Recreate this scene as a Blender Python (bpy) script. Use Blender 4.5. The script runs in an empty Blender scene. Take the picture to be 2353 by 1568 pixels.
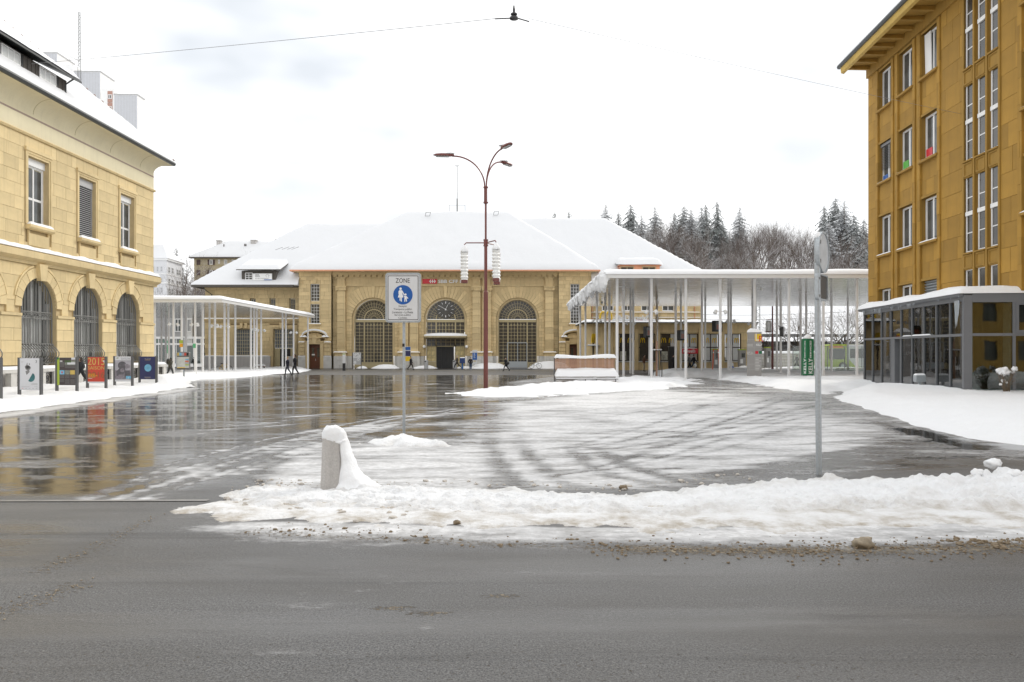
import bpy, bmesh, math, random
import numpy as np
from mathutils import Vector, Matrix, noise as mnoise
R = math.radians
PI = math.pi
S = bpy.context.scene
COL = S.collection
# ------------------------------------------------------------------ camera, sky, sun, exposure
FPX, CX, HY, CAMZ = 1830.0, 1176.5, 808.0, 2.05      # measured on a 2353 px wide view of the photograph
cd = bpy.data.cameras.new("camera"); cam = bpy.data.objects.new("camera", cd); COL.objects.link(cam)
cam.location = (0, 0, CAMZ); cam.rotation_euler = (R(90), 0, 0)
cd.sensor_width = 36.0; cd.lens = 36.0 * FPX / 2353.0
cd.shift_y = (HY - 784.0) / 2353.0
cd.clip_start = 0.1; cd.clip_end = 3000
S.camera = cam
SUN_AZ, SUN_EL = R(38), R(33)       # azimuth clockwise from +Y (ahead), elevation
w = bpy.data.worlds.new("World"); S.world = w; w.use_nodes = True
nt = w.node_tree; nt.nodes.clear()
def wn(t, **k):
    n = nt.nodes.new(t)
    for a, b in k.items(): setattr(n, a, b)
    return n
sky = wn('ShaderNodeTexSky', sky_type='NISHITA', sun_disc=False, sun_elevation=SUN_EL, sun_rotation=SUN_AZ, altitude=990.0, air_density=1.0, dust_density=3.0)
tc = wn('ShaderNodeTexCoord')
mp = wn('ShaderNodeMapping'); mp.inputs['Scale'].default_value = (1.0, 1.0, 2.2); mp.inputs['Location'].default_value = (0.35, 0.0, 0.1)
nz = wn('ShaderNodeTexNoise'); nz.inputs['Scale'].default_value = 2.1; nz.inputs['Detail'].default_value = 4; nz.inputs['Roughness'].default_value = 0.55
rp = wn('ShaderNodeValToRGB'); rp.color_ramp.elements[0].position = 0.37; rp.color_ramp.elements[1].position = 0.55
sc_ = wn('ShaderNodeVectorMath', operation='SCALE'); sc_.inputs['Scale'].default_value = 0.85
thin = wn('ShaderNodeMix', data_type='RGBA'); thin.inputs[0].default_value = 0.90
thin.inputs[7].default_value = (8.3, 8.7, 9.15, 1)          # thin grey-blue overcast veil
cl = wn('ShaderNodeMix', data_type='RGBA'); cl.inputs[7].default_value = (12.2, 12.3, 12.4, 1)   # bright cloud
bg = wn('ShaderNodeBackground'); bg.inputs['Strength'].default_value = 0.10
wo = wn('ShaderNodeOutputWorld')
L_ = nt.links.new
L_(tc.outputs['Generated'], mp.inputs['Vector']); L_(mp.outputs[0], nz.inputs['Vector']); 
dv = wn('ShaderNodeVectorMath', operation='DOT_PRODUCT'); dv.inputs[1].default_value = Vector((-0.20, 1.0, 0.36)).normalized()
dm_ = wn('ShaderNodeMapRange'); dm_.interpolation_type = 'SMOOTHSTEP'; dm_.inputs[1].default_value = 0.93; dm_.inputs[2].default_value = 0.995; dm_.inputs[3].default_value = 0.11; dm_.inputs[4].default_value = -0.06   # the cloud deck is thinner here
da = wn('ShaderNodeMath', operation='ADD')
L_(tc.outputs['Generated'], dv.inputs[0]); L_(dv.outputs['Value'], dm_.inputs[0]); L_(nz.outputs['Fac'], da.inputs[0]); L_(dm_.outputs[0], da.inputs[1]); L_(da.outputs[0], rp.inputs[0])
L_(sky.outputs[0], thin.inputs[6]); L_(thin.outputs[2], cl.inputs[6]); L_(rp.outputs[0], cl.inputs[0])
L_(cl.outputs[2], bg.inputs[0]); L_(bg.outputs[0], wo.inputs[0])
sd = bpy.data.lights.new("sun", 'SUN'); sd.energy = 1.5; sd.angle = R(10); sd.color = (1.0, 0.95, 0.87)
so = bpy.data.objects.new("sun", sd); COL.objects.link(so); so.location = (60, 80, 80)
sv = Vector((math.sin(SUN_AZ) * math.cos(SUN_EL), math.cos(SUN_AZ) * math.cos(SUN_EL), math.sin(SUN_EL)))
so.rotation_euler = sv.to_track_quat('Z', 'Y').to_euler()
vs = S.view_settings; vs.view_transform = 'Standard'; vs.look = 'None'; vs.exposure = 0.12; vs.gamma = 1.0; vs.use_curve_mapping = False
S.cycles.max_bounces = 8; S.cycles.transparent_max_bounces = 12
rng = random.Random(7)
# ------------------------------------------------------------------ geometry helpers
def gz(Y):                                            # the square falls slightly towards the station
    return -0.25 * min(1.0, max(0.0, (Y - 50.0) / 50.0))
def at(px, py, Y):                                    # point of a view ray at distance Y
    return Vector(((px - CX) * Y / FPX, Y, CAMZ + (HY - py) * Y / FPX))
def G(px, py, h=0.0):                                 # ground point seen at a pixel
    Y = 20.0
    for _ in range(12): Y = (CAMZ - h - gz(Y)) * FPX / max(py - HY, 1.0)
    return Vector(((px - CX) * Y / FPX, Y, gz(Y)))
def tag(o, label=None, cat=None, group=None, kind=None):
    if label: o['label'] = label
    if cat: o['category'] = cat
    if group: o['group'] = group
    if kind: o['kind'] = kind
    return o
def thing(name, label, cat, loc=(0, 0, 0), rz=0.0, group=None):
    o = bpy.data.objects.new(name, None); COL.objects.link(o)
    o.location = loc; o.rotation_euler = (0, 0, rz); o.empty_display_size = 0.2
    return tag(o, label, cat, group)
def link(name, me, parent=None, loc=(0, 0, 0), rot=(0, 0, 0), scale=None):
    o = bpy.data.objects.new(name, me); COL.objects.link(o); o.location = loc; o.rotation_euler = rot
    if scale: o.scale = scale
    if parent: o.parent = parent
    return o
def kids(o): return [c for c in bpy.data.objects if c.parent == o]
def copy_tree(o, label=None, loc=None, rz=None, group=None, scale=None):
    ch1 = [(c, [d for d in c.children]) for c in o.children]
    c = o.copy(); COL.objects.link(c)
    if label: c['label'] = label
    if group: c['group'] = group
    if loc is not None: c.location = loc
    if rz is not None: c.rotation_euler = (0, 0, rz)
    if scale is not None: c.scale = (scale, scale, scale) if isinstance(scale, (int, float)) else scale
    for k, sub in ch1:
        d = k.copy(); COL.objects.link(d); d.parent = c
        for s in sub:
            e = s.copy(); COL.objects.link(e); e.parent = d
    return c
class MB:
    def __init__(s): s.v = []; s.f = []; s.m = []
    def add(s, vs, fs, mi=0):
        b = len(s.v); s.v += [tuple(p) for p in vs]; s.f += [tuple(i + b for i in f) for f in fs]; s.m += [mi] * len(fs); return s
    def box(s, x0, x1, y0, y1, z0, z1, mi=0):
        return s.add([(x0,y0,z0),(x1,y0,z0),(x1,y1,z0),(x0,y1,z0),(x0,y0,z1),(x1,y0,z1),(x1,y1,z1),(x0,y1,z1)],
              [(0,3,2,1),(4,5,6,7),(0,1,5,4),(1,2,6,5),(2,3,7,6),(3,0,4,7)], mi)
    def beam(s, a, b, wd, ht, mi=0):
        a = Vector(a); b = Vector(b); d = (b - a).normalized()
        up = Vector((0, 0, 1)) if abs(d.z) < 0.95 else Vector((0, 1, 0))
        sx = d.cross(up).normalized() * wd / 2; sz = sx.cross(d).normalized() * ht / 2
        P = [a - sx - sz, a + sx - sz, a + sx + sz, a - sx + sz, b - sx - sz, b + sx - sz, b + sx + sz, b - sx + sz]
        return s.add(P, [(0,1,2,3),(7,6,5,4),(0,4,5,1),(1,5,6,2),(2,6,7,3),(3,7,4,0)], mi)
    def tube(s, pts, r, n=8, mi=0, cap=True):
        pts = [Vector(p) for p in pts]; k = len(pts); rr = r if isinstance(r, (list, tuple)) else [r] * k
        vs = []; prev = None
        for i, p in enumerate(pts):
            d = (pts[min(i + 1, k - 1)] - pts[max(i - 1, 0)])
            d = d.normalized() if d.length > 1e-9 else Vector((0, 0, 1))
            a = prev if prev is not None else (Vector((1, 0, 0)) if abs(d.x) < 0.9 else Vector((0, 1, 0)))
            a = (a - d * a.dot(d)); a = a.normalized() if a.length > 1e-6 else d.orthogonal().normalized(); prev = a; b = d.cross(a)
            for j in range(n):
                t = 2 * PI * j / n; vs.append(p + (a * math.cos(t) + b * math.sin(t)) * rr[i])
        fs = [(i*n+j, i*n+(j+1) % n, (i+1)*n+(j+1) % n, (i+1)*n+j) for i in range(k-1) for j in range(n)]
        if cap: fs += [tuple(range(n))[::-1], tuple((k-1)*n + j for j in range(n))]
        return s.add(vs, fs, mi)
    def lathe(s, prof, n=16, c=(0, 0, 0), mi=0, sx=1.0, sy=1.0):
        vs = []; k = len(prof)
        for r, z in prof:
            for j in range(n):
                t = 2*PI*j/n; vs.append((c[0] + r*sx*math.cos(t), c[1] + r*sy*math.sin(t), c[2] + z))
        fs = [(i*n+j, i*n+(j+1) % n, (i+1)*n+(j+1) % n, (i+1)*n+j) for i in range(k-1) for j in range(n)]
        fs += [tuple(range(n))[::-1], tuple((k-1)*n+j for j in range(n))]
        return s.add(vs, fs, mi)
    def pxz(s, poly, y0, y1, mi=0):                   # polygon in x,z extruded along y (front at y0)
        n = len(poly)
        A = sum(poly[i][0]*poly[(i+1) % n][1] - poly[(i+1) % n][0]*poly[i][1] for i in range(n))
        if A < 0: poly = poly[::-1]
        vs = [(x, y0, z) for x, z in poly] + [(x, y1, z) for x, z in poly]
        fs = [tuple(range(n)), tuple(range(2*n-1, n-1, -1))] + [(i, i+n, (i+1) % n+n, (i+1) % n) for i in range(n)]
        return s.add(vs, fs, mi)
    def pxy(s, poly, z0, z1, mi=0):
        n = len(poly)
        A = sum(poly[i][0]*poly[(i+1) % n][1] - poly[(i+1) % n][0]*poly[i][1] for i in range(n))
        if A < 0: poly = poly[::-1]
        vs = [(x, y, z0) for x, y in poly] + [(x, y, z1) for x, y in poly]
        fs = [tuple(range(n))[::-1], tuple(range(n, 2*n))] + [(i, (i+1) % n, (i+1) % n+n, i+n) for i in range(n)]
        return s.add(vs, fs, mi)
    def prof_x(s, prof, x0, x1, mi=0):                # closed profile in (y,z) extruded along x
        n = len(prof)
        A = sum(prof[i][0]*prof[(i+1) % n][1] - prof[(i+1) % n][0]*prof[i][1] for i in range(n))
        if A < 0: prof = prof[::-1]
        vs = [(x0, y, z) for y, z in prof] + [(x1, y, z) for y, z in prof]
        fs = [tuple(range(n))[::-1], tuple(range(n, 2*n))] + [(i, (i+1) % n, (i+1) % n+n, i+n) for i in range(n)]
        return s.add(vs, fs, mi)
    def blob(s, c, rx, ry, rz_, n=10, k=6, mi=0, amp=0.12, seed=0, flat=False):
        vs = []; c = Vector(c)
        for i in range(k + 1):
            ph = (PI/2 if flat else PI) * i / k
            for j in range(n):
                t = 2*PI*j/n; d = Vector((math.sin(ph)*math.cos(t), math.sin(ph)*math.sin(t), math.cos(ph)))
                q = 1 + amp * mnoise.noise(d * 1.7 + Vector((seed * 3.1, seed * 1.7, 0)))
                vs.append((c.x + d.x*rx*q, c.y + d.y*ry*q, c.z + d.z*rz_*q))
        fs = [(i*n+j, (i+1)*n+j, (i+1)*n+(j+1) % n, i*n+(j+1) % n) for i in range(k) for j in range(n)]
        if flat: fs.append(tuple(k*n + j for j in range(n))[::-1])
        return s.add(vs, fs, mi)
    def mesh(s, name, mats, smooth=False):
        me = bpy.data.meshes.new(name); me.from_pydata(s.v, [], s.f)
        for m in (mats if isinstance(mats, (list, tuple)) else [mats]): me.materials.append(m)
        if any(s.m): me.polygons.foreach_set('material_index', s.m)
        if smooth: me.polygons.foreach_set('use_smooth', [True] * len(s.f))
        me.update(); return me
    def build(s, name, mats, parent=None, loc=(0, 0, 0), rot=(0, 0, 0), smooth=False, kind=None):
        o = link(name, s.mesh(name, mats, smooth), parent, loc, rot)
        if kind: o['kind'] = kind
        return o
def rrect(x0, x1, z0, z1, r, n=5):
    P = []
    for cx, cz, a0 in ((x1-r, z0+r, -90), (x1-r, z1-r, 0), (x0+r, z1-r, 90), (x0+r, z0+r, 180)):
        for i in range(n + 1):
            a = R(a0 + 90*i/n); P.append((cx + r*math.cos(a), cz + r*math.sin(a)))
    return P
def disc(cx, cz, r, n=32): return [(cx + r*math.cos(2*PI*i/n), cz + r*math.sin(2*PI*i/n)) for i in range(n)]
def ring_mesh(mb, outer, inner, y0, y1, mi=0):        # two matching loops in x,z
    n = len(outer)
    vs = [(x, y0, z) for x, z in outer] + [(x, y0, z) for x, z in inner] + [(x, y1, z) for x, z in outer] + [(x, y1, z) for x, z in inner]
    fs = []
    for i in range(n):
        j = (i+1) % n
        fs += [(i, j, n+j, n+i), (2*n+j, 2*n+i, 3*n+i, 3*n+j), (j, i, 2*n+i, 2*n+j), (n+i, n+j, 3*n+j, 3*n+i)]
    return mb.add(vs, fs, mi)
def text(body, mat, parent, x, y, z, w=None, h=None, rz=0.0, spin=0.0, name='lettering', depth=0.004, align='CENTER', loc_rot=None, bold=0.0, tilt=R(90)):
    cu = bpy.data.curves.new(name, 'FONT'); cu.body = body; cu.size = 1.0; cu.align_x = 'LEFT'; cu.resolution_u = 3; cu.offset = bold
    o = bpy.data.objects.new(name, cu); COL.objects.link(o)
    me = bpy.data.meshes.new_from_object(o.evaluated_get(bpy.context.evaluated_depsgraph_get()))
    bpy.data.objects.remove(o); bpy.data.curves.remove(cu)
    if not len(me.vertices): return None
    co = np.empty(len(me.vertices)*3); me.vertices.foreach_get('co', co); co = co.reshape(-1, 3)
    lo, hi = co.min(0), co.max(0); d = np.maximum(hi - lo, 1e-6)
    s1 = (w / d[0]) if w else None; s2 = (h / d[1]) if h else None
    if s1 is None and s2 is None: s1 = s2 = 1.0
    if s1 is None: s1 = s2
    if s2 is None: s2 = s1
    co[:, 0] = (co[:, 0] - lo[0]) * s1; co[:, 1] = (co[:, 1] - lo[1]) * s2
    if align == 'CENTER': co[:, 0] -= d[0]*s1/2
    co[:, 1] -= d[1]*s2/2
    if spin:
        c_, s_ = math.cos(spin), math.sin(spin); X = co[:, 0].copy(); co[:, 0] = c_*X - s_*co[:, 1]; co[:, 1] = s_*X + c_*co[:, 1]
    me.vertices.foreach_set('co', co.ravel()); me.materials.clear(); me.materials.append(mat); me.update(); me.name = name
    return link(name, me, parent, (x, y, z), (tilt, 0, rz))
# ------------------------------------------------------------------ materials
def newmat(name):
    m = bpy.data.materials.new(name); m.use_nodes = True
    n = m.node_tree.nodes; b = n.get('Principled BSDF'); return m, m.node_tree, b
def nd(t, typ, **k):
    n = t.nodes.new(typ)
    for a, b in k.items(): setattr(n, a, b)
    return n
def M(name, col, rough=0.7, metal=0.0, var=0.10, scale=2.0, bump=0.0, bscale=30.0, spec=0.5, rand=0.0, streak=0.0, coat=0.0):
    m, t, b = newmat(name); l = t.links.new
    b.inputs['Roughness'].default_value = rough; b.inputs['Metallic'].default_value = metal; b.inputs['Specular IOR Level'].default_value = spec
    if coat: b.inputs['Coat Weight'].default_value = coat
    co = nd(t, 'ShaderNodeTexCoord')
    a = nd(t, 'ShaderNodeTexNoise'); a.inputs['Scale'].default_value = scale; a.inputs['Detail'].default_value = 5; a.inputs['Roughness'].default_value = 0.6
    l(co.outputs['Object'], a.inputs['Vector'])
    fac = a.outputs['Fac']
    ramp = nd(t, 'ShaderNodeMapRange'); ramp.inputs[1].default_value = 0.25; ramp.inputs[2].default_value = 0.75
    ramp.inputs[3].default_value = 1 - var; ramp.inputs[4].default_value = 1 + var; l(fac, ramp.inputs[0])
    v = ramp.outputs[0]
    if rand:
        oi = nd(t, 'ShaderNodeObjectInfo'); gi = nd(t, 'ShaderNodeNewGeometry')
        ad = nd(t, 'ShaderNodeMath', operation='ADD'); l(oi.outputs['Random'], ad.inputs[0]); l(gi.outputs['Random Per Island'], ad.inputs[1])
        fr = nd(t, 'ShaderNodeMath', operation='FRACT'); l(ad.outputs[0], fr.inputs[0])
        mr = nd(t, 'ShaderNodeMapRange'); mr.inputs[3].default_value = 1 - rand; mr.inputs[4].default_value = 1 + rand; l(fr.outputs[0], mr.inputs[0])
        mu = nd(t, 'ShaderNodeMath', operation='MULTIPLY'); l(v, mu.inputs[0]); l(mr.outputs[0], mu.inputs[1]); v = mu.outputs[0]
    if streak:                                         # rain streaks / weathering
        mpn = nd(t, 'ShaderNodeMapping'); mpn.inputs['Scale'].default_value = (3.0, 3.0, 0.25); l(co.outputs['Object'], mpn.inputs[0])
        s2 = nd(t, 'ShaderNodeTexNoise'); s2.inputs['Scale'].default_value = 1.5; s2.inputs['Detail'].default_value = 4; l(mpn.outputs[0], s2.inputs['Vector'])
        m2 = nd(t, 'ShaderNodeMapRange'); m2.inputs[1].default_value = 0.5; m2.inputs[2].default_value = 0.75; m2.inputs[3].default_value = 1; m2.inputs[4].default_value = 1 - streak; l(s2.outputs['Fac'], m2.inputs[0])
        mu = nd(t, 'ShaderNodeMath', operation='MULTIPLY'); l(v, mu.inputs[0]); l(m2.outputs[0], mu.inputs[1]); v = mu.outputs[0]
    cs = nd(t, 'ShaderNodeVectorMath', operation='SCALE'); cs.inputs[0].default_value = col[:3]; l(v, cs.inputs['Scale']); l(cs.outputs[0], b.inputs['Base Color'])
    if bump:
        c2 = nd(t, 'ShaderNodeTexNoise'); c2.inputs['Scale'].default_value = bscale; c2.inputs['Detail'].default_value = 4; l(co.outputs['Object'], c2.inputs['Vector'])
        bp = nd(t, 'ShaderNodeBump'); bp.inputs['Strength'].default_value = bump; bp.inputs['Distance'].default_value = 0.02; l(c2.outputs['Fac'], bp.inputs['Height']); l(bp.outputs[0], b.inputs['Normal'])
    return m
def glassy(name, tint=(0.75, 0.82, 0.80), refl=0.85, clear=0.96):     # a thin pane: looks through, mirrors by Fresnel
    m, t, b = newmat(name); l = t.links.new; t.nodes.remove(b)
    tr = nd(t, 'ShaderNodeBsdfTransparent'); tr.inputs[0].default_value = tuple(c*clear for c in tint) + (1,)
    gl = nd(t, 'ShaderNodeBsdfGlossy'); gl.inputs['Roughness'].default_value = 0.02
    fr = nd(t, 'ShaderNodeFresnel'); fr.inputs[0].default_value = 1.52
    co = nd(t, 'ShaderNodeTexCoord'); n = nd(t, 'ShaderNodeTexNoise'); n.inputs['Scale'].default_value = 0.9; l(co.outputs['Object'], n.inputs['Vector'])
    bp = nd(t, 'ShaderNodeBump'); bp.inputs['Strength'].default_value = 0.05; bp.inputs['Distance'].default_value = 0.03; l(n.outputs['Fac'], bp.inputs['Height']); l(bp.outputs[0], gl.inputs['Normal'])
    mu = nd(t, 'ShaderNodeMath', operation='MULTIPLY_ADD'); mu.inputs[1].default_value = 1.6*refl; mu.inputs[2].default_value = 0.03; mu.use_clamp = True; l(fr.outputs[0], mu.inputs[0])
    mx = nd(t, 'ShaderNodeMixShader'); l(mu.outputs[0], mx.inputs[0]); l(tr.outputs[0], mx.inputs[1]); l(gl.outputs[0], mx.inputs[2])
    l(mx.outputs[0], t.nodes['Material Output'].inputs[0]); return m
def snow_mat(name, col=(0.86, 0.87, 0.885), dirty=0.0, bscale=9.0, bump=0.5):
    m, t, b = newmat(name); l = t.links.new
    b.inputs['Roughness'].default_value = 0.75; b.inputs['Specular IOR Level'].default_value = 0.25
    co = nd(t, 'ShaderNodeTexCoord')
    a = nd(t, 'ShaderNodeTexNoise'); a.inputs['Scale'].default_value = bscale; a.inputs['Detail'].default_value = 7; a.inputs['Roughness'].default_value = 0.65; l(co.outputs['Object'], a.inputs['Vector'])
    bp = nd(t, 'ShaderNodeBump'); bp.inputs['Strength'].default_value = bump; bp.inputs['Distance'].default_value = 0.05; l(a.outputs['Fac'], bp.inputs['Height']); l(bp.outputs[0], b.inputs['Normal'])
    base = nd(t, 'ShaderNodeMix', data_type='RGBA'); base.inputs[6].default_value = col + (1,); base.inputs[7].default_value = (0.42, 0.37, 0.30, 1)
    if dirty:
        at_ = nd(t, 'ShaderNodeAttribute', attribute_name='dirt')
        d = nd(t, 'ShaderNodeTexNoise'); d.inputs['Scale'].default_value = 2.5; d.inputs['Detail'].default_value = 8; d.inputs['Roughness'].default_value = 0.7; l(co.outputs['Object'], d.inputs['Vector'])
        mr = nd(t, 'ShaderNodeMapRange'); mr.inputs[1].default_value = 0.42; mr.inputs[2].default_value = 0.75; l(d.outputs['Fac'], mr.inputs[0])
        mu = nd(t, 'ShaderNodeMath', operation='MULTIPLY'); l(mr.outputs[0], mu.inputs[0]); l(at_.outputs['Fac'], mu.inputs[1])
        ad = nd(t, 'ShaderNodeMath', operation='MULTIPLY_ADD'); l(at_.outputs['Fac'], ad.inputs[0]); ad.inputs[1].default_value = 0.18; l(mu.outputs[0], ad.inputs[2]); ad.use_clamp = True
        l(ad.outputs[0], base.inputs[0])
    else: base.inputs[0].default_value = 0.0
    l(base.outputs[2], b.inputs['Base Color']); return m
def snowy(name, col, snow=0.5, rough=0.9, lo=0.25, hi=0.55):       # bark or needles with snow lying on what faces up
    m, t, b = newmat(name); l = t.links.new; b.inputs['Roughness'].default_value = rough; b.inputs['Specular IOR Level'].default_value = 0.2
    ge = nd(t, 'ShaderNodeNewGeometry'); sp = nd(t, 'ShaderNodeSeparateXYZ'); l(ge.outputs['True Normal'], sp.inputs[0])
    co = nd(t, 'ShaderNodeTexCoord'); n = nd(t, 'ShaderNodeTexNoise'); n.inputs['Scale'].default_value = 0.9; n.inputs['Detail'].default_value = 3; l(co.outputs['Object'], n.inputs['Vector'])
    ab = nd(t, 'ShaderNodeMath', operation='ABSOLUTE'); l(sp.outputs[2], ab.inputs[0])
    ad = nd(t, 'ShaderNodeMath', operation='MULTIPLY_ADD'); l(n.outputs['Fac'], ad.inputs[0]); ad.inputs[1].default_value = 0.8
    l((ab if snow < 0 else sp).outputs[0 if snow < 0 else 2], ad.inputs[2])
    mr = nd(t, 'ShaderNodeMapRange'); mr.inputs[1].default_value = lo + 0.4; mr.inputs[2].default_value = hi + 0.4; l(ad.outputs[0], mr.inputs[0])
    sc = nd(t, 'ShaderNodeMath', operation='MULTIPLY'); sc.inputs[1].default_value = abs(snow); l(mr.outputs[0], sc.inputs[0])
    mx = nd(t, 'ShaderNodeMix', data_type='RGBA'); mx.inputs[6].default_value = col + (1,); mx.inputs[7].default_value = (0.82, 0.83, 0.85, 1); l(sc.outputs[0], mx.inputs[0]); l(mx.outputs[2], b.inputs['Base Color'])
    return m
mt = {}
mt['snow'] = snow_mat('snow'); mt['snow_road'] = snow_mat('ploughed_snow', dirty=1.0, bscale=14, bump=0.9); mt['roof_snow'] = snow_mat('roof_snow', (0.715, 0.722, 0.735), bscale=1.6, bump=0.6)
mt['lstone'] = M('pale_yellow_sandstone', (0.70, 0.555, 0.305), 0.85, var=0.13, scale=0.9, rand=0.10, bump=0.06, bscale=12, streak=0.10)
mt['lmortar'] = M('sandstone_joint', (0.56, 0.44, 0.25), 0.9)
mt['lrender'] = M('cream_render', (0.74, 0.67, 0.47), 0.85, var=0.05, scale=0.8, streak=0.06)
mt['band'] = M('mauve_band', (0.36, 0.27, 0.22), 0.85)
mt['sstone'] = M('station_sandstone', (0.64, 0.495, 0.27), 0.85, var=0.12, scale=1.0, rand=0.13, streak=0.16)
mt['smortar'] = M('station_joint', (0.25, 0.18, 0.09), 0.9)
mt['swall'] = M('station_plain_stone', (0.60, 0.465, 0.255), 0.85, var=0.14, scale=0.7, streak=0.18)
mt['white_stone'] = M('white_limestone', (0.56, 0.545, 0.51), 0.85, var=0.13, scale=1.5, streak=0.25)
mt['rstone'] = M('ochre_panel', (0.365, 0.205, 0.032), 0.8, var=0.16, scale=0.7, rand=0.14, bump=0.1, streak=0.10)
mt['rjoint'] = M('ochre_joint', (0.27, 0.155, 0.028), 0.9)
mt['rtrim'] = M('ochre_trim', (0.33, 0.19, 0.032), 0.8, var=0.10, scale=1.5, streak=0.12)
mt['copper'] = M('new_copper', (0.62, 0.30, 0.18), 0.45, metal=0.6, var=0.15)
mt['gutter'] = M('dark_gutter', (0.05, 0.055, 0.055), 0.5)
mt['dark'] = M('dark_metal', (0.03, 0.03, 0.032), 0.45)
mt['iron'] = M('grey_iron', (0.22, 0.22, 0.21), 0.5, metal=0.4)
mt['whitep'] = M('white_paint', (0.80, 0.80, 0.79), 0.35, var=0.03)
mt['column'] = M('white_column', (0.80, 0.80, 0.80), 0.30, var=0.04)
mt['beige'] = M('beige_frame', (0.42, 0.35, 0.20), 0.55, var=0.06)
mt['galv'] = M('galvanised_steel', (0.42, 0.45, 0.47), 0.5, metal=0.55, var=0.18, scale=25)
mt['concrete'] = M('pale_concrete', (0.50, 0.48, 0.46), 0.9, var=0.16, scale=40, bump=0.5, bscale=60, streak=0.15)
mt['red_lamp'] = M('dark_red_paint', (0.17, 0.050, 0.042), 0.4, var=0.08)
mt['lantern'] = M('white_lantern', (0.86, 0.86, 0.84), 0.5, var=0.02)
mt['grey_post'] = M('graphite_post', (0.09, 0.09, 0.09), 0.5)
mt['wood'] = M('larch_slat', (0.42, 0.25, 0.17), 0.75, var=0.2, scale=8, rand=0.15)
mt['bark'] = M('bark', (0.16, 0.12, 0.08), 0.9, var=0.3, scale=9)
mt['steel_frame'] = M('grey_steel_frame', (0.15, 0.155, 0.165), 0.45, var=0.05)
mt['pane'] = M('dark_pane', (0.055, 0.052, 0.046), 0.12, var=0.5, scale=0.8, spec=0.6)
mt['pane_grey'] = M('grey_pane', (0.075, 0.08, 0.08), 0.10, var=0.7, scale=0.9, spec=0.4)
mt['curtain'] = M('white_curtain', (0.62, 0.63, 0.62), 0.8, var=0.1, scale=4)
mt['glass'] = glassy('clear_glass'); mt['shelter_glass'] = glassy('shelter_glass', (0.80, 0.84, 0.80), 0.7, 0.92)
mt['black'] = M('black_ink', (0.02, 0.02, 0.02), 0.6, var=0.0); mt['ink'] = M('charcoal_ink', (0.055, 0.05, 0.05), 0.6, var=0.0)
mt['white'] = M('white_print', (0.80, 0.80, 0.79), 0.5, var=0.02); mt['signwhite'] = M('sign_white', (0.66, 0.66, 0.66), 0.4, var=0.03)
mt['blue'] = M('sign_blue', (0.012, 0.10, 0.36), 0.4, var=0.02); mt['red'] = M('signal_red', (0.60, 0.02, 0.035), 0.35, var=0.02)
mt['yellow'] = M('bright_yellow', (0.78, 0.52, 0.02), 0.4, var=0.03); mt['green'] = M('deep_green', (0.008, 0.14, 0.055), 0.4, var=0.04)
mt['lime'] = M('lime_green', (0.36, 0.46, 0.05), 0.45); mt['orange'] = M('snow_pole_orange', (0.70, 0.12, 0.03), 0.5)
mt['totem'] = M('grey_totem', (0.31, 0.30, 0.29), 0.4, var=0.04); mt['doorwood'] = M('brown_door', (0.14, 0.045, 0.018), 0.5, var=0.2, scale=6)
mt['darkwood'] = M('weathered_board', (0.09, 0.08, 0.07), 0.85, var=0.2, scale=3, rand=0.15)
mt['brownframe'] = M('dark_brown_frame', (0.028, 0.016, 0.012), 0.45)
mt['paperwhite'] = M('poster_white', (0.62, 0.63, 0.66), 0.35, var=0.02); mt['paperred'] = M('poster_red', (0.52, 0.055, 0.03), 0.35, var=0.04)
mt['paperbrown'] = M('poster_brown', (0.055, 0.042, 0.042), 0.35); mt['papernavy'] = M('poster_navy', (0.022, 0.026, 0.10), 0.35)
mt['papergrey'] = M('poster_grey', (0.36, 0.35, 0.39), 0.35, var=0.25, scale=4); mt['teal'] = M('poster_teal', (0.03, 0.14, 0.15), 0.4, var=0.5, scale=7)
mt['paleblue'] = M('poster_pale_blue', (0.16, 0.42, 0.62), 0.4, var=0.2, scale=6); mt['grey'] = M('mid_grey', (0.20, 0.20, 0.20), 0.5)
mt['lightgrey'] = M('light_grey', (0.45, 0.45, 0.45), 0.5); mt['gold'] = M('gold_print', (0.55, 0.40, 0.10), 0.4); mt['photo'] = M('photo_print', (0.22, 0.24, 0.20), 0.4, var=0.7, scale=9)
mt['skin'] = M('skin', (0.46, 0.28, 0.20), 0.6, var=0.03); mt['darkskin'] = M('dark_skin', (0.07, 0.04, 0.03), 0.6, var=0.03)
# ------------------------------------------------------------------ ground
def poly_sd(P, X, Y):                                 # signed distance to a polygon, positive inside
    P = np.asarray(P, float); n = len(P); d = np.full(X.shape, 1e9); ins = np.zeros(X.shape, bool)
    for i in range(n):
        a, b = P[i], P[(i+1) % n]; e = b - a; L = max(e @ e, 1e-9)
        t = np.clip(((X-a[0])*e[0] + (Y-a[1])*e[1]) / L, 0, 1)
        d = np.minimum(d, np.hypot(X - a[0] - t*e[0], Y - a[1] - t*e[1]))
        if abs(e[1]) > 1e-9:
            c = ((a[1] > Y) != (b[1] > Y)) & (X < e[0]*(Y - a[1])/e[1] + a[0]); ins ^= c
    return np.where(ins, d, -d)
def line_d(P, X, Y):
    P = np.asarray(P, float); d = np.full(X.shape, 1e9)
    for a, b in zip(P[:-1], P[1:]):
        e = b - a; t = np.clip(((X-a[0])*e[0] + (Y-a[1])*e[1]) / max(e @ e, 1e-9), 0, 1)
        d = np.minimum(d, np.hypot(X - a[0] - t*e[0], Y - a[1] - t*e[1]))
    return d
def sst(a, b, x):
    t = np.clip((x - a) / (b - a), 0, 1); return t*t*(3 - 2*t)
def gp(*px): return [tuple(G(x, y)[:2]) for x, y in px]
def vgz(Y): return -0.25*np.clip((Y - 50.0)/50.0, 0, 1)
_perm = np.random.RandomState(3).rand(256, 256)
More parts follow.
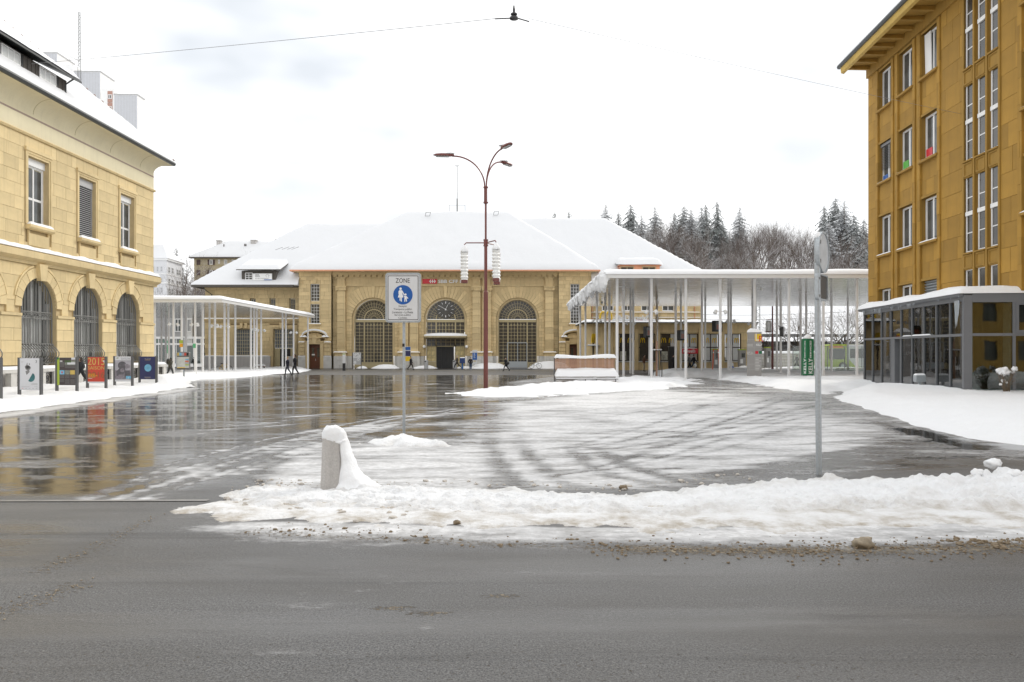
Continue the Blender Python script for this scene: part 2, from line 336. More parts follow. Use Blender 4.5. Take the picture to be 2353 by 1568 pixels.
def vnoise(X, Y):                                     # value noise on arrays
    xi = np.floor(X).astype(int); yi = np.floor(Y).astype(int); fx = X - xi; fy = Y - yi
    fx = fx*fx*(3-2*fx); fy = fy*fy*(3-2*fy); g = lambda a, b: _perm[a & 255, b & 255]
    return (g(xi,yi)*(1-fx)+g(xi+1,yi)*fx)*(1-fy) + (g(xi,yi+1)*(1-fx)+g(xi+1,yi+1)*fx)*fy
def fbm(X, Y, o=5, g=0.5):
    s = 0; a = 1; T = 0
    for i in range(o): s = s + a*vnoise(X*2**i + 17.3*i, Y*2**i + 5.1*i); T += a; a *= g
    return s / T
def grid_obj(name, X, Y, Z, mat, attrs=None, keep=None, parent=None, smooth=True):
    r, c = X.shape; co = np.stack([X, Y, Z], -1).reshape(-1, 3)
    I = np.arange(r*c).reshape(r, c); F = np.stack([I[:-1, :-1], I[:-1, 1:], I[1:, 1:], I[1:, :-1]], -1).reshape(-1, 4)
    if keep is not None:
        kf = keep.reshape(-1)[F].any(1); F = F[kf]; used = np.unique(F); re = -np.ones(r*c, int); re[used] = np.arange(len(used)); F = re[F]; co = co[used]
        if attrs: attrs = {k: v.reshape(-1)[used] for k, v in attrs.items()}
    me = bpy.data.meshes.new(name); me.vertices.add(len(co)); me.vertices.foreach_set('co', co.ravel().astype(np.float32))
    me.loops.add(F.size); me.loops.foreach_set('vertex_index', F.ravel().astype(np.int32)); me.polygons.add(len(F))
    me.polygons.foreach_set('loop_start', (np.arange(len(F))*4).astype(np.int32)); me.polygons.foreach_set('loop_total', np.full(len(F), 4, np.int32))
    if smooth: me.polygons.foreach_set('use_smooth', np.ones(len(F), bool))
    me.materials.append(mat); me.update(calc_edges=True)
    for k, v in (attrs or {}).items():
        a = me.attributes.new(k, 'FLOAT', 'POINT'); a.data.foreach_set('value', np.asarray(v, np.float32).ravel())
    return link(name, me, parent)
# wet square: one sheet from the near road to the station front; the attributes say how much slush, water and grit lies where
Yr = np.concatenate([np.geomspace(2.5, 60, 330), np.linspace(60.5, 128, 110)]); U = np.linspace(-1, 1, 300)
GX, GY = np.meshgrid(U, Yr); GX = GX * (10 + GY*0.80); GY = GY + 0*GX
GZ_ = vgz(GY)
slush = np.zeros(GX.shape); wet = np.full(GX.shape, 0.35); grit = np.zeros(GX.shape)
def paint(arr, px, val, soft, soft_out=0.0):
    k = sst(-soft_out, soft, poly_sd(gp(*px), GX, GY)); arr[:] = arr*(1-k) + val*k
wide = [(-900,1150),(470,1150),(540,1130),(900,1140),(1500,1145),(2353,1075),(3300,1060),(3300,856),(2353,856),(1300,862),(700,862),(440,880),(-900,1010)]
paint(wet, wide, 0.75, 1.2); paint(slush, wide, 0.50, 1.2)
paint(wet, [(-900,1150),(330,1150),(540,1040),(900,985),(1160,960),(1290,925),(1180,880),(1300,862),(400,862),(-900,1000)], 1.0, 1.0)
paint(slush, [(-900,1150),(330,1150),(540,1040),(900,985),(1160,960),(1290,925),(1180,880),(1300,862),(400,862),(-900,1000)], 0.23, 1.0)
paint(slush, [(230,1150),(480,1150),(600,1085),(760,1010),(900,978),(700,985),(480,1040)], 0.36, 0.5)
paint(slush, [(1090,925),(1300,912),(1640,900),(1850,925),(2050,985),(2100,1040),(1900,1078),(1700,1110),(1560,1140),(1180,1140),(960,1035),(1100,985)], 0.80, 1.6)
paint(slush, [(1230,915),(1500,893),(1700,908),(1620,935),(1330,948)], 0.98, 1.5)
paint(slush, [(1350,960),(1650,935),(1850,960),(1800,1000),(1500,1000)], 0.92, 1.5)
paint(slush, [(560,1130),(650,1050),(860,1022),(1120,1020),(1150,1140)], 0.80, 0.4); paint(wet, [(560,1106),(650,1050),(860,1022),(1120,1020),(1150,1110)], 0.72, 0.4)
paint(slush, [(800,998),(1000,978),(1090,1002),(930,1012)], 0.12, 0.3)
paint(slush, [(1560,1090),(1800,1050),(2100,1000),(2353,1030),(3300,1040),(3300,1090),(2353,1078),(1900,1088)], 0.36, 0.5)
paint(slush, [(1960,955),(2100,985),(2260,1012),(3300,1060),(3300,1075),(2200,1030),(2040,990)], 0.06, 0.4); paint(wet, [(1960,955),(2100,985),(2260,1012),(3300,1060),(3300,1075),(2200,1030),(2040,990)], 0.95, 0.4)
paint(slush, [(640,862),(1500,858),(2353,850),(2353,846),(600,846)], 0.12, 3)
for tr, wd in (([(1130,975),(1128,1020),(1150,1070),(1190,1112)], .16), ([(1190,1000),(1215,1050),(1270,1095),(1310,1118)], .16), ([(1310,1030),(1345,1065),(1410,1095),(1490,1110)], .16), ([(1370,1030),(1440,1070),(1530,1098),(1600,1108)], .16),
               ([(1040,985),(1080,955),(1230,925)], .25), ([(470,1150),(640,1050),(900,960)], .2), ([(420,1150),(590,1050),(840,962)], .2), ([(300,1150),(480,1060),(760,965)], .2)):
    k = sst(wd*1.6, wd*0.5, line_d(gp(*tr), GX, GY) + .12*(fbm(GX*3, GY*3) - .5))*(.25 + .75*sst(20.5, 15.5, GY)); slush *= (1 - 0.36*k); wet *= (1 - 0.15*k); grit = np.maximum(grit, 0.30*k)
rr_ = random.Random(5)
for i in range(26):                                    # thin ridges of slush left by turning wheels
    o_ = rr_.uniform(-230, 60); t_ = rr_.uniform(-12, 12)
    pts = [(330+o_*.9, 1150), (520+o_*.75, 1080+t_), (700+o_*.5, 1022+t_), (900+o_*.3, 972+t_*.6), (1080+o_*.2, 940)]
    a0 = rr_.randrange(0, 3); pts = pts[a0:a0+rr_.randrange(2, 5)]
    if len(pts) < 2: continue
    slush = np.maximum(slush, rr_.uniform(.40, .75)*sst(rr_.uniform(.07, .22), .02, line_d(gp(*pts), GX, GY)))
for i in range(30):                                    # fine curving wheel tracks pressed into the slush
    x_, y_ = rr_.uniform(1080, 1700), rr_.uniform(945, 1105); L_i = rr_.uniform(200, 560); b_ = rr_.uniform(-.30, -.05)
    k = sst(.13, .04, line_d(gp((x_, y_), (x_+L_i*.3, y_+L_i*.3*b_*.5), (x_+L_i*.65, max(905, y_+L_i*.65*b_*.8)), (x_+L_i, max(900, y_+L_i*b_))), GX, GY)); slush *= (1 - rr_.uniform(.10, .34)*k)
for i in range(40):                                    # streaks across the square
    x_, y_ = rr_.uniform(380, 1500), rr_.uniform(872, 1000); L_i = rr_.uniform(60, 260); slush = np.maximum(slush, rr_.uniform(.35, .65)*sst(rr_.uniform(.12, .4), .03, line_d(gp((x_, y_), (x_+L_i*.5, y_-L_i*.03), (x_+L_i, y_-L_i*.075)), GX, GY)))
kerb = line_d(gp((-300,985),(0,956),(120,938),(250,920),(350,907),(440,893)), GX, GY); slush = np.maximum(slush, .85*sst(1.1, .1, kerb)); grit = np.maximum(grit, .55*sst(.55, .05, line_d(gp((-300,995),(0,964),(250,926),(440,897)), GX, GY)))
# near road: damp asphalt, slush fringe along the bank, brown grit line
road = [(-2500,4000),(-2500,1152),(420,1152),(400,1190),(800,1200),(1400,1212),(2353,1196),(3600,1190),(4500,4000)]
k = sst(-0.1, 0.15 + 2.6*sst(-2.5, -6.5, GX), poly_sd(gp(*[(x, min(y, 2600)) for x, y in road]), GX, GY)); slush = slush*(1-k); wet = wet*(1-k) + 0.30*k
fr = line_d(gp((380,1180),(700,1207),(1100,1215),(1500,1222),(2353,1215),(3600,1205)), GX, GY)
slush = np.maximum(slush, 0.92*sst(1.45, 0.05, fr)*sst(7.0, 8.6, GY)*k)
slush = np.maximum(slush, 0.66*sst(0.8, 0.1, line_d(gp((1100,1232),(1900,1245),(2353,1235),(3600,1230)), GX, GY)))
grit = np.maximum(grit, 0.72*sst(0.50, 0.03, line_d(gp((1450,1262),(1750,1266),(2353,1258),(3600,1250)), GX, GY)))
grit = np.maximum(grit, 0.55*sst(0.35, 0.03, line_d(gp((560,1222),(900,1240),(1450,1262)), GX, GY)))
grit = np.maximum(grit, 0.46*sst(0.50, 0.05, line_d(gp((330,1200),(200,1270),(100,1310)), GX, GY))); grit = np.maximum(grit, 0.48*sst(0.45, 0.05, line_d(gp((170,1345),(60,1390),(-120,1440)), GX, GY)))
for a, b in ((900,1398),(1150,1370),(985,1410)): grit = np.maximum(grit, 0.7*sst(0.22, 0.02, np.hypot((GX - G(a, b).x)*0.5, (GY - G(a, b).y)*1.6)))
grit = np.maximum(grit, 0.32*sst(6.2, 5.3, GY))
damp = sst(0, 1.6, poly_sd(gp((-900,1160),(330,1160),(430,1200),(250,1330),(40,1420),(-900,1480)), GX, GY)); wet = np.maximum(wet, .62*damp)
for y_, wd_, wv in ((1300, .30, .46), (1425, .28, .50), (1375, .18, .12), (1500, .22, .15)):
    k = sst(wd_*1.8, wd_*.4, line_d(gp((-1500, y_+14), (600, y_+4), (1400, y_), (2353, y_-8), (4000, y_-14)), GX, GY) + .12*(fbm(GX*.8, GY*1.5) - .5)); wet = wet*(1-k) + wv*k
for i in range(34):                                    # faint salt and slush smears along the lanes
    x_, y_ = rr_.uniform(-200, 2300), rr_.uniform(1250, 1520); slush = np.maximum(slush, rr_.uniform(.10, .27)*sst(rr_.uniform(.05, .2), .01, line_d(gp((x_, y_), (x_+rr_.uniform(120, 600), y_+rr_.uniform(-8, 4))), GX, GY)))
fr2 = line_d(gp((420,1192),(800,1222),(1300,1232),(1800,1226),(2353,1216),(3600,1206)), GX, GY); slush = np.maximum(slush, .46*sst(.75, .05, fr2))
def ground_material():
    m, t, b = newmat('wet_asphalt'); l = t.links.new
    co = nd(t, 'ShaderNodeTexCoord'); A = lambda n: nd(t, 'ShaderNodeAttribute', attribute_name=n).outputs['Fac']
    def N(scale, det=6, rough=0.6, map_=None, rot=0):
        n = nd(t, 'ShaderNodeTexNoise'); n.inputs['Scale'].default_value = scale; n.inputs['Detail'].default_value = det; n.inputs['Roughness'].default_value = rough
        if map_:
            q = nd(t, 'ShaderNodeMapping'); q.inputs['Scale'].default_value = map_; q.inputs['Rotation'].default_value = (0, 0, rot); l(co.outputs['Object'], q.inputs[0]); l(q.outputs[0], n.inputs['Vector'])
        else: l(co.outputs['Object'], n.inputs['Vector'])
        return n.outputs['Fac']
    def ma(op, a, b_, c=None, cl=False):
        n = nd(t, 'ShaderNodeMath', operation=op); n.use_clamp = cl
        for i, q in enumerate((a, b_, c)):
            if q is None: continue
            if isinstance(q, (int, float)): n.inputs[i].default_value = q
            else: l(q, n.inputs[i])
        return n.outputs[0]
    def mr(v, a, b_, c=0.0, d=1.0):
        n = nd(t, 'ShaderNodeMapRange'); n.interpolation_type = 'SMOOTHSTEP'; n.inputs[1].default_value = a; n.inputs[2].default_value = b_; n.inputs[3].default_value = c; n.inputs[4].default_value = d; l(v, n.inputs[0]); return n.outputs[0]
    def mix(f, a, b_):
        n = nd(t, 'ShaderNodeMix', data_type='RGBA')
        if isinstance(f, (int, float)): n.inputs[0].default_value = f
        else: l(f, n.inputs[0])
        for i, q in ((6, a), (7, b_)):
            if isinstance(q, tuple): n.inputs[i].default_value = q + (1,)
            else: l(q, n.inputs[i])
        return n.outputs[2]
    n1 = N(0.55, 8, 0.68, (0.55, 1.0, 1.0), 0.35); n2 = N(2.0, 8, 0.72, (0.35, 1.0, 1.0), -0.12); n3 = N(7.0, 6, 0.7)
    nn = ma('ADD', ma('MULTIPLY', n1, 0.45), ma('ADD', ma('MULTIPLY', n2, 0.35), ma('MULTIPLY', n3, 0.20)))
    s = ma('ADD', A('slush'), ma('MULTIPLY', ma('SUBTRACT', nn, 0.5), 2.9))
    f = mr(s, 0.26, 0.74)
    g = ma('ADD', A('grit'), ma('MULTIPLY', ma('SUBTRACT', N(22, 8, 0.75), 0.5), 2.6)); gf = mr(g, 0.55, 0.80)
    agg = N(70, 4, 0.75); agg2 = N(32, 5, 0.8); lane = N(1.0, 4, 0.6, (0.12, 1.6, 1)); big = N(0.35, 5, 0.6, (0.4, 1.4, 1))
    asp = mix(mr(agg, 0.38, 0.62), (0.030, 0.030, 0.032), (0.19, 0.188, 0.184)); asp = mix(mr(agg2, 0.52, 0.68, 0, 0.55), asp, (0.30, 0.295, 0.285)); asp = mix(mr(agg2, 0.46, 0.34, 0, 0.6), asp, (0.016, 0.016, 0.017)); asp = mix(mr(lane, 0.4, 0.65, 0, 0.4), asp, (0.12, 0.118, 0.114))
    asp = mix(mr(big, 0.38, 0.66, 0, 0.55), asp, (0.060, 0.054, 0.046)); asp = mix(mr(N(0.5, 6, 0.7, (0.10, 1.3, 1)), 0.50, 0.66, 0, 0.45), asp, (0.155, 0.152, 0.148)); asp = mix(mr(N(0.8, 5, 0.7, (0.08, 2.2, 1)), 0.56, 0.70, 0, 0.6), asp, (0.035, 0.034, 0.034))
    wetf = ma('MULTIPLY', A('wet'), mr(N(1.3, 6, 0.65, (0.3, 1.0, 1.0), 0.2), 0.22, 0.55, 0.35, 1.0))
    asp = mix(mr(wetf, 0.4, 0.9), asp, (0.024, 0.022, 0.020))
    slc = mix(mr(n3, 0.3, 0.7), (0.56, 0.555, 0.55), (0.78, 0.78, 0.785)); slc = mix(mr(s, 0.62, 1.12), mix(mr(n2, 0.35, 0.65), (0.34, 0.335, 0.33), (0.54, 0.54, 0.545)), slc)
    col = mix(f, asp, slc); col = mix(ma('MULTIPLY', gf, 0.85), col, mix(mr(n3, 0.35, 0.65), (0.20, 0.155, 0.10), (0.38, 0.32, 0.23)))
    l(col, b.inputs['Base Color'])
    ro = ma('SUBTRACT', 0.50, ma('MULTIPLY', mr(wetf, 0.22, 0.75), 0.41)); ro = ma('ADD', ro, ma('MULTIPLY', f, ma('SUBTRACT', 0.62, ma('MULTIPLY', A('wet'), 0.30)))); ro = ma('ADD', ro, ma('MULTIPLY', gf, 0.4), None, True)
    l(ro, b.inputs['Roughness']); b.inputs['IOR'].default_value = 1.40
    dry = ma('SUBTRACT', 1.0, mr(wetf, 0.3, 0.8, 0, 0.985))
    h = ma('ADD', ma('MULTIPLY', ma('MULTIPLY', agg2, dry), 0.010), ma('ADD', ma('MULTIPLY', f, ma('MULTIPLY', ma('ADD', n3, 0.5), 0.028)), ma('MULTIPLY', gf, 0.022)))
    h = ma('ADD', h, ma('MULTIPLY', N(0.9, 3, 0.5, (0.5, 1.6, 1)), 0.010))
    bp = nd(t, 'ShaderNodeBump'); bp.inputs['Strength'].default_value = 0.8; bp.inputs['Distance'].default_value = 1.0; l(h, bp.inputs['Height']); l(bp.outputs[0], b.inputs['Normal'])
    return m
mt['ground'] = ground_material()
tag(grid_obj('road', GX, GY, GZ_ + 0.006*(fbm(GX*.5, GY*.5)-.5), mt['ground'], {'slush': slush, 'wet': wet, 'grit': grit}), kind='structure')
gm = MB(); gm.add([(-1500,-300,-0.32),(1500,-300,-0.32),(1500,2500,-0.32),(-1500,2500,-0.32)], [(0,1,2,3)]); tag(gm.build('ground', mt['snow']), kind='structure')
pv = MB(); pv.add([(-48,101.5,-0.238),(34,101.5,-0.238),(34,112,-0.238),(-48,112,-0.238)], [(0,1,2,3)])
mt['pavement'] = M('dark_wet_pavement', (0.045, 0.043, 0.042), 0.22, var=0.35, scale=0.7)
tag(pv.build('pavement', mt['pavement']), kind='structure')
mk = MB(); a, b_ = G(1090, 860.2), G(2000, 860.2); mk.add([(-20, 95.2, gz(95)+.010), (14, 94.6, gz(95)+.010), (14, 95.0, gz(95)+.010), (-20, 95.7, gz(95)+.010)], [(0,1,2,3)])
tag(mk.build('road_marking', M('worn_road_line', (0.55, 0.50, 0.38), 0.6, var=0.3, scale=3)), kind='structure')
# drainage channel across the side road
dr = MB(); p, q = G(-900, 1155), G(478, 1151); dr.add([(p.x, p.y-.05, .008), (q.x, q.y-.05, .008), (q.x, q.y+.06, .008), (p.x, p.y+.06, .008)], [(0,1,2,3)])
tag(dr.build('road_seam', M('pale_channel', (0.22, 0.21, 0.195), 0.5, var=0.4, scale=3)), kind='structure')
# ------------------------------------------------------------------ snow lying on the ground
def snow_patch(name, px, H, soft, step, lump=0.08, lscale=1.2, dirt=0.0, rough_edge=0.35, extra=None, mat='snow', world=None, spread=0.0, dirt_soft=0.5, drop=0.0):
    P = np.array(world if world else gp(*px)); x0, y0 = P.min(0) - 0.3; x1, y1 = P.max(0) + 0.3
    st = step if isinstance(step, tuple) else (step, step)
    X, Y = np.meshgrid(np.arange(x0, x1, st[0]), np.arange(y0, y1, st[1]))
    d = poly_sd(P, X, Y) + rough_edge*(fbm(X*lscale*1.3 + 9, Y*lscale*1.3 + 4) - 0.5)*2
    t = sst(0, soft, d); n = fbm(X*lscale + 3, Y*lscale + 7, 6, 0.55) - 0.5
    Z = H*t + n*2*lump*np.clip(t*1.6, 0, 1) - 0.05*(1-np.clip(t*8, 0, 1)) - drop
    if extra is not None: Z = Z + extra(X, Y, t)
    D = dirt*(1 - sst(0, dirt_soft, d)) + dirt*0.15
    o = grid_obj(name, X, Y, Z + vgz(Y), mt[mat], {'dirt': D}, keep=(d > -0.15))
    return tag(o, kind='structure')
def fine(X, Y, t): return (fbm(X*9, Y*9, 4, 0.7) - 0.5)*0.085*np.clip(t*2, 0, 1)
def chunky(X, Y, t):
    big = np.clip(fbm(X*3.2, Y*3.2, 3) - 0.47, 0, 1)*0.42*sst(2.0, 7.0, X) + np.clip(fbm(X*7+7, Y*7, 4, .65) - .48, 0, 1)*.15
    foot = -0.07*np.clip(fbm(X*2.6+40, Y*5+11, 2) - 0.62, 0, 1)*6*sst(4, 0, X)
    return (big + foot)*np.clip(t*1.5, 0, 1) + fine(X, Y, t)
snow_patch('snow_bank', [(495,1140),(560,1118),(740,1122),(880,1118),(1000,1122),(1200,1127),(1320,1136),(1430,1136),(1560,1124),(1700,1112),(1800,1108),(1900,1102),(2100,1098),(2353,1092),(3300,1092),(3400,1180),(2353,1182),(1900,1184),(1500,1196),(1100,1190),(800,1180),(600,1178)], 0.065, 0.55, (0.035, 0.024), 0.045, 1.9, dirt=0.75, rough_edge=0.16, extra=chunky, mat='snow_road', dirt_soft=0.9)
snow_patch('slush_sheet', [(385,1170),(520,1150),(900,1150),(1500,1160),(2353,1150),(3400,1150),(3400,1212),(2353,1214),(1700,1222),(1200,1214),(800,1206),(560,1200)], 0.024, 0.45, (0.045, 0.022), 0.028, 2.0, dirt=1.1, rough_edge=0.46, extra=lambda X, Y, t: 0.35*fine(X, Y, t), mat='snow_road', dirt_soft=1.3)
snow_patch('snow_mound', [(820,1020),(880,1009),(928,1003),(975,1008),(1010,1018),(1066,1030),(1000,1030),(900,1028)], 0.13, 0.6, 0.035, 0.07, 2.4, dirt=0.5, rough_edge=0.30, extra=fine, mat='snow_road')
cxm, cym = G(1116, 893).x, 46.0
snow_patch('snow_mound', [(1035,906),(1100,897),(1200,887),(1285,878),(1430,870),(1500,866),(1600,872),(1625,884),(1560,893),(1400,905),(1250,912),(1100,914)], 0.20, 2.6, 0.09, 0.20, 0.75, dirt=0.45, rough_edge=1.5, extra=fine, mat='snow_road')
snow_patch('snow_mound', [(1480,862),(1530,857),(1640,855),(1760,851),(1760,861),(1640,868),(1540,870)], 0.45, 1.6, 0.18, 0.28, 0.5, rough_edge=0.7, extra=fine)
snow_patch('snow_verge', [(1605,868),(1700,853),(1830,845),(2000,843),(2100,843),(2100,900),(2000,897),(1900,908),(1800,897),(1720,883)], 0.30, 2.0, 0.16, 0.22, 0.5, dirt=0.3, rough_edge=1.1, extra=fine, mat='snow_road')
snow_patch('snow_verge', None, 0.34, 1.8, (0.10, 0.10), 0.10, 0.4, dirt=0.12, rough_edge=0.45, extra=lambda X, Y, t: fine(X, Y, t)*0.7 + 0.16*np.exp(-((X-18.6)**2/3 + (Y-39.5)**2/9)), mat='snow_road',
           world=gp((1895,914),(1940,898),(2000,888),(2080,880)) + [(24.5, 56), (60, 56), (60, 15.5)] + gp((2600,1046),(2353,1026),(2200,1008),(2100,980),(2000,950)))
# left pavement under the show boards
snow_patch('snow_verge', None, 0.24, 1.1, (0.11, 0.11), 0.09, 0.55, dirt=0.25, rough_edge=0.4, extra=lambda X, Y, t: fine(X, Y, t) + 0.55*np.exp(-((X+20.3)**2/3.0 + (Y-47.3)**2/4.5)) + 0.05*np.sin(Y*2.4+X), mat='snow_road',
           world=[(-26.6, 14), (-16.6, 14)] + gp((-250, 978), (0, 952), (120, 934), (250, 917), (350, 904), (432, 890)) + gp((415, 878), (380, 872), (352, 869)) + [(-26.6, 59)])
snow_patch('snow_verge', [(425,882),(470,872),(560,868),(640,860),(700,856),(722,850),(700,847),(560,848),(440,850),(330,852),(330,880)], 0.22, 1.5, 0.2, 0.16, 0.45, rough_edge=0.5, extra=fine)
for px, py, r, h in ((855,851,1.7,.55),(1120,850,2.4,.75),(965,849,1.5,.4),(1270,850,2.6,1.0),(792,851,.7,.35),(1060,850,1.2,.3)):
    c = G(px, py); snow_patch('snow_pile', None, h, r*0.8, 0.16, 0.10, 0.9, rough_edge=0.3, world=[(c.x + r*math.cos(a)*1.3, 108.2 + r*.8*math.sin(a)) for a in np.linspace(0, 2*PI, 12)[:-1]])
# lumps of brown slush on the near road and crumbs beside the bank
def crumbs(name, n, place, rmin, rmax, mat, seed):
    rr = random.Random(seed); mb = MB()
    for i in range(n):
        x, y = place(rr); r = rmin + (rmax - rmin)*rr.random()**4
        mb.blob((x, y, gz(y) + r*0.25), r*(1 + .4*rr.random()), r*(.9+.4*rr.random()), r*.8, n=6, k=4, amp=0.5, seed=i)
    return tag(mb.build(name, mt[mat], smooth=False), kind='stuff')
mt['slush_brown'] = M('brown_slush', (0.20, 0.15, 0.092), 0.6, var=0.35, scale=25, bump=0.5); mt['slush_tan'] = M('tan_slush', (0.30, 0.25, 0.18), 0.6, var=0.3, scale=25); mt['slush_dirty'] = M('dirty_ice', (0.50, 0.46, 0.41), 0.6, var=0.3, scale=14, bump=0.5)
def along(px, sp):
    P = gp(*px)
    def f(r):
        i = r.randrange(len(P)-1); t = r.random(); s = r.gauss(0, sp)
        return (P[i][0]*(1-t) + P[i+1][0]*t + r.gauss(0, .05), P[i][1]*(1-t) + P[i+1][1]*t + s)
    return f
crumbs('slush_crumbs', 1700, along([(1350,1258),(1750,1268),(2000,1262),(2353,1256),(2600,1252)], .22), .003, .019, 'slush_brown', 1)
crumbs('slush_crumbs', 330, along([(2180,1246),(2353,1250),(2500,1250)], .09), .004, .034, 'slush_brown', 2)
crumbs('slush_crumbs', 260, along([(560,1218),(800,1222),(1000,1240),(1450,1258)], .2), .004, .024, 'slush_brown', 3)
crumbs('slush_crumbs', 150, along([(340,1195),(220,1255),(120,1300)], .22), .003, .011, 'slush_tan', 4)
crumbs('slush_crumbs', 150, along([(180,1350),(60,1390),(-60,1425)], .20), .003, .011, 'slush_tan', 5)
crumbs('ice_crumbs', 900, along([(520,1150),(900,1168),(1300,1165),(1800,1150),(2353,1140)], .35), .01, .05, 'slush_dirty', 6)
crumbs('ice_crumbs', 160, along([(560,1112),(700,1112),(1100,1112),(1400,1122),(1700,1095)], .2), .01, .04, 'slush_dirty', 7)
for i, (px, py, r) in enumerate(((1985,1258,.085),(2283,1070,.105),(2330,1095,.085),(2245,1090,.07),(1432,1102,.05),(1050,1205,.035))):
    c = G(px, py if py > 1150 or py < 1090 and px < 2000 else py + 22); m_ = MB().blob((0, 0, r*.5), r*1.3, r, r*.8, n=14, k=9, amp=0.55, seed=i)
    o = m_.build('ice_lump', mt['slush_brown'] if i in (4, 5) else mt['slush_tan'] if i == 0 else mt['snow'], loc=(c.x, c.y, 0.14 if 0 < i < 4 else 0.0), smooth=True)
    tag(o, ['flat brown ice slab lying among brown crumbs on the near road', 'biggest white ice lump crowning the ploughed bank', 'grey white ice lump at the outer end of the ploughed bank', 'small white lump on the ploughed bank beside the biggest one', 'small brown clod at the back edge of the ploughed bank', 'small brown clod on the asphalt in front of the bank'][i], 'ice lump', 'lumps of frozen slush')
# ------------------------------------------------------------------ hill behind the station
def hill(x, y):
    x = np.asarray(x, float); y = np.asarray(y, float)
    z = np.interp(y, [118, 128, 150, 200, 260, 420], [-.3, 2.5, 11, 22, 29, 36]); k = np.interp(x, [-60, -20, 5, 20], [0.35, .35, .8, 1.0]); return z*k
HX, HYg = np.meshgrid(np.linspace(-260, 320, 170), np.linspace(117, 420, 100)); HZ = hill(HX, HYg) + 1.5*(fbm(HX*.06, HYg*.06) - .5)*sst(120, 150, HYg) - .1
def hill_material():
    m, t, b = newmat('snowy_slope'); l = t.links.new; b.inputs['Roughness'].default_value = .9
    co = nd(t, 'ShaderNodeTexCoord'); n = nd(t, 'ShaderNodeTexNoise'); n.inputs['Scale'].default_value = .35; n.inputs['Detail'].default_value = 10; n.inputs['Roughness'].default_value = .75; l(co.outputs['Object'], n.inputs['Vector'])
    sp = nd(t, 'ShaderNodeSeparateXYZ'); l(co.outputs['Object'], sp.inputs[0]); a = nd(t, 'ShaderNodeMapRange'); a.inputs[1].default_value = 150; a.inputs[2].default_value = 172; a.inputs[3].default_value = 0.0; a.inputs[4].default_value = .62; l(sp.outputs[1], a.inputs[0])
    ad = nd(t, 'ShaderNodeMath', operation='ADD'); l(a.outputs[0], ad.inputs[0]); l(n.outputs['Fac'], ad.inputs[1])
    r = nd(t, 'ShaderNodeMapRange'); r.inputs[1].default_value = .85; r.inputs[2].default_value = 1.12; l(ad.outputs[0], r.inputs[0])
    mx = nd(t, 'ShaderNodeMix', data_type='RGBA'); mx.inputs[6].default_value = (.84, .85, .87, 1); mx.inputs[7].default_value = (.17, .13, .105, 1); l(r.outputs[0], mx.inputs[0]); l(mx.outputs[2], b.inputs['Base Color']); return m
tag(grid_obj('hill', HX, HYg, HZ, hill_material()), kind='structure')
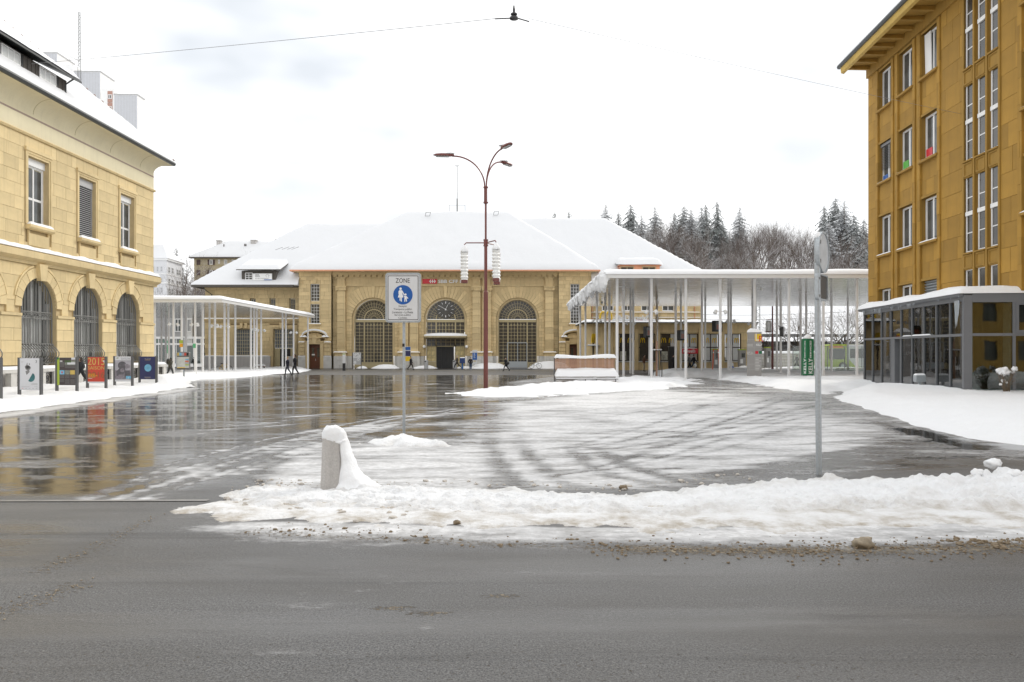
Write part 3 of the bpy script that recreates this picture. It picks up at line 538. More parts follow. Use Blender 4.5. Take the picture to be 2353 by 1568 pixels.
# ------------------------------------------------------------------ masonry: every stone its own piece, up to 300 a building
class Bank:
    def __init__(s, root, limit=300): s.root = root; s.limit = limit; s.L = []; s.cache = {}
    def poly(s, P, y, dep, mat, name='stone', pri=1.0):
        A = abs(sum(P[i][0]*P[(i+1) % len(P)][1] - P[(i+1) % len(P)][0]*P[i][1] for i in range(len(P))))/2
        if A > 0.004: s.L.append((A*pri, P, y, dep, mat, name))
    def wall(s, u0, u1, v0, v1, ch, ln, y, mat, holes=(), joint=0.020, dep=0.10, jit=0.006, seed=1, edges=None, name='stone', rngl=0.25, pri=1.0):
        r = random.Random(seed)
        if edges is None:
            n = max(1, round((v1 - v0)/ch)); edges = [v0 + (v1-v0)*i/n for i in range(n+1)]
        for ci, (a, b) in enumerate(zip(edges[:-1], edges[1:])):
            x = u0; off = ln*0.5 if ci % 2 else ln; first = True
            while x < u1 - 1e-6:
                L = (off if first else ln)*(1 + r.uniform(-rngl, rngl)); first = False
                e = x + L
                if u1 - e < ln*0.35: e = u1
                s.cell(x, e, a, b, y - r.uniform(-jit, jit), dep, mat, holes, joint/2, name, pri); x = e
    def cell(s, a, b, c, d, y, dep, mat, holes, j, name, pri):
        rects = [(a, b, c, d)]
        for h in holes:
            if h[0] == 'rect': hu0, hu1, hv0, hv1 = h[1:5]
            else: hu0, hu1, hv0, hv1 = h[1]-h[2], h[1]+h[2], h[3], h[4]
            out = []
            for (p, q, m, n) in rects:
                if q <= hu0+1e-6 or p >= hu1-1e-6 or n <= hv0+1e-6 or m >= hv1-1e-6: out.append((p, q, m, n)); continue
                if p < hu0: out.append((p, hu0, m, n))
                if q > hu1: out.append((hu1, q, m, n))
                p2, q2 = max(p, hu0), min(q, hu1)
                if m < hv0: out.append((p2, q2, m, hv0))
                if n > hv1: out.append((p2, q2, hv1, n))
            rects = out
        arcs = [h for h in holes if h[0] == 'arch']
        for (p, q, m, n) in rects:
            p += j; q -= j; m += j; n -= j
            if q - p < 0.05 or n - m < 0.05: continue
            parts = [[(p, m), (q, m), (q, n), (p, n)]]
            for h in arcs:
                uc, rr, vs = h[1], h[2], h[4]
                if n <= vs or m >= vs + rr or q <= uc - rr or p >= uc + rr: continue
                parts = []
                for (sa, sb) in ((p, min(q, uc)), (max(p, uc), q)):
                    if sb - sa < 0.03: continue
                    lo, hi = sa, sb
                    if n < vs + rr:
                        k = math.sqrt(max(rr*rr - (n - vs)**2, 0))
                        if sb <= uc: hi = min(hi, uc - k)
                        else: lo = max(lo, uc + k)
                    if hi - lo < 0.03: continue
                    us = [lo + (hi-lo)*i/7 for i in range(8)]
                    lowp = [(u, max(m, vs + math.sqrt(max(rr*rr - (u-uc)**2, 0)) if abs(u-uc) < rr else m)) for u in us]
                    lowp = [(u, min(v, n)) for u, v in lowp]
                    parts.append(lowp + [(hi, n), (lo, n)])
                break
            for P in parts:
                Q = [P[0]]
                for z in P[1:]:
                    if abs(z[0]-Q[-1][0]) + abs(z[1]-Q[-1][1]) > 1e-3: Q.append(z)
                if abs(Q[0][0]-Q[-1][0]) + abs(Q[0][1]-Q[-1][1]) < 1e-3: Q.pop()
                if len(Q) >= 3: s.poly(Q, y, dep, mat, name, pri)
    def voussoirs(s, uc, vs, r0, r1, n, y, mat, dep=0.12, joint=0.03, key=None, a0=0.0, a1=180.0):
        for i in range(n):
            p = R(a0 + (a1-a0)*i/n); q = R(a0 + (a1-a0)*(i+1)/n); mid = (p+q)/2; isk = key and i == n//2
            ro = key if isk else (r1(mid) if callable(r1) else r1); g0 = joint/2/r0; g1 = joint/2/ro
            P = [(uc + r0*math.cos(p+g0), vs + r0*math.sin(p+g0)), (uc + ro*math.cos(p+g1), vs + ro*math.sin(p+g1)), (uc + ro*math.cos(q-g1), vs + ro*math.sin(q-g1)), (uc + r0*math.cos(q-g0), vs + r0*math.sin(q-g0)), (uc + r0*math.cos(mid), vs + r0*math.sin(mid))]
            s.poly(P, y - (0.10 if isk else 0.0) - 0.008*(i % 3), dep, mat, 'keystone' if isk else 'voussoir', 3.0)
    def flush(s):
        s.L.sort(key=lambda t: -t[0]); rest = {}
        for i, (A, P, y, dep, mat, name) in enumerate(s.L):
            cu = sum(p[0] for p in P)/len(P); cv = sum(p[1] for p in P)/len(P)
            if i < s.limit:
                key = (mat.name, tuple((round(p[0]-cu, 2), round(p[1]-cv, 2)) for p in P), round(dep, 2))
                me = s.cache.get(key)
                if me is None:
                    me = s.cache[key] = MB().pxz([(p[0]-cu, p[1]-cv) for p in P], 0, dep).mesh(name, mat)
                link(name, me, s.root, (cu, y, cv))
            else: rest.setdefault(mat, MB()).pxz(P, y, y + dep)
        for m, mb in rest.items(): mb.build('stone', m, s.root, kind='stuff')
def wall_with_holes(mb, u0, u1, v0, v1, holes, y, mi=0, step_v=None):   # backing sheet with openings left free
    us = sorted({u0, u1} | {min(max(c, u0), u1) for h in holes for c in ((h[1], h[2]) if h[0] == 'rect' else (h[1]-h[2], h[1]+h[2]))})
    for a, b in zip(us[:-1], us[1:]):
        if b - a < 1e-5: continue
        mid = (a+b)/2; segs = [(v0, v1)]
        for h in holes:
            hu0, hu1, hv0, hv1 = (h[1], h[2], h[3], h[4]) if h[0] == 'rect' else (h[1]-h[2], h[1]+h[2], h[3], h[4])
            if not (hu0 < mid < hu1): continue
            n = []
            for (p, q) in segs:
                if q <= hv0 or p >= hv1: n.append((p, q)); continue
                if p < hv0: n.append((p, hv0))
                if q > hv1: n.append((hv1, q))
            segs = n
        for (p, q) in segs:
            arc = [h for h in holes if h[0] == 'arch' and abs(h[1]-mid) < h[2] and abs(p - h[4]) < 1e-5]
            if arc:
                h = arc[0]; n = 24; low = [(a + (b-a)*i/n, h[4] + math.sqrt(max(h[2]**2 - (a + (b-a)*i/n - h[1])**2, 0))) for i in range(n+1)]
                for k in range(n):
                    (x0, z0), (x1, z1) = low[k], low[k+1]; mb.add([(x0, y, z0), (x1, y, z1), (x1, y, q), (x0, y, q)], [(0, 1, 2, 3)], mi)
            else: mb.add([(a, y, p), (b, y, p), (b, y, q), (a, y, q)], [(0, 1, 2, 3)], mi)
    return mb
def reveal(mb, h, y0, y1, mi=0):
    if h[0] == 'rect':
        _, a, b, c, d = h
        mb.add([(a,y0,c),(a,y1,c),(a,y1,d),(a,y0,d)], [(0,1,2,3)], mi).add([(b,y0,c),(b,y0,d),(b,y1,d),(b,y1,c)], [(0,1,2,3)], mi)
        mb.add([(a,y0,d),(a,y1,d),(b,y1,d),(b,y0,d)], [(0,1,2,3)], mi).add([(a,y0,c),(b,y0,c),(b,y1,c),(a,y1,c)], [(0,1,2,3)], mi)
    else:
        _, uc, r, vb, vs = h
        for sx in (-1, 1): mb.add([(uc+sx*r,y0,vb),(uc+sx*r,y1,vb),(uc+sx*r,y1,vs),(uc+sx*r,y0,vs)], [(0,1,2,3)], mi)
        n = 28
        for k in range(n):
            a, b = PI*k/n, PI*(k+1)/n
            mb.add([(uc+r*math.cos(a),y0,vs+r*math.sin(a)),(uc+r*math.cos(b),y0,vs+r*math.sin(b)),(uc+r*math.cos(b),y1,vs+r*math.sin(b)),(uc+r*math.cos(a),y1,vs+r*math.sin(a))], [(0,1,2,3)], mi)
        mb.add([(uc-r,y0,vb),(uc+r,y0,vb),(uc+r,y1,vb),(uc-r,y1,vb)], [(0,1,2,3)], mi)
_pc = {}
def pane(parent, x0, x1, z0, z1, y, mat, name='pane'):
    k = (round(x1-x0, 3), round(z1-z0, 3), mat.name); me = _pc.get(k)
    if me is None: me = _pc[k] = MB().box(-(x1-x0)/2, (x1-x0)/2, -.006, .006, -(z1-z0)/2, (z1-z0)/2).mesh(name, mat)
    return link(name, me, parent, ((x0+x1)/2, y, (z0+z1)/2))
def window(parent, u0, u1, v0, v1, y, cols, rows, fm, gm_, fr=.07, bar=.04, panes=True, name='window', dep=.07, vcuts=None, single=False):
    """frame with bars as one mesh; each pane a child"""
    mb = MB(); mb.box(u0, u0+fr, y, y+dep, v0, v1).box(u1-fr, u1, y, y+dep, v0, v1).box(u0+fr, u1-fr, y, y+dep, v0, v0+fr).box(u0+fr, u1-fr, y, y+dep, v1-fr, v1)
    xs = [u0+fr + (u1-u0-2*fr)*i/cols for i in range(cols+1)]; zs = vcuts or [v0+fr + (v1-v0-2*fr)*i/rows for i in range(rows+1)]
    for x in xs[1:-1]: mb.box(x-bar/2, x+bar/2, y+.01, y+dep-.01, v0+fr, v1-fr)
    for z in zs[1:-1]: mb.box(u0+fr, u1-fr, y+.014, y+dep-.014, z-bar/2, z+bar/2)
    o = mb.build(name, fm, parent)
    if panes and not single:
        for a, b in zip(xs[:-1], xs[1:]):
            for c, d in zip(zs[:-1], zs[1:]): pane(o, a+bar/2-.004, b-bar/2+.004, c+bar/2-.004, d-bar/2+.004, y+dep*.5, gm_)
    elif panes: pane(o, u0+fr, u1-fr, v0+fr, v1-fr, y+dep*.5, gm_)
    return o
def dome_snow(mb, x0, x1, y0, y1, z, h, seed=0, nx=18, ny=5, amp=.25):   # pillow of snow on a ledge
    vs = []; 
    for j in range(ny+1):
        for i in range(nx+1):
            u, v = i/nx, j/ny; e = min(1, (min(u, 1-u)*(x1-x0)/max(h, .02)))**.5 * min(1, min(v, 1-v)*(y1-y0)/max(h*.8, .02))**.5
            x = x0 + (x1-x0)*u; y = y0 + (y1-y0)*v
            vs.append((x, y, z + h*e*(1 + amp*mnoise.noise(Vector((x*1.3+seed, y*1.3, seed*2.1))))))
    b = len(vs); fs = [(j*(nx+1)+i, j*(nx+1)+i+1, (j+1)*(nx+1)+i+1, (j+1)*(nx+1)+i) for j in range(ny) for i in range(nx)]
    mb.add(vs, fs)
    return mb.add([(x0,y0,z),(x1,y0,z),(x1,y1,z),(x0,y1,z)], [(0,3,2,1)])
def hip_roof(name, parent, x0, x1, y0, y1, ze, zr, pl, pr, pf, pb, thick=.4, mat=None, nx=90, ny=46, seed=0, flare=0.0, wav=.12, cut=None):
    """snow lying on a hipped roof: planes rising from each eave at their pitch (0 = no hip), rounded at the rim"""
    xs = np.concatenate([[x0, x0+.06, x0+.2], np.linspace(x0+.45, x1-.45, nx), [x1-.2, x1-.06, x1]]); ys = np.concatenate([[y0, y0+.06, y0+.2], np.linspace(y0+.45, y1-.45, ny), [y1-.2, y1-.06, y1]])
    X, Y = np.meshgrid(xs, ys); H = np.full(X.shape, zr - ze)
    for p, d in ((pl, X-x0), (pr, x1-X), (pf, Y-y0), (pb, y1-Y)):
        if p: H = np.minimum(H, p*d - (flare*np.exp(-d/2.2)*d*0.35 if flare else 0))
    e = np.minimum.reduce([X-x0, x1-X, Y-y0, y1-Y]); rim = np.clip(e/.45, 0, 1)**.5
    N = (fbm(X*.35+seed, Y*.35+seed, 4) - .5)
    Z = ze + H + thick*rim*(1 + .5*N) + wav*N*rim
    o = grid_obj(name, X, Y, Z, mat or mt['roof_snow'], parent=parent, keep=cut(X, Y, Z) if cut else None)
    return o
def bracket_snow(*a): pass
# ------------------------------------------------------------------ railway station
SX, SY, SG = (1022.5 - CX)*110/FPX, 110.0, -0.25
s_ = 110/FPX
su = lambda px: (px - 1022.5)*s_
sz = lambda py: (846.3 - py)*s_
st = thing('railway_station', 'yellow sandstone railway station with three tall arched windows and a snow covered hipped roof', 'station', (SX, SY, SG))
bk = Bank(st, 300)
xl0, xl1, xr0, xr1 = su(686.5), su(761.4), su(1283.6), su(1358.5)
ztop = sz(622)
arch_c = [-167*s_, 0.0, 167*s_]; ra = 49.5*s_; vsp = sz(733)
holes_c = [('arch', c, ra, 0.0, vsp) for c in arch_c]
zent = sz(657.5)
# centre bay backing
wb = MB(); YB = 0.75
wall_with_holes(wb, xl1, xr0, 0, zent, holes_c, YB + .09)
for h in holes_c: reveal(wb, h, YB + .02, YB + 1.0)
wb.build('wall', mt['smortar'], st)
ped = sz(818.5)
def r_out(a):
    k = 62*s_; return min(78*s_/max(abs(math.sin(a)), .05), k/max(abs(math.cos(a)), .05), 79*s_)
for c in arch_c:
    bk.voussoirs(c, vsp, ra, r_out, 25, YB, mt['sstone'], key=76*s_)
    arc = MB(); n = 40
    o_ = [(c + (ra+.01)*math.cos(PI*i/n), vsp + (ra+.01)*math.sin(PI*i/n)) for i in range(n+1)]; i_ = [(c + (ra-.28)*math.cos(PI*i/n), vsp + (ra-.28)*math.sin(PI*i/n)) for i in range(n+1)]
    for k in range(n): arc.pxz([o_[k], o_[k+1], i_[k+1], i_[k]], YB + .22, YB + .5)
    arc.box(c-ra, c-ra+.28, YB+.22, YB+.5, ped, vsp).box(c+ra-.28, c+ra, YB+.22, YB+.5, ped, vsp)
    arc.build('archivolt', mt['swall'], st)
    for sx in (-1, 1):
        a, b = sorted((c + sx*ra, c + sx*62*s_)); bk.wall(a, b, ped, vsp, .42, b-a, YB, mt['sstone'], seed=int(50+c), rngl=0, pri=.5)
        w_ = MB().box(a, b, YB-.04, YB+.1, 0, ped-.02); w_.build('plinth', mt['white_stone'], st)
# spandrel plain stone above/between arches
for a, b in ((xl1, arch_c[0]-62*s_), (arch_c[0]+62*s_, arch_c[1]-62*s_), (arch_c[1]+62*s_, arch_c[2]-62*s_), (arch_c[2]+62*s_, xr0)):
    bk.wall(a, b, ped, zent, .55, 1.1, YB+.02, mt['sstone'], seed=int(a*7)+90, pri=.4)
sp = MB(); holes_s = [('arch', c, 66*s_, vsp-3, vsp) for c in arch_c]
wall_with_holes(sp, xl1, xr0, vsp+.0, zent, holes_s, YB+.055); sp.build('spandrel', mt['swall'], st)
# pilasters with capitals and pedestals
pil = []
for c0, c1 in ((-105, -86), (-81, -63), (63, 81), (86, 105), (-249, -231), (231, 249)):
    a, b = c0*s_, c1*s_; z0, z1 = sz(809), sz(668.5); r = random.Random(c0)
    n = 10
    for i in range(n):
        za = z0 + (z1-z0)*i/n; zb = z0 + (z1-z0)*(i+1)/n; t0 = .06*(1-i/n)
        bk.poly([(a-t0, za+.012), (b+t0, za+.012), (b+t0*.9, zb-.012), (a-t0*.9, zb-.012)], YB-.42 + r.uniform(-.004, .004), .44, mt['sstone'], 'pilaster_block', 4)
    fl = MB()
    for k in range(6): x = a + (b-a)*(k+.5)/6; fl.box(x-.05, x+.05, YB-.455, YB-.42, sz(800), sz(786.5))
    fl.build('fluted_panel', mt['swall'], st)
    cp = MB(); m_ = (a+b)/2; hw = (b-a)/2
    cp.box(a-.18, b+.18, YB-.62, YB, sz(661), sz(657.6)).box(a-.05, b+.05, YB-.52, YB, sz(668), sz(661.1))
    for sx in (-1, 1):
        x = m_ + sx*(hw+.02); cp.pxz(disc(x, sz(664.6), .20, 14), YB-.66, YB-.10); cp.pxz(disc(x, sz(664.6), .08, 8), YB-.70, YB-.66)
    cp.build('capital', mt['sstone'], st)
    fz = MB().box(a, b, YB-.35, YB+.05, sz(657.5)+.02, sz(640)).box(a-.12, b+.12, YB-.5, YB+.05, sz(640), sz(637))
    for k in range(3): x = a + (b-a)*(k+.5)/3; fz.box(x-.09, x+.09, YB-.40, YB-.35, sz(653), sz(642))
    fz.build('frieze_block', mt['swall'], st)
for c0, c1 in ((-110, -58), (58, 110), (-256, -226), (226, 256)):
    p = MB(); a, b = c0*s_, c1*s_
    p.box(a, b, YB-.75, YB, 0, ped-.02); p.build('pedestal', mt['white_stone'], st)
    q = MB().box(a+.1, b-.1, YB-.68, YB-.02, ped-.02, sz(812)).box(a-.06, b+.06, YB-.8, YB-.02, sz(812), sz(810)); q.build('pedestal_cap', mt['swall'], st)
    dome_snow(MB(), a-.05, b+.05, YB-.8, YB-.4, sz(810), .12, int(c0)).build('ledge_snow', mt['snow'], st)
    t = MB(); m_ = (a+b)/2; ow = min(1.0, (b-a)*.32)
    ring_mesh(t, [(m_ + ow*math.cos(2*PI*i/20), sz(833) + .42*math.sin(2*PI*i/20)) for i in range(20)], [(m_ + (ow-.08)*math.cos(2*PI*i/20), sz(833) + .35*math.sin(2*PI*i/20)) for i in range(20)], YB-.79, YB-.75); t.build('oval_moulding', mt['white_stone'], st)
# entablature
e = MB(); e.box(xl1, xr0, YB-.12, YB+.3, zent, sz(652)).box(xl1, xr0, YB-.02, YB+.3, sz(652), sz(640)).box(xl1, xr0, YB-.16, YB+.3, sz(640), sz(636.5)).box(xl1, xr0, YB-.22, YB+.3, sz(636.5), sz(631.5)).box(xl1, xr0, YB-.6, YB+.3, sz(631.5), sz(627)).box(xl1, xr0, YB-.8, YB+.3, sz(627), ztop)
e.build('entablature', mt['swall'], st)
nd_ = 40
for i in range(nd_):
    x = xl1 + (xr0-xl1)*(i+.5)/nd_
    if i == 0: dm = MB().box(-.30, .30, 0, .30, 0, sz(631.5)-sz(636)).mesh('dentil', mt['swall'])
    link('dentil', dm, st, (x, YB-.50, sz(636)))
# corner towers
for k, (a, b) in enumerate(((xl0, xl1), (xr0, xr1))):
    c = (a+b)/2; t = MB(); wh = ('rect', c-.62, c+.62, sz(744.5), sz(653)); dh = ('rect', c-.76, c+.76, 0, sz(792))
    wall_with_holes(t, a, b, 0, ztop, [wh, dh], .10); reveal(t, wh, .02, .38); reveal(t, dh, 0, .55)
    t.box(a, a+.001, .02, 1.6, 0, ztop).box(b-.001, b, .02, 1.6, 0, ztop); t.build('tower_wall', mt['smortar'], st)
    for xe, sg in ((a, 1), (b, -1)):
        sd_ = MB()
        sd_.box(min(xe, xe+sg*.09), max(xe, xe+sg*.09), .1, 1.6, 0, ztop); sd_.build('tower_return', mt['swall'], st)
    bk.wall(a, b, sz(820), sz(627), .52, 1.15, 0, mt['sstone'], holes=[('rect', c-.76, c+.76, sz(744.5), sz(651)), dh, ('rect', c-1.3, c+1.3, sz(820), sz(766))], seed=31+k)
    co_ = MB().box(a-.10, b+.10, -.25, .4, sz(627), sz(624)).box(a-.2, b+.2, -.55, .4, sz(624), ztop); co_.build('tower_cornice', mt['swall'], st)
    ws = MB().box(c-.76, c-.62, -.03, .2, sz(744.5), sz(651)).box(c+.62, c+.76, -.03, .2, sz(744.5), sz(651)).box(c-.62, c+.62, -.03, .2, sz(653), sz(651)).box(c-.88, c+.88, -.16, .1, sz(747), sz(744.6))
    ws.pxz([(c-.2, sz(652)), (c+.2, sz(652)), (c+.3, sz(641)), (c-.3, sz(641))], -.10, .05); ws.box(c-.62, c+.62, .04, .3, sz(699), sz(692.5)); ws.build('window_surround', mt['swall'], st)
    dome_snow(MB(), c-.86, c+.86, -.16, .0, sz(744.6), .12, k).build('ledge_snow', mt['snow'], st)
    window(st, c-.62, c+.62, sz(692.5), sz(653), .2, 3, 5, mt['whitep'], mt['pane'], fr=.06, bar=.045)
    window(st, c-.62, c+.62, sz(744.5), sz(699), .2, 3, 6, mt['whitep'], mt['pane'], fr=.06, bar=.045)
    # porch around the door
    pr = MB()
    for sx in (-1, 1):
        x = c + sx*1.02; pr.box(x-.24, x+.24, -.42, .12, 0, sz(787)); pr.box(x-.30, x+.30, -.5, .12, sz(787), sz(784))
        pr.box(min(x-.1, x+.1), max(x-.1, x+.1), -.47, -.42, sz(838), sz(790))
    pr.box(c-.78, c+.78, -.36, .12, sz(791.5), sz(777)).box(c-1.5, c+1.5, -.55, .12, sz(777.5), sz(774.8))
    pr.pxz([(c-.24, sz(790)), (c+.24, sz(790)), (c+.34, sz(771)), (c-.34, sz(771))], -.5, -.2); pr.build('porch', mt['swall'], st)
    hd = MB(); n = 20; W = 1.62; zz = sz(774.8); rise = sz(762.5)-sz(774.8)
    for i in range(n):
        t0, t1 = -1 + 2*i/n, -1 + 2*(i+1)/n; f = lambda q: zz + rise*(1-q*q)**.6
        hd.pxz([(c+W*t0, f(t0)), (c+W*t1, f(t1)), (c+W*t1, f(t1)+.14), (c+W*t0, f(t0)+.14)], -.62, .1)
        if abs(t0) < .85: hd.pxz([(c+W*.8*t0, zz), (c+W*.8*t1, zz), (c+W*.8*t1, max(zz, f(t1)-.15)), (c+W*.8*t0, max(zz, f(t0)-.15))], -.25, .1)
    hd.build('arched_hood', mt['swall'], st)
    hs = MB()
    for i in range(n):
        t0, t1 = -1 + 2*i/n, -1 + 2*(i+1)/n
        hs.pxz([(c+W*t0*1.02, f(t0)+.14), (c+W*t1*1.02, f(t1)+.14), (c+W*t1*1.04, f(t1)+.36), (c+W*t0*1.04, f(t0)+.36)], -.66, .02)
    for sx in (-1, 1): dome_snow(hs, c+sx*1.5-.45, c+sx*1.5+.45, -.7, 0, sz(774.8), .26, k)
    hs.build('hood_snow', mt['snow'], st)
    for sx in (-1, 1):
        a2, b2 = sorted((c+sx*1.32, c+sx*2.2)); z = sz(817)
        while z < sz(790):
            MB().box(a2, b2, -.34, .02, z+.03, z+.50).build('rusticated_block', mt['sstone'], st); z += .53
        MB().box(a2-.05, b2+.05, -.42, .02, sz(790.5)+.02, sz(787)).build('block_cap', mt['swall'], st)
        MB().box(a2-.06, b2+.1, -.45, .05, 0, sz(819)).build('plinth', mt['white_stone'], st)
        q = MB(); dome_snow(q, a2-.05, b2+.05, -.44, 0, sz(787), .16, sx); dome_snow(q, a2-.06, b2+.1, -.46, -.3, sz(819), .06, sx); q.build('ledge_snow', mt['snow'], st)
    dr_ = MB().box(c-.76, c+.76, .36, .44, 0, sz(792)).build('door', mt['doorwood'], st)
    dl = MB()
    for sx in (-1, 1): dl.box(c+sx*.37-.22, c+sx*.37+.22, .335, .36, 1.45, 2.85).box(c+sx*.37-.22, c+sx*.37+.22, .33, .36, .25, .75).box(c+sx*.37-.22, c+sx*.37+.22, .33, .36, .82, 1.3)
    dl.build('door_panel', mt['doorwood'], dr_)
    for sx in (-1, 1): pane(dr_, c+sx*.37-.17, c+sx*.37+.17, 1.5, 2.8, .33, mt['pane'], 'door_glass')
    MB().box(c-.02, c+.02, .28, .35, 1.0, 1.3).build('handle', mt['whitep'], dr_)
    if k == 0: MB().box(c-.55, c-.1, .318, .325, 1.75, 1.95).build('notice', mt['white'], dr_)
    MB().box(c-.11, c+.11, -.385, -.36, sz(789.5), sz(786.2)).build('house_number_plate', mt['blue'], st)
    text('4' if k == 0 else '8', mt['white'], st, c, -.39, sz(787.9), h=.12, name='house_number')
# glazed arches
def glazing(c, central):
    y = YB + .62; rw = ra - .28; fm = mt['beige']; mb = MB()
    mb.box(c-rw, c-rw+.12, y, y+.14, 0 if not central else 5.0, vsp).box(c+rw-.12, c+rw, y, y+.14, 0 if not central else 5.0, vsp)
    zb = sz(834) if not central else sz(774)
    n = 36
    for i in range(n):
        a, b = PI*i/n, PI*(i+1)/n
        def seg(r0, r1, y0, y1): mb.pxz([(c+r0*math.cos(a), vsp+r0*math.sin(a)), (c+r1*math.cos(a), vsp+r1*math.sin(a)), (c+r1*math.cos(b), vsp+r1*math.sin(b)), (c+r0*math.cos(b), vsp+r0*math.sin(b))], y0, y1)
        seg(rw-.12, rw, y, y+.14)
        for rr in (rw*.63, rw*.80): seg(rr-.02, rr+.02, y+.04, y+.09)
        if not central: seg(rw*.50-.08, rw*.50+.06, y-.06, y+.12)
        elif not (R(25) < a < R(155)): seg(rw*.50-.08, rw*.50+.06, y-.06, y+.12)
        seg(rw*.16-.02, rw*.16+.02, y+.04, y+.09); seg(rw*.32-.02, rw*.32+.02, y+.04, y+.09)
    for k in range(1, 18):
        a = PI*k/18; mb.beam((c+rw*.5*math.cos(a), y+.065, vsp+rw*.5*math.sin(a)), (c+rw*math.cos(a), y+.065, vsp+rw*math.sin(a)), .05, .04)
    for k in range(1, 12):
        a = PI*k/12; mb.beam((c+rw*.16*math.cos(a), y+.065, vsp+rw*.16*math.sin(a)), (c+rw*.5*math.cos(a), y+.065, vsp+rw*.5*math.sin(a)), .05, .04)
    mb.box(c-rw, c+rw, y-.10, y+.16, vsp-.42, vsp-.05)
    zt = vsp-.42
    for m_ in (-.5, .5): mb.box(c+m_*rw-.09, c+m_*rw+.09, y-.06, y+.14, zb, zt)
    mb.box(c-.045, c+.045, y-.02, y+.12, zb, zt)
    xs = [-rw+.12, -rw*.75, -rw*.5, -rw*.333, -rw*.166, 0, rw*.166, rw*.333, rw*.5, rw*.75, rw-.12]
    rows = 12 if not central else 4; zs = [zt - (zt-zb)*i/rows for i in range(rows+1)]
    for x in xs[1:-1]: mb.box(c+x-.022, c+x+.022, y+.03, y+.09, zb, zt)
    for z in zs: mb.box(c-rw+.1, c+rw-.1, y+.034, y+.086, z-.022, z+.022)
    for i, x in enumerate(xs[1:-1]):                   # rosettes in the top row, round nodes below
        if i in (2, 5, 6, 4, 3) or True:
            if i % 2 == 0 or abs(x) < rw*.4:
                ring_mesh(mb, disc(c+x, zs[1]+.12, .12, 10), disc(c+x, zs[1]+.12, .07, 10), y+.02, y+.1)
        for z in zs[2:-2:2]:
            mb.pxz(disc(c+x, z, .075, 6), y+.028, y+.092)
    if not central:
        mb.box(c-rw, c+rw, y-.02, y+.10, 0, zb-.03).box(c-rw, c+rw, y-.05, y+.12, zb-.06, zb+.06)
        for m_ in (-.5, 0, .5): mb.box(c+m_*rw-.02, c+m_*rw+.02, y-.04, y, 0, zb)
    o = mb.build('arched_window', fm, st)
    for a, b in zip(xs[:-1], xs[1:]):
        for p, q in zip(zs[:-1], zs[1:]): pane(o, c+a, c+b, q, p, y+.07 + .004*rng.uniform(-1, 1), mt['pane'])
    # fan panes: one per bay between the rays
    for k in range(18):
        a, b = PI*k/18, PI*(k+1)/18; P = [(c+rw*.5*math.cos(a), vsp+rw*.5*math.sin(a)), (c+rw*math.cos(a), vsp+rw*math.sin(a)), (c+rw*math.cos(b), vsp+rw*math.sin(b)), (c+rw*.5*math.cos(b), vsp+rw*.5*math.sin(b))]
        MB().pxz(P, y+.062, y+.075).build('fan_pane', mt['pane'], o)
    for k in range(12):
        a, b = PI*k/12, PI*(k+1)/12; P = [(c, vsp), (c+rw*.5*math.cos(a), vsp+rw*.5*math.sin(a)), (c+rw*.5*math.cos(b), vsp+rw*.5*math.sin(b))]
        MB().pxz(P, y+.062, y+.075).build('fan_pane', mt['pane'], o)
    return o
gl_l = glazing(arch_c[0], False); glazing(arch_c[1], True); gl_r = glazing(arch_c[2], False)
MB().box(arch_c[2]-.55*2.75+.05, arch_c[2]+.55*2.75-.2, YB+.5, YB+.56, .05, .9).build('metal_door_panel', mt['galv'], st)
dfm = MB(); c = arch_c[2]
for x in (-1.42, 0, 1.30): dfm.box(c+x-.05, c+x+.05, YB+.49, YB+.58, 0, 3.55)
dfm.box(c-1.42, c+1.30, YB+.49, YB+.58, 3.47, 3.57); dfm.build('metal_door_frame', mt['galv'], st)
# station clock
ck = MB(); c = 0; zc = sz(710.5); yk = YB + .42
for k in range(12):
    a = PI*k/6; r0, r1 = .82, 1.10; ck.beam((c+r0*math.sin(a), yk, zc+r0*math.cos(a)), (c+r1*math.sin(a), yk, zc+r1*math.cos(a)), .11, .05)
MB().pxz(disc(0, zc, 1.22, 40), yk+.06, yk+.10).build('clock_disc', mt['pane'], st)
ck.build('clock_marks', mt['white'], st)
hh = MB()
for ang, L, wd in ((25, .72, .13), (-60, 1.18, .10)):
    a = R(ang); hh.beam((c-.22*math.sin(a), yk-.06, zc-.22*math.cos(a)), (c+L*math.sin(a), yk-.06, zc+L*math.cos(a)), wd, .04)
hh.pxz(disc(0, zc, .10, 12), yk-.09, yk-.02); hh.build('clock_hands', mt['white'], st)
# entrance under the curved marquee
en = MB(); rw = ra-.28; y = YB+.62; z1 = sz(778)
for x in (-rw, -rw*.5-.06, rw*.5-.06, rw-.12): en.box(x, x+.12, y, y+.12, 0, z1)
en.box(-rw, rw, y-.02, y+.14, z1-.1, z1+.25).box(-rw, rw, y, y+.12, sz(797), sz(795)).box(-rw, rw, y+.02, y+.1, sz(786.5), sz(785.5))
for x in (-rw*.75, rw*.75, -rw*.25, 0, rw*.25): en.box(x-.025, x+.025, y+.02, y+.1, sz(795) if abs(x) < rw*.5 else .0, z1)
for z in (.95, 1.75): en.box(-rw, -rw*.5, y+.02, y+.1, z-.03, z+.03).box(rw*.5, rw, y+.02, y+.1, z-.03, z+.03)
en.box(-rw, -rw*.5, y+.01, y+.11, 0, .9).box(rw*.5, rw, y+.01, y+.11, 0, .9)
eo = en.build('entrance_screen', mt['beige'], st)
mt['amber'] = M('lit_hall_amber', (0.55, 0.45, 0.22), 0.3, var=0.5, scale=2)  # light of the hall behind is put into this amber
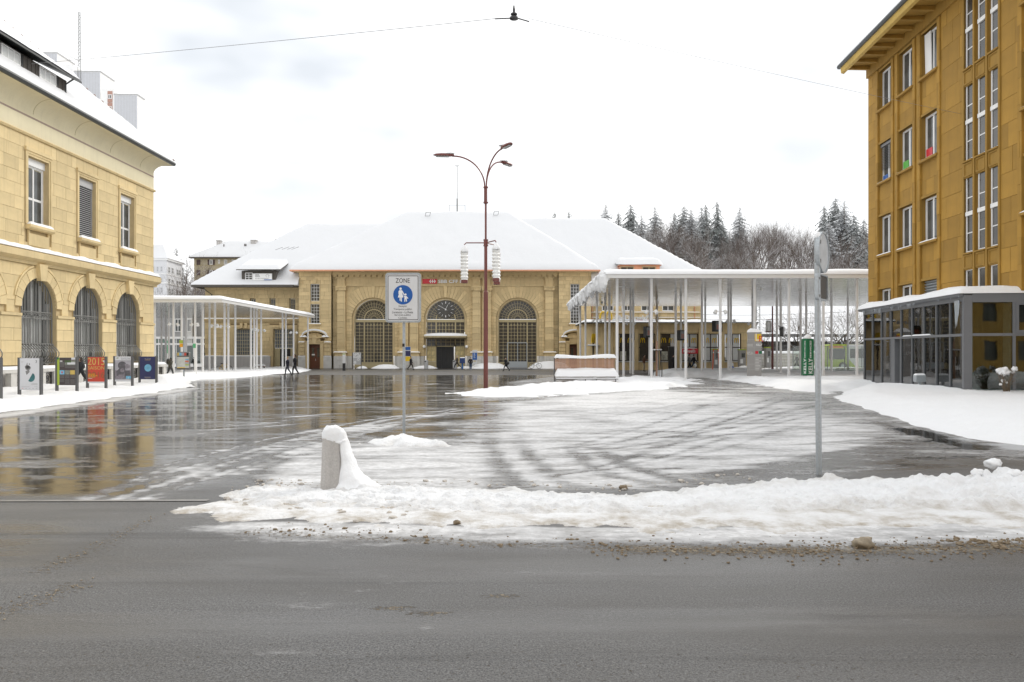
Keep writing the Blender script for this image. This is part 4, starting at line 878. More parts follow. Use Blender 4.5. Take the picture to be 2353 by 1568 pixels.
for x0, x1 in ((-rw, -rw*.75), (-rw*.75, -rw*.5), (rw*.5, rw*.75), (rw*.75, rw)):
    for p, q in ((.95, 1.75), (1.75, sz(797))): pane(eo, x0, x1, p, q, y+.06, mt['amber'])
    for p, q in ((sz(795), sz(786)), (sz(786), z1-.1)): pane(eo, x0, x1, p, q, y+.06, mt['pane_grey'])
for i in range(4):
    for p, q in ((sz(795), sz(786)), (sz(786), z1-.1)): pane(eo, -rw*.5+rw*.25*i, -rw*.25+rw*.25*i, p, q, y+.06, mt['pane_grey'])
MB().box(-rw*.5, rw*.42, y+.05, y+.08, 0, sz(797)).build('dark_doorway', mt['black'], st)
dd = MB()
for x in (-rw*.48, -rw*.22, 0): dd.box(x-.02, x+.03, y-.01, y+.05, 0, sz(797))
for z in (1.0, 1.7, 2.3): dd.box(-rw*.48, -rw*.22, y-.005, y+.04, z, z+.04)
dd.build('entrance_door', mt['dark'], st)
mq = MB(); n = 28; A0, B0 = 51*s_, 2.3
el = lambda k, f=1.0: [(A0*f*math.cos(PI + PI*i/n), YB+.3 + B0*f*math.sin(PI + PI*i/n)) for i in range(n+1)]
mq.pxy(el(1), sz(775.2), sz(772.6)); mq.pxy(el(1, .965), sz(777), sz(775.2)); mq.build('marquee', mt['beige'], st)
mu = MB()
for k in range(-4, 5):
    x = k*A0*.21; mu.box(x-.04, x+.04, YB-1.9*(1-(x/A0)**2)**.5, YB+.3, sz(778.2), sz(777))
mu.pxy(el(1, .8), sz(778.6), sz(777.9))
for sx in (-1, 1):
    for i in range(8):
        a, b = R(90*i/8), R(90*(i+1)/8); q = lambda t: (sx*rw*.5 - sx*0, y - .05 - 1.5*math.sin(t), sz(794) + 1.0*(1-math.cos(t)))
        mu.beam(q(a), q(b), .08, .10)
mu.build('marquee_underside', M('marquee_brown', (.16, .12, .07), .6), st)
ms = MB(); pts = el(1, .99)
for i in range(4):
    pass
vs = [(0, YB-.2, sz(772.6)+.50)]; rings = [(1.0, 0.0), (.99, .16), (.95, .26), (.8, .36), (.5, .44)]
ms = MB(); V = []
for f, h in rings: V += [(x*f, YB+.3 + (yy-YB-.3)*f, sz(772.6)+h) for x, yy in pts]
V.append((0, YB+.3, sz(772.6)+.46)); nn = n+1
F = [(k*nn+i, k*nn+i+1, (k+1)*nn+i+1, (k+1)*nn+i) for k in range(4) for i in range(n)] + [(4*nn+i, 4*nn+i+1, 5*nn) for i in range(n)]
ms.add(V, F); ms.build('marquee_snow', mt['snow'], st, smooth=True)
for x in (-48.5*s_, 49*s_): 
    g = MB(); g.blob((x, YB-.25, sz(797)), .22, .22, .22, n=12, k=8, amp=0); g.box(x-.03, x+.03, YB-.1, YB+.1, sz(797)-.03, sz(797)+.03); g.build('globe_lamp', mt['lantern'], st, smooth=True)
# company sign on the frieze
sg = MB().box(su(969.5), su(1003), YB-.2, YB-.06, sz(651.5), sz(640.5)).build('red_sign_panel', mt['red'], st)
lx, lz = su(993), sz(646)
lg = MB(); ym = YB-.215
lg.box(lx-.42, lx+.42, ym, ym+.012, lz-.05, lz+.05).box(lx-.055, lx+.055, ym-.001, ym+.011, lz-.24, lz+.24)
for sx in (-1, 1):
    for sy in (-1, 1): lg.pxz([(lx+sx*.46, lz), (lx+sx*.34, lz), (lx+sx*.16, lz+sy*.24), (lx+sx*.28, lz+sy*.24)], ym-.002, ym+.010)
lg.build('double_arrow_emblem', mt['white'], st)
text('SBB CFF FFS', mt['white'], st, su(1006), YB-.22, sz(646.2), w=su(1074)-su(1006), h=.46, align='LEFT', depth=.05, bold=.03, name='station_lettering')
# left wing
wl0, wl1 = su(461), xl0; YW = 1.6; zw = sz(659); zband = sz(733.5)
wins = [('rect', su(x)-.42, su(x)+.42, sz(722), sz(684)) for x in (526.4, 572.3, 618.3, 664.8)]
big = [('rect', su(529), su(574.6), sz(818), sz(755.7)), ('rect', su(620.7), su(667), 0.0, sz(755.7))]
lw = MB(); wall_with_holes(lw, wl0, wl1, 0, zw, wins+big, YW+.08)
for h in wins+big: reveal(lw, h, YW, YW+.45)
lw.box(wl0, wl0+.02, YW+.1, YW+22, 0, zw); lw.build('wing_wall', mt['smortar'], st)
MB().box(wl0-.02, wl0, YW+.1, YW+22, 0, zw).build('wing_side_wall', mt['swall'], st)
gw = [('rect', h[1]-.55, h[2]+.55, h[3], h[4]+.75) for h in big]
bk.wall(wl0, wl1, sz(820), zband-.3, .55, 1.3, YW, mt['sstone'], holes=gw, seed=71, pri=.8)
bk.wall(wl0, wl1, zband+.1, zw-.35, .55, 1.3, YW, mt['sstone'], holes=wins, seed=72, pri=.8)
gb = MB().box(wl0-.1, wl1, YW-.3, YW+.2, zband-.3, zband-.05).box(wl0-.2, wl1, YW-.5, YW+.2, zband-.05, zband+.1).box(wl0-.1, wl1, YW-.12, YW+.2, zw-.35, zw); gb.build('string_course', mt['swall'], st)
dome_snow(MB(), wl0-.2, wl1, YW-.5, YW, zband+.1, .14, 4, nx=40).build('ledge_snow', mt['snow'], st)
MB().box(wl0-.15, su(614), YW-.35, YW+.1, 0, sz(819)).box(su(672), wl1-1.9, YW-.35, YW+.1, 0, sz(819)).build('plinth', mt['concrete'], st)
q = MB(); dome_snow(q, wl0-.15, su(614), YW-.36, YW-.05, sz(819), .09, 9, nx=30); q.build('ledge_snow', mt['snow'], st)
for h in big:
    f = MB(); a, b, z0, z1 = h[1], h[2], h[3], h[4]
    for o1, yy in ((.55, -.05), (.38, -.11), (.2, -.06)):
        f.box(a-o1, a-o1+.17, YW+yy, YW+.1, z0, z1+o1).box(b+o1-.17, b+o1, YW+yy, YW+.1, z0, z1+o1).box(a-o1+.17, b+o1-.17, YW+yy, YW+.1, z1+o1-.17, z1+o1)
    for sx in (-.32, .32): m_ = (a+b)/2+sx; f.pxz([(m_-.16, z1+.1), (m_+.16, z1+.1), (m_+.2, z1+.85), (m_-.2, z1+.85)], YW-.3, YW)
    f.build('window_surround', mt['swall'], st)
window(st, big[0][1], big[0][2], big[0][3], big[0][4], YW+.3, 8, 7, mt['beige'], mt['pane_grey'], fr=.10, bar=.05)
window(st, big[1][1], big[1][2], sz(802), big[1][4], YW+.3, 8, 5, mt['beige'], mt['pane_grey'], fr=.10, bar=.05)
ds = MB(); a, b = big[1][1], big[1][2]
ds.box(a, a+.8, YW+.3, YW+.4, 0, sz(802)).box(b-.5, b, YW+.3, YW+.4, 0, sz(802)); ds.build('shop_door_side', mt['beige'], st)
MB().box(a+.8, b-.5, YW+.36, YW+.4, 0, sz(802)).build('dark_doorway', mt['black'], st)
for h in wins:
    window(st, h[1]+.05, h[2]-.05, h[3], h[4]-.05, YW+.25, 2, 3, mt['beige'], mt['pane'], fr=.08, bar=.05)
    k = MB(); c = (h[1]+h[2])/2; k.pxz([(c-.2, h[4]), (c+.2, h[4]), (c+.32, h[4]+.75), (c-.32, h[4]+.75)], YW-.1, YW)
    for sx in (-1, 1): k.pxz([(c+sx*.24, h[4]), (c+sx*.55, h[4]), (c+sx*.75, h[4]+.55), (c+sx*.36, h[4]+.6)], YW-.05, YW)
    k.build('window_surround', mt['swall'], st)
for i in range(7): MB().box(wl0-.02, wl0+1.4, YW-.08, YW+.02, sz(812)+.03+i*.85*.78, sz(812)+.58+i*.85*.78).build('quoin', mt['sstone'], st)
dp = MB(); dp.tube([(wl0+.1, YW-1.0, zw+.1), (wl0+.3, YW-.9, zw-.35), (wl0+1.0, YW-.15, zw-1.0), (wl0+1.0, YW-.15, zband)], .07, 6); dp.build('downpipe', mt['gutter'], st)
# right wing (seen above the restaurant) 
rw0, rw1 = xr1, su(1618); YR = 1.6
rws = [('rect', su(x)-.85, su(x)+.85, sz(714), sz(676)) for x in (1400, 1446, 1492, 1541)]
rwm = MB(); wall_with_holes(rwm, rw0, rw1, 0, zw, rws, YR+.06)
for h in rws: reveal(rwm, h, YR, YR+.4)
rwm.box(rw1-.02, rw1, YR+.1, YR+20, 0, zw); rwm.build('wing_wall', mt['swall'], st)
bk.wall(rw0, rw1, 5.6, zw-.3, .55, 1.4, YR, mt['sstone'], holes=rws, seed=77, pri=.5)
for h in rws: window(st, h[1], h[2], h[3], h[4], YR+.25, 2, 2, mt['whitep'], mt['pane_grey'], fr=.09, bar=.09)
rs = MB().box(rw0, rw1, YR-.2, YR+.1, sz(719), sz(717)).box(rw0, rw1, YR-.16, YR+.1, sz(731), sz(729)); rs.build('string_course', mt['swall'], st)
q = MB(); dome_snow(q, rw0, rw1, YR-.2, YR, sz(717), .1, 3, nx=40); dome_snow(q, rw0, rw1, YR-.16, YR, sz(729), .08, 5, nx=40); q.build('ledge_snow', mt['snow'], st)
MB().tube([(su(1602), YR-.1, sz(732)), (su(1602), YR-.1, sz(690))], .07, 6).tube([(su(1363), YR-.1, sz(745)), (su(1363), YR-.1, sz(660))], .07, 6).build('downpipe', mt['copper'], st)
# roofs (local coordinates: world minus root)
lc = lambda X, Y, Z: (X - SX, Y - SY, Z - SG)
x0, y0, z0 = lc(-30.3, 108.6, 13.2); x1 = lc(12.0, 0, 0)[0]; zr = 23.2 - SG
xa, xb = lc(-15.3, 0, 0)[0], lc(-1.1, 0, 0)[0]; dz = zr - z0
hip_roof('main_roof_snow', st, x0, x1, y0, y0+25.4, z0, zr-.35, dz/(xa-x0), dz/(x1-xb), dz/12.4, dz/12.4, thick=.42, nx=130, ny=60, seed=3)
gt = MB(); gt.box(x0-.02, x1+.02, y0-.10, y0+.12, z0-.20, z0-.01).box(x0-.06, x0+.1, y0, y0+20, z0-.2, z0-.02).box(x1-.1, x1+.06, y0, y0+20, z0-.2, z0-.02); gt.build('copper_gutter', mt['copper'], st)
so_ = MB().box(x0+.1, x1-.1, y0+.12, y0+24, z0-.16, z0-.03); so_.build('soffit', mt['swall'], st)
mz = lambda X, Y: z0 + np.minimum.reduce([dz/(xa-x0)*(X-x0), dz/(x1-xb)*(x1-X), dz/12.4*(Y-y0), np.full(X.shape, dz)])
X0, Y0, Z0 = lc(-44.0, 109.0, 11.2); Xm = lc(-14, 0, 0)[0]; zr2 = 21.5 - SG; dz2 = zr2 - Z0
hip_roof('wing_roof_snow', st, X0, Xm, Y0, Y0+24, Z0, zr2-.3, dz2/13.4, 0, dz2/12, dz2/12, thick=.30, nx=130, seed=9, cut=lambda X, Y, Z: (X < xl0-.05) | ((Z > mz(X, Y)-.2) & (Y > 1.7)))
ev = MB().box(X0+.05, xl0-.5, Y0+.02, Y0+.35, Z0-.30, Z0-.01).box(X0+.02, X0+.3, Y0+.35, Y0+23, Z0-.3, Z0-.02).box(X0+.3, xl0, Y0+.35, Y0+2.2, Z0-.22, Z0-.10); ev.build('eave_board', mt['darkwood'], st)
X1 = lc(29.2, 0, 0)[0]; Xn = lc(-6, 0, 0)[0]; zr3 = 22.2 - SG; dz3 = zr3 - Z0
hip_roof('wing_roof_snow', st, Xn, X1, Y0, Y0+24, Z0, zr3-.3, 0, dz3/(29.2-13.8), dz3/12, dz3/12, thick=.40, nx=130, seed=15, cut=lambda X, Y, Z: (X > xr1+.05) | ((Z > mz(X, Y)-.2) & (Y > 1.7)))
MB().box(xr1+.4, X1-.05, Y0, Y0+.3, Z0-.25, Z0-.01).build('copper_gutter', mt['copper'], st)
p = lc(*at(1568, 690, 118)); rx0 = lc(*at(1480, 600, 128))[0]; rx1 = lc(*at(1645, 600, 128))[0]
hip_roof('rear_roof_snow', st, rx0, rx1, lc(0, 121, 0)[1], lc(0, 140, 0)[1], Z0+1.2, Z0+9.0, .75, .62, .8, .8, thick=.4, nx=40, ny=30, seed=22)
# dormers
d0, d1, dzb, dzt = su(558.8)*1.0, su(636), sz(646), sz(623.5); yd = -.50
dw = MB().box(d0, d1, yd, yd+4, dzb-.6, dzt); do = dw.build('dormer', mt['darkwood'], st)
sl = MB()
for i in range(16): x = d0 + (d1-d0)*i/15; sl.box(x-.02, x+.02, yd-.03, yd, dzb-.3, dzt)
sl.build('cover_strip', mt['darkwood'], do)
w1, w2 = su(566.5), su(583.5); window(st, w1, w2, sz(644.5), sz(628), yd-.08, 2, 3, mt['whitep'], mt['pane'], fr=.07, bar=.05, name='dormer_window')
bn = MB().box(su(584.8), su(628.5), yd-.2, yd-.1, sz(645.5), sz(630)).build('banner', mt['white'], st)
text('SOCIETE TECHNIQUE', mt['ink'], bn, (su(590.5)+su(620.5))/2, yd-.205, sz(641.8), w=su(621)-su(591), h=.19)
MB().box(su(610), su(628), yd-.206, yd-.2, sz(645.2), sz(643.6)).build('banner_stripe', mt['blue'], bn)
hs_ = MB()
for i, z in enumerate((632, 634.6, 637.2)): hs_.box(su(590), su(599+i), yd-.206, yd-.2, sz(z)-.04, sz(z)+.03)
hs_.pxz([(su(613), sz(634.5)), (su(618), sz(631)), (su(623), sz(634.5)), (su(622), sz(634.5)), (su(618), sz(631.8)), (su(614), sz(634.5))], yd-.206, yd-.2).box(su(615), su(615.5), yd-.206, yd-.2, sz(639), sz(634.5)).box(su(620.6), su(621.1), yd-.206, yd-.2, sz(639), sz(634.5)); hs_.build('banner_print', mt['grey'], bn)
dr2 = MB(); X, Y = np.meshgrid(np.linspace(d0-.5, d1+.9, 24), np.linspace(yd-.9, yd+6, 14)); e_ = np.minimum(np.minimum(X-d0+.5, d1+.9-X), Y-yd+.9)
grid_obj('dormer_snow', X, Y, dzt + .06 + (Y-yd+.9)*.33 + .42*np.clip(e_/.5, 0, 1)**.5 + .1*fbm(X, Y), mt['roof_snow'], parent=st)
MB().prof_x([(yd-.9, dzt), (yd+6, dzt+2.2), (yd+6, dzt+2.35), (yd-.9, dzt+.12)], d0-.5, d1+.9).build('dormer_eave', mt['darkwood'], st)
c0, c1 = su(1424), su(1515); yc = -.3
cdm = MB().box(c0, c1, yc, yc+4, sz(630), sz(611.5)).box(c0-.2, c1+.2, yc-.3, yc+4, sz(611.5), sz(609.5)); cdo = cdm.build('copper_dormer', mt['copper'], st)
for x in (1441, 1491): window(st, su(x)-1.0, su(x)+.9, sz(624), sz(613.2), yc-.1, 2, 1, mt['beige'], mt['pane'], fr=.1, bar=.1, name='dormer_window')
X, Y = np.meshgrid(np.linspace(c0-.4, c1+.4, 26), np.linspace(yc-.6, yc+7, 16)); e_ = np.minimum(np.minimum(X-c0+.4, c1+.4-X), Y-yc+.6)
grid_obj('dormer_snow', X, Y, sz(609.3) + (Y-yc)*.16 + .75*np.clip(e_/.7, 0, 1)**.5 + .15*fbm(X*.7, Y*.7), mt['roof_snow'], parent=st)
for px, top, bot, r, Y in ((1563, 584, 600, .5, 123), (1580, 605, 612, .6, 121)):
    X_, Y_, Z_ = lc(*at(px, bot, Y)); h = (bot-top)*Y/FPX; ch = MB()
    if px == 1563: ch.lathe([(r, -1), (r*.9, h*.45), (r*1.5, h*.5), (r*1.1, h*.75), (r*.6, h*.8), (r*.6, h)], 12, (X_, Y_, Z_))
    else: ch.box(X_-r*1.6, X_+r*1.6, Y_-.6, Y_+.6, Z_-2, Z_+h*.6).box(X_-r*2, X_+r*2, Y_-.8, Y_+.8, Z_+h*.6, Z_+h)
    ch.build('chimney', mt['darkwood'], st)
am = MB(); X_, Y_, Z_ = lc(*at(1050.5, 487, 121.3)); am.tube([(X_, Y_, Z_-.5), (X_, Y_, Z_+2.0)], .10, 6).tube([(X_, Y_, Z_+2), (X_, Y_, Z_+7.0)], .05, 6).tube([(X_-.35, Y_, Z_+7), (X_+.35, Y_, Z_+7)], .05, 5)
for dx in (-1.2, 1.2): am.tube([(X_+dx, Y_, Z_-.3), (X_+dx, Y_, Z_+1.0)], .03, 4)
am.tube([(X_-1.2, Y_, Z_+1), (X_+1.2, Y_, Z_+1)], .025, 4); am.build('roof_mast', mt['iron'], st)
def roof_mark(pxs):
    for a, b in pxs: 
        pass
sk = MB()
for px, py in ((984, 494), (1140, 492)):
    X_, Y_, Z_ = lc(*at(px, py, 119.6)); ring_mesh(sk, [(X_-.45, Z_-.3), (X_+.3, Z_-.3), (X_+.45, Z_+.3), (X_-.3, Z_+.3)], [(X_-.38, Z_-.24), (X_+.24, Z_-.24), (X_+.38, Z_+.24), (X_-.24, Z_+.24)], Y_-.55, Y_-.5)
for px, py in ((645, 574), (660, 573), (672, 573), (682, 573)):
    X_, Y_, Z_ = lc(*at(px, py, 113.6)); sk.beam((X_-.5, Y_-.9, Z_-.15), (X_+.5, Y_-.7, Z_+.25), .05, .05)
sk.build('roof_hatch', mt['grey'], st)
rt = MB(); r = random.Random(6)
for (ax, ay, az_), (bx2, by2, bz2) in (((xa, y0+12.4, zr-.05), (xb, y0+12.4, zr-.05)), ((xb, y0+12.4, zr-.05), (x1-1, y0+1, z0+.9)), ((xa, y0+12.4, zr-.05), (x0+1, y0+1, z0+.9))):
    for i in range(46):
        t = r.random(); rt.blob((ax+(bx2-ax)*t, ay+(by2-ay)*t-.12, az_+(bz2-az_)*t+.02), .09, .07, .05, n=5, k=3, seed=i)
tag(rt.build('ridge_tile', mt['band'], st), kind='stuff')
bk.flush()
# ------------------------------------------------------------------ sandstone building on the side street (front faces the square)
lb = thing('post_office_building', 'pale yellow sandstone building with barred arched windows and a snowy roof with a long dormer', 'building', (-27.0, 60.0, -0.05), R(90))
bk = Bank(lb, 300)
U0 = -34.0; ctr = [-4.0, -9.25, -14.5, -19.75, -25.0, -30.25]
ach = [('arch', c, 1.70, 1.30, 4.60) for c in ctr]; uw = [('rect', c-.1-.95, c-.1+.95, 9.2, 13.0) for c in ctr]
bw = MB(); wall_with_holes(bw, U0, 0, 0, 15.5, ach+uw, .085)
for h in ach: reveal(bw, h, .02, .62)
for h in uw: reveal(bw, h, .02, .40)
bw.box(-.09, -.085, .09, 18, 0, 15.5); bw.build('wall', mt['lmortar'], lb)
ga = [('arch', c, 2.28, 1.30, 4.60) for c in ctr]; gw = [('rect', h[1]-.34, h[2]+.34, 8.2, 13.52) for h in uw]
bk.wall(U0, 0, 1.35, 4.05, .675, 1.55, -.03, mt['lstone'], holes=ach, seed=3, joint=.015)
bk.wall(U0, 0, 4.23, 6.95, .68, 1.7, 0, mt['lstone'], holes=ga, seed=5, joint=.015)
bk.wall(U0, 0, 7.8, 14.1, .70, 1.5, 0, mt['lstone'], holes=gw, seed=8, joint=.015)
for c in ctr[:4]: bk.voussoirs(c, 4.6, 1.70, 2.28, 13, -.045, mt['lstone'], joint=.026)
for c in ctr:                                        # keystone, panel, surround, sill
    k = MB(); k.pxz([(c-.26, 6.12), (c+.26, 6.12), (c+.40, 7.06), (c-.40, 7.06)], -.26, 0); k.build('keystone', mt['lstone'], lb)
    s = MB(); u = c-.1
    for o_, z_ in ((.30, -.07), (.17, -.035)):
        s.box(u-.95-o_, u-.95-o_+.13, z_, .08, 9.2, 13.0+o_).box(u+.95+o_-.13, u+.95+o_, z_, .08, 9.2, 13.0+o_).box(u-.95-o_+.13, u+.95+o_-.13, z_, .08, 13.0+o_-.13, 13.0+o_)
    s.box(u-1.3, u+1.3, -.12, .05, 13.3, 13.5)
    s.build('window_surround', mt['lstone'], lb)
    q = MB().prof_x([(0.05, 8.92), (-.22, 8.96), (-.30, 9.05), (-.30, 9.19), (.05, 9.19)], u-1.22, u+1.22); q.box(u-1.0, u-.9, -.06, .05, 8.72, 8.92).box(u+.9, u+1.0, -.06, .05, 8.72, 8.92).box(u-.98, u+.98, -.05, .05, 8.05, 8.72); q.build('window_sill', mt['lstone'], lb)
    dome_snow(MB(), u-1.2, u+1.2, -.30, .02, 9.19, .20, c).build('sill_snow', mt['snow'], lb)
    n = 20
    for half in (0, 1):
      arcm = MB()
      for i in range(n):
        a, b = R(14 + 152*i/n), R(14 + 152*(i+1)/n)
        if (i*152/n+14 > 76) if half == 0 else (i*152/n+14 < 98): continue
        arcm.pxz([(c+2.32*math.cos(a), 4.6+2.32*math.sin(a)), (c+2.44*math.cos(a), 4.6+2.44*math.sin(a)), (c+2.44*math.cos(b), 4.6+2.44*math.sin(b)), (c+2.32*math.cos(b), 4.6+2.32*math.sin(b))], -.06, .02)
      arcm.build('arch_moulding', mt['lstone'], lb)
for a, b in zip(sorted(ctr)[:-1], sorted(ctr)[1:]): MB().box(a+1.72, b-1.72, -.09, .05, 4.06, 4.22).build('impost', mt['lstone'], lb)
MB().box(ctr[0]+1.72, .06, -.09, .05, 4.06, 4.22).build('impost', mt['lstone'], lb)
cn = MB().prof_x([(.1, 6.95), (-.10, 6.98), (-.12, 7.12), (-.30, 7.22), (-.42, 7.30), (-.42, 7.62), (-.34, 7.72), (.1, 7.80)], U0, .36); cn.build('cornice', mt['lstone'], lb)
dome_snow(MB(), U0, .38, -.44, .0, 7.72, .26, 7, nx=120, ny=6, amp=.35).build('cornice_snow', mt['snow'], lb)
tm = MB().prof_x([(.1, 14.1), (-.08, 14.12), (-.14, 14.22), (-.05, 14.30), (.1, 14.3)], U0, .10); tm.build('upper_moulding', mt['lstone'], lb)
fz = MB().box(U0, 0, -.01, .3, 14.3, 15.18).box(U0, 0, -.01, .3, 15.28, 15.46); fz.build('frieze', mt['lrender'], lb)
MB().box(U0, 0.005, -.02, .1, 15.18, 15.28).build('frieze_band', mt['band'], lb)
arc = [(0.05, 15.46)] + [(-1.02*math.sin(R(90*i/10))**1.0*0 - 1.02*(1-math.cos(R(90*i/10))), 15.46 + .86*math.sin(R(90*i/10))) for i in range(11)] + [(.05, 16.32)]
x1c = 1.0
cv = MB(); cv.prof_x(arc, U0, 0)
# cove turns the corner: mitred return along the gable end
ins = [(y_, z_) for y_, z_ in arc[1:-1]]
V = []; 
for y_, z_ in ins: V += [(0 - 0, y_, z_), (-y_, y_, z_), (-y_, 14, z_)]
F = []
for i in range(len(ins)-1):
    for j in range(2): F.append((i*3+j, i*3+j+1, (i+1)*3+j+1, (i+1)*3+j))
cv.add(V, F); cv.build('cove', mt['lrender'], lb)
cjm = M('cove_joint', (.50, .43, .25), .9)
for u in [-2.2 - 4.3*i for i in range(8)]:             # drawn lines in the cove render
    rb = MB()
    for i in range(10): rb.beam((u, arc[1+i][0]-.004, arc[1+i][1]), (u, arc[2+i][0]-.004, arc[2+i][1]), .035, .02)
    rb.build('cove_line', cjm, lb)
gu = MB().prof_x([(-1.02, 16.32), (-1.14, 16.34), (-1.20, 16.46), (-1.18, 16.56), (-1.0, 16.56), (-1.0, 16.33)], U0, 1.16).box(-.4, 1.14, -1.0, 14, 16.325, 16.36).box(1.02, 1.18, -1.0, 14, 16.36, 16.56); gu.build('gutter', mt['gutter'], lb)
hip_roof('roof_snow', lb, U0, 1.16, -1.16, 19.5, 16.56, 26.0, 0, .94, .92, .92, thick=.22, nx=90, ny=60, seed=31, wav=.08)
# end wall of the building facing the station
MB().box(-.085, 0, .01, 18, 0, 15.46).build('end_wall', mt['lstone'], lb)
# dormer
yd = -.15; dm_ = MB().box(U0, -12.0, yd, yd+3, 17.0, 18.40); do = dm_.build('dormer', mt['darkwood'], lb)
bd = MB(); x = -12.05
for i in range(60):
    bd.box(x-.05, x, yd-.03, yd, 17.3, 18.38); x -= .38
bd.build('cover_strip', mt['darkwood'], do)
for c in (-13.9, -17.3, -20.7, -24.1):
    o = window(lb, c-.95, c+.65, 17.62, 18.30, yd-.10, 3, 1, mt['whitep'], mt['curtain'], fr=.06, bar=.06, name='dormer_window')
    MB().box(c+.65, c+.95, yd-.06, yd-.03, 17.62, 18.3).build('painted_shade', mt['black'], do)  # black strip paints the shade of the window reveal
MB().prof_x([(yd-.65, 18.40), (yd-.65, 18.52), (yd+3.5, 20.6), (yd+3.5, 20.4)], U0, -11.5).build('dormer_eave', mt['gutter'], lb)
X, Y = np.meshgrid(np.linspace(U0, -11.45, 80), np.linspace(yd-.7, yd+3.6, 14)); e_ = np.minimum(-11.45-X, Y-yd+.7)
grid_obj('dormer_snow', X, Y, 18.50 + (Y-yd+.7)*.48 + .25*np.clip(e_/.4, 0, 1)**.5 + .08*fbm(X, Y), mt['roof_snow'], parent=lb)
MB().tube([(-12.3, yd-.6, 18.42), (-12.3, yd-.12, 18.1), (-12.3, yd-.12, 17.3)], .05, 6).build('dormer_pipe', mt['gutter'], lb)
sn = MB()
for i in range(26): q = i*.36; sn.blob((1.0-q, -1.0+q, 16.75+q*.93), .16, .16, .10, n=6, k=4, seed=i)
sn.build('ridge_cap', M('old_tile', (.30, .22, .18), .9), lb)
# upper windows with sashes, one with its slatted blind down
for i, h in enumerate(uw):
    if i == 1:
        bl = MB().box(h[1], h[2], .16, .30, 12.55, 13.0).box(h[1], h[1]+.06, .2, .3, 9.2, 12.55).box(h[2]-.06, h[2], .2, .3, 9.2, 12.55).build('blind', mt['lightgrey'], lb)
        sm = MB().prof_x([(-.05, 0), (.05, .07), (.05, .085), (-.05, .02)], -.89, .89).mesh('slat', mt['lightgrey'])
        for k in range(26): link('slat', sm, bl, ((h[1]+h[2])/2, .22, 9.25 + k*.126))
        MB().box(h[1], h[2], .34, .36, 9.2, 13).build('painted_shade', mt['black'], lb)  # black sheet paints the dark gap behind the blind
    else:
        MB().box(h[1], h[2], .18, .34, 12.6, 13.0).build('blind_box', mt['whitep'], lb)
        window(lb, h[1], h[2], 9.2, 12.6, .28, 2, 2, mt['whitep'], mt['pane_grey'], fr=.11, bar=.13, vcuts=[9.31, 10.75, 12.49])
# arched windows: glazing, curtains, wrought grille with a belly
def grille(c):
    g = MB(); y = .22; r = 1.62
    for k in range(13):
        x = c - 1.56 + 3.12*k/12; zt = 4.6 + math.sqrt(max(r*r-(x-c)**2, 0))
        P = [(x, y, zt), (x, y, 2.55)]
        P += [(x, y - .42*math.sin(PI*t)**1.4*(1 if t < .62 else .97) - .10*t, 2.55 - 1.15*t) for t in (.15, .3, .45, .6, .75, .9, 1.0)]
        g.tube(P, .028, 5)
        if k < 12: g.tube([(x+.13, y+.02, 4.6 + math.sqrt(max(r*r-(x+.13-c)**2, 0))), (x+.13, y+.02, 1.5)], .016, 4)
        g.blob((x, y-.06, 2.5), .06, .08, .06, n=6, k=4, amp=0)
    for z in (4.35, 4.0, 2.55, 1.46): g.box(c-1.62, c+1.62, y-.03, y+.03, z-.03, z+.03)
    g.box(c-1.6, c+1.6, y-.22, y-.16, 1.40, 1.44)
    for k in range(12):
        x = c - 1.43 + 2.86*k/11
        ring_mesh(g, disc(x, 4.175, .11, 10), disc(x, 4.175, .075, 10), y-.04, y-.01)
    n = 20
    g.tube([(c+r*math.cos(PI*i/n), y, 4.6+r*math.sin(PI*i/n)) for i in range(n+1)], .03, 5)
    for sx in (-1, 1): g.tube([(c+sx*r, y, 4.6), (c+sx*r, y, 1.45)], .03, 5)
    return g.build('wrought_grille', mt['iron'], lb)
for c in ctr[:4]:
    grille(c); n = 24
    f = MB(); pts = [(c-1.68, 1.3)] + [(c-1.68*math.cos(PI*i/n), 4.6+1.68*math.sin(PI*i/n)) for i in range(n+1)] + [(c+1.68, 1.3)]
    f.box(c-.10, c+.10, .44, .56, 1.3, 6.2).box(c-1.68, c+1.68, .44, .56, 3.95, 4.15)
    for sx in (-1, 1): f.box(c+sx*.85-.03, c+sx*.85+.03, .46, .55, 1.3, 5.9).box(min(c+sx*1.5, c+sx*1.68), max(c+sx*1.5, c+sx*1.68), .45, .56, 1.3, 4.9)
    fo = f.build('arched_window', mt['whitep'], lb)
    MB().pxz(pts, .60, .62).build('pane', mt['pane_grey'], fo)
    cu = MB()
    for sx in (-1, 1):
        for i in range(10): x = c + sx*(.12 + i*.075); cu.box(min(x, x+sx*.07), max(x, x+sx*.07), .575 + .008*(i % 2), .59, 1.35, 4.0)
    cu.build('curtain', mt['curtain'], fo)
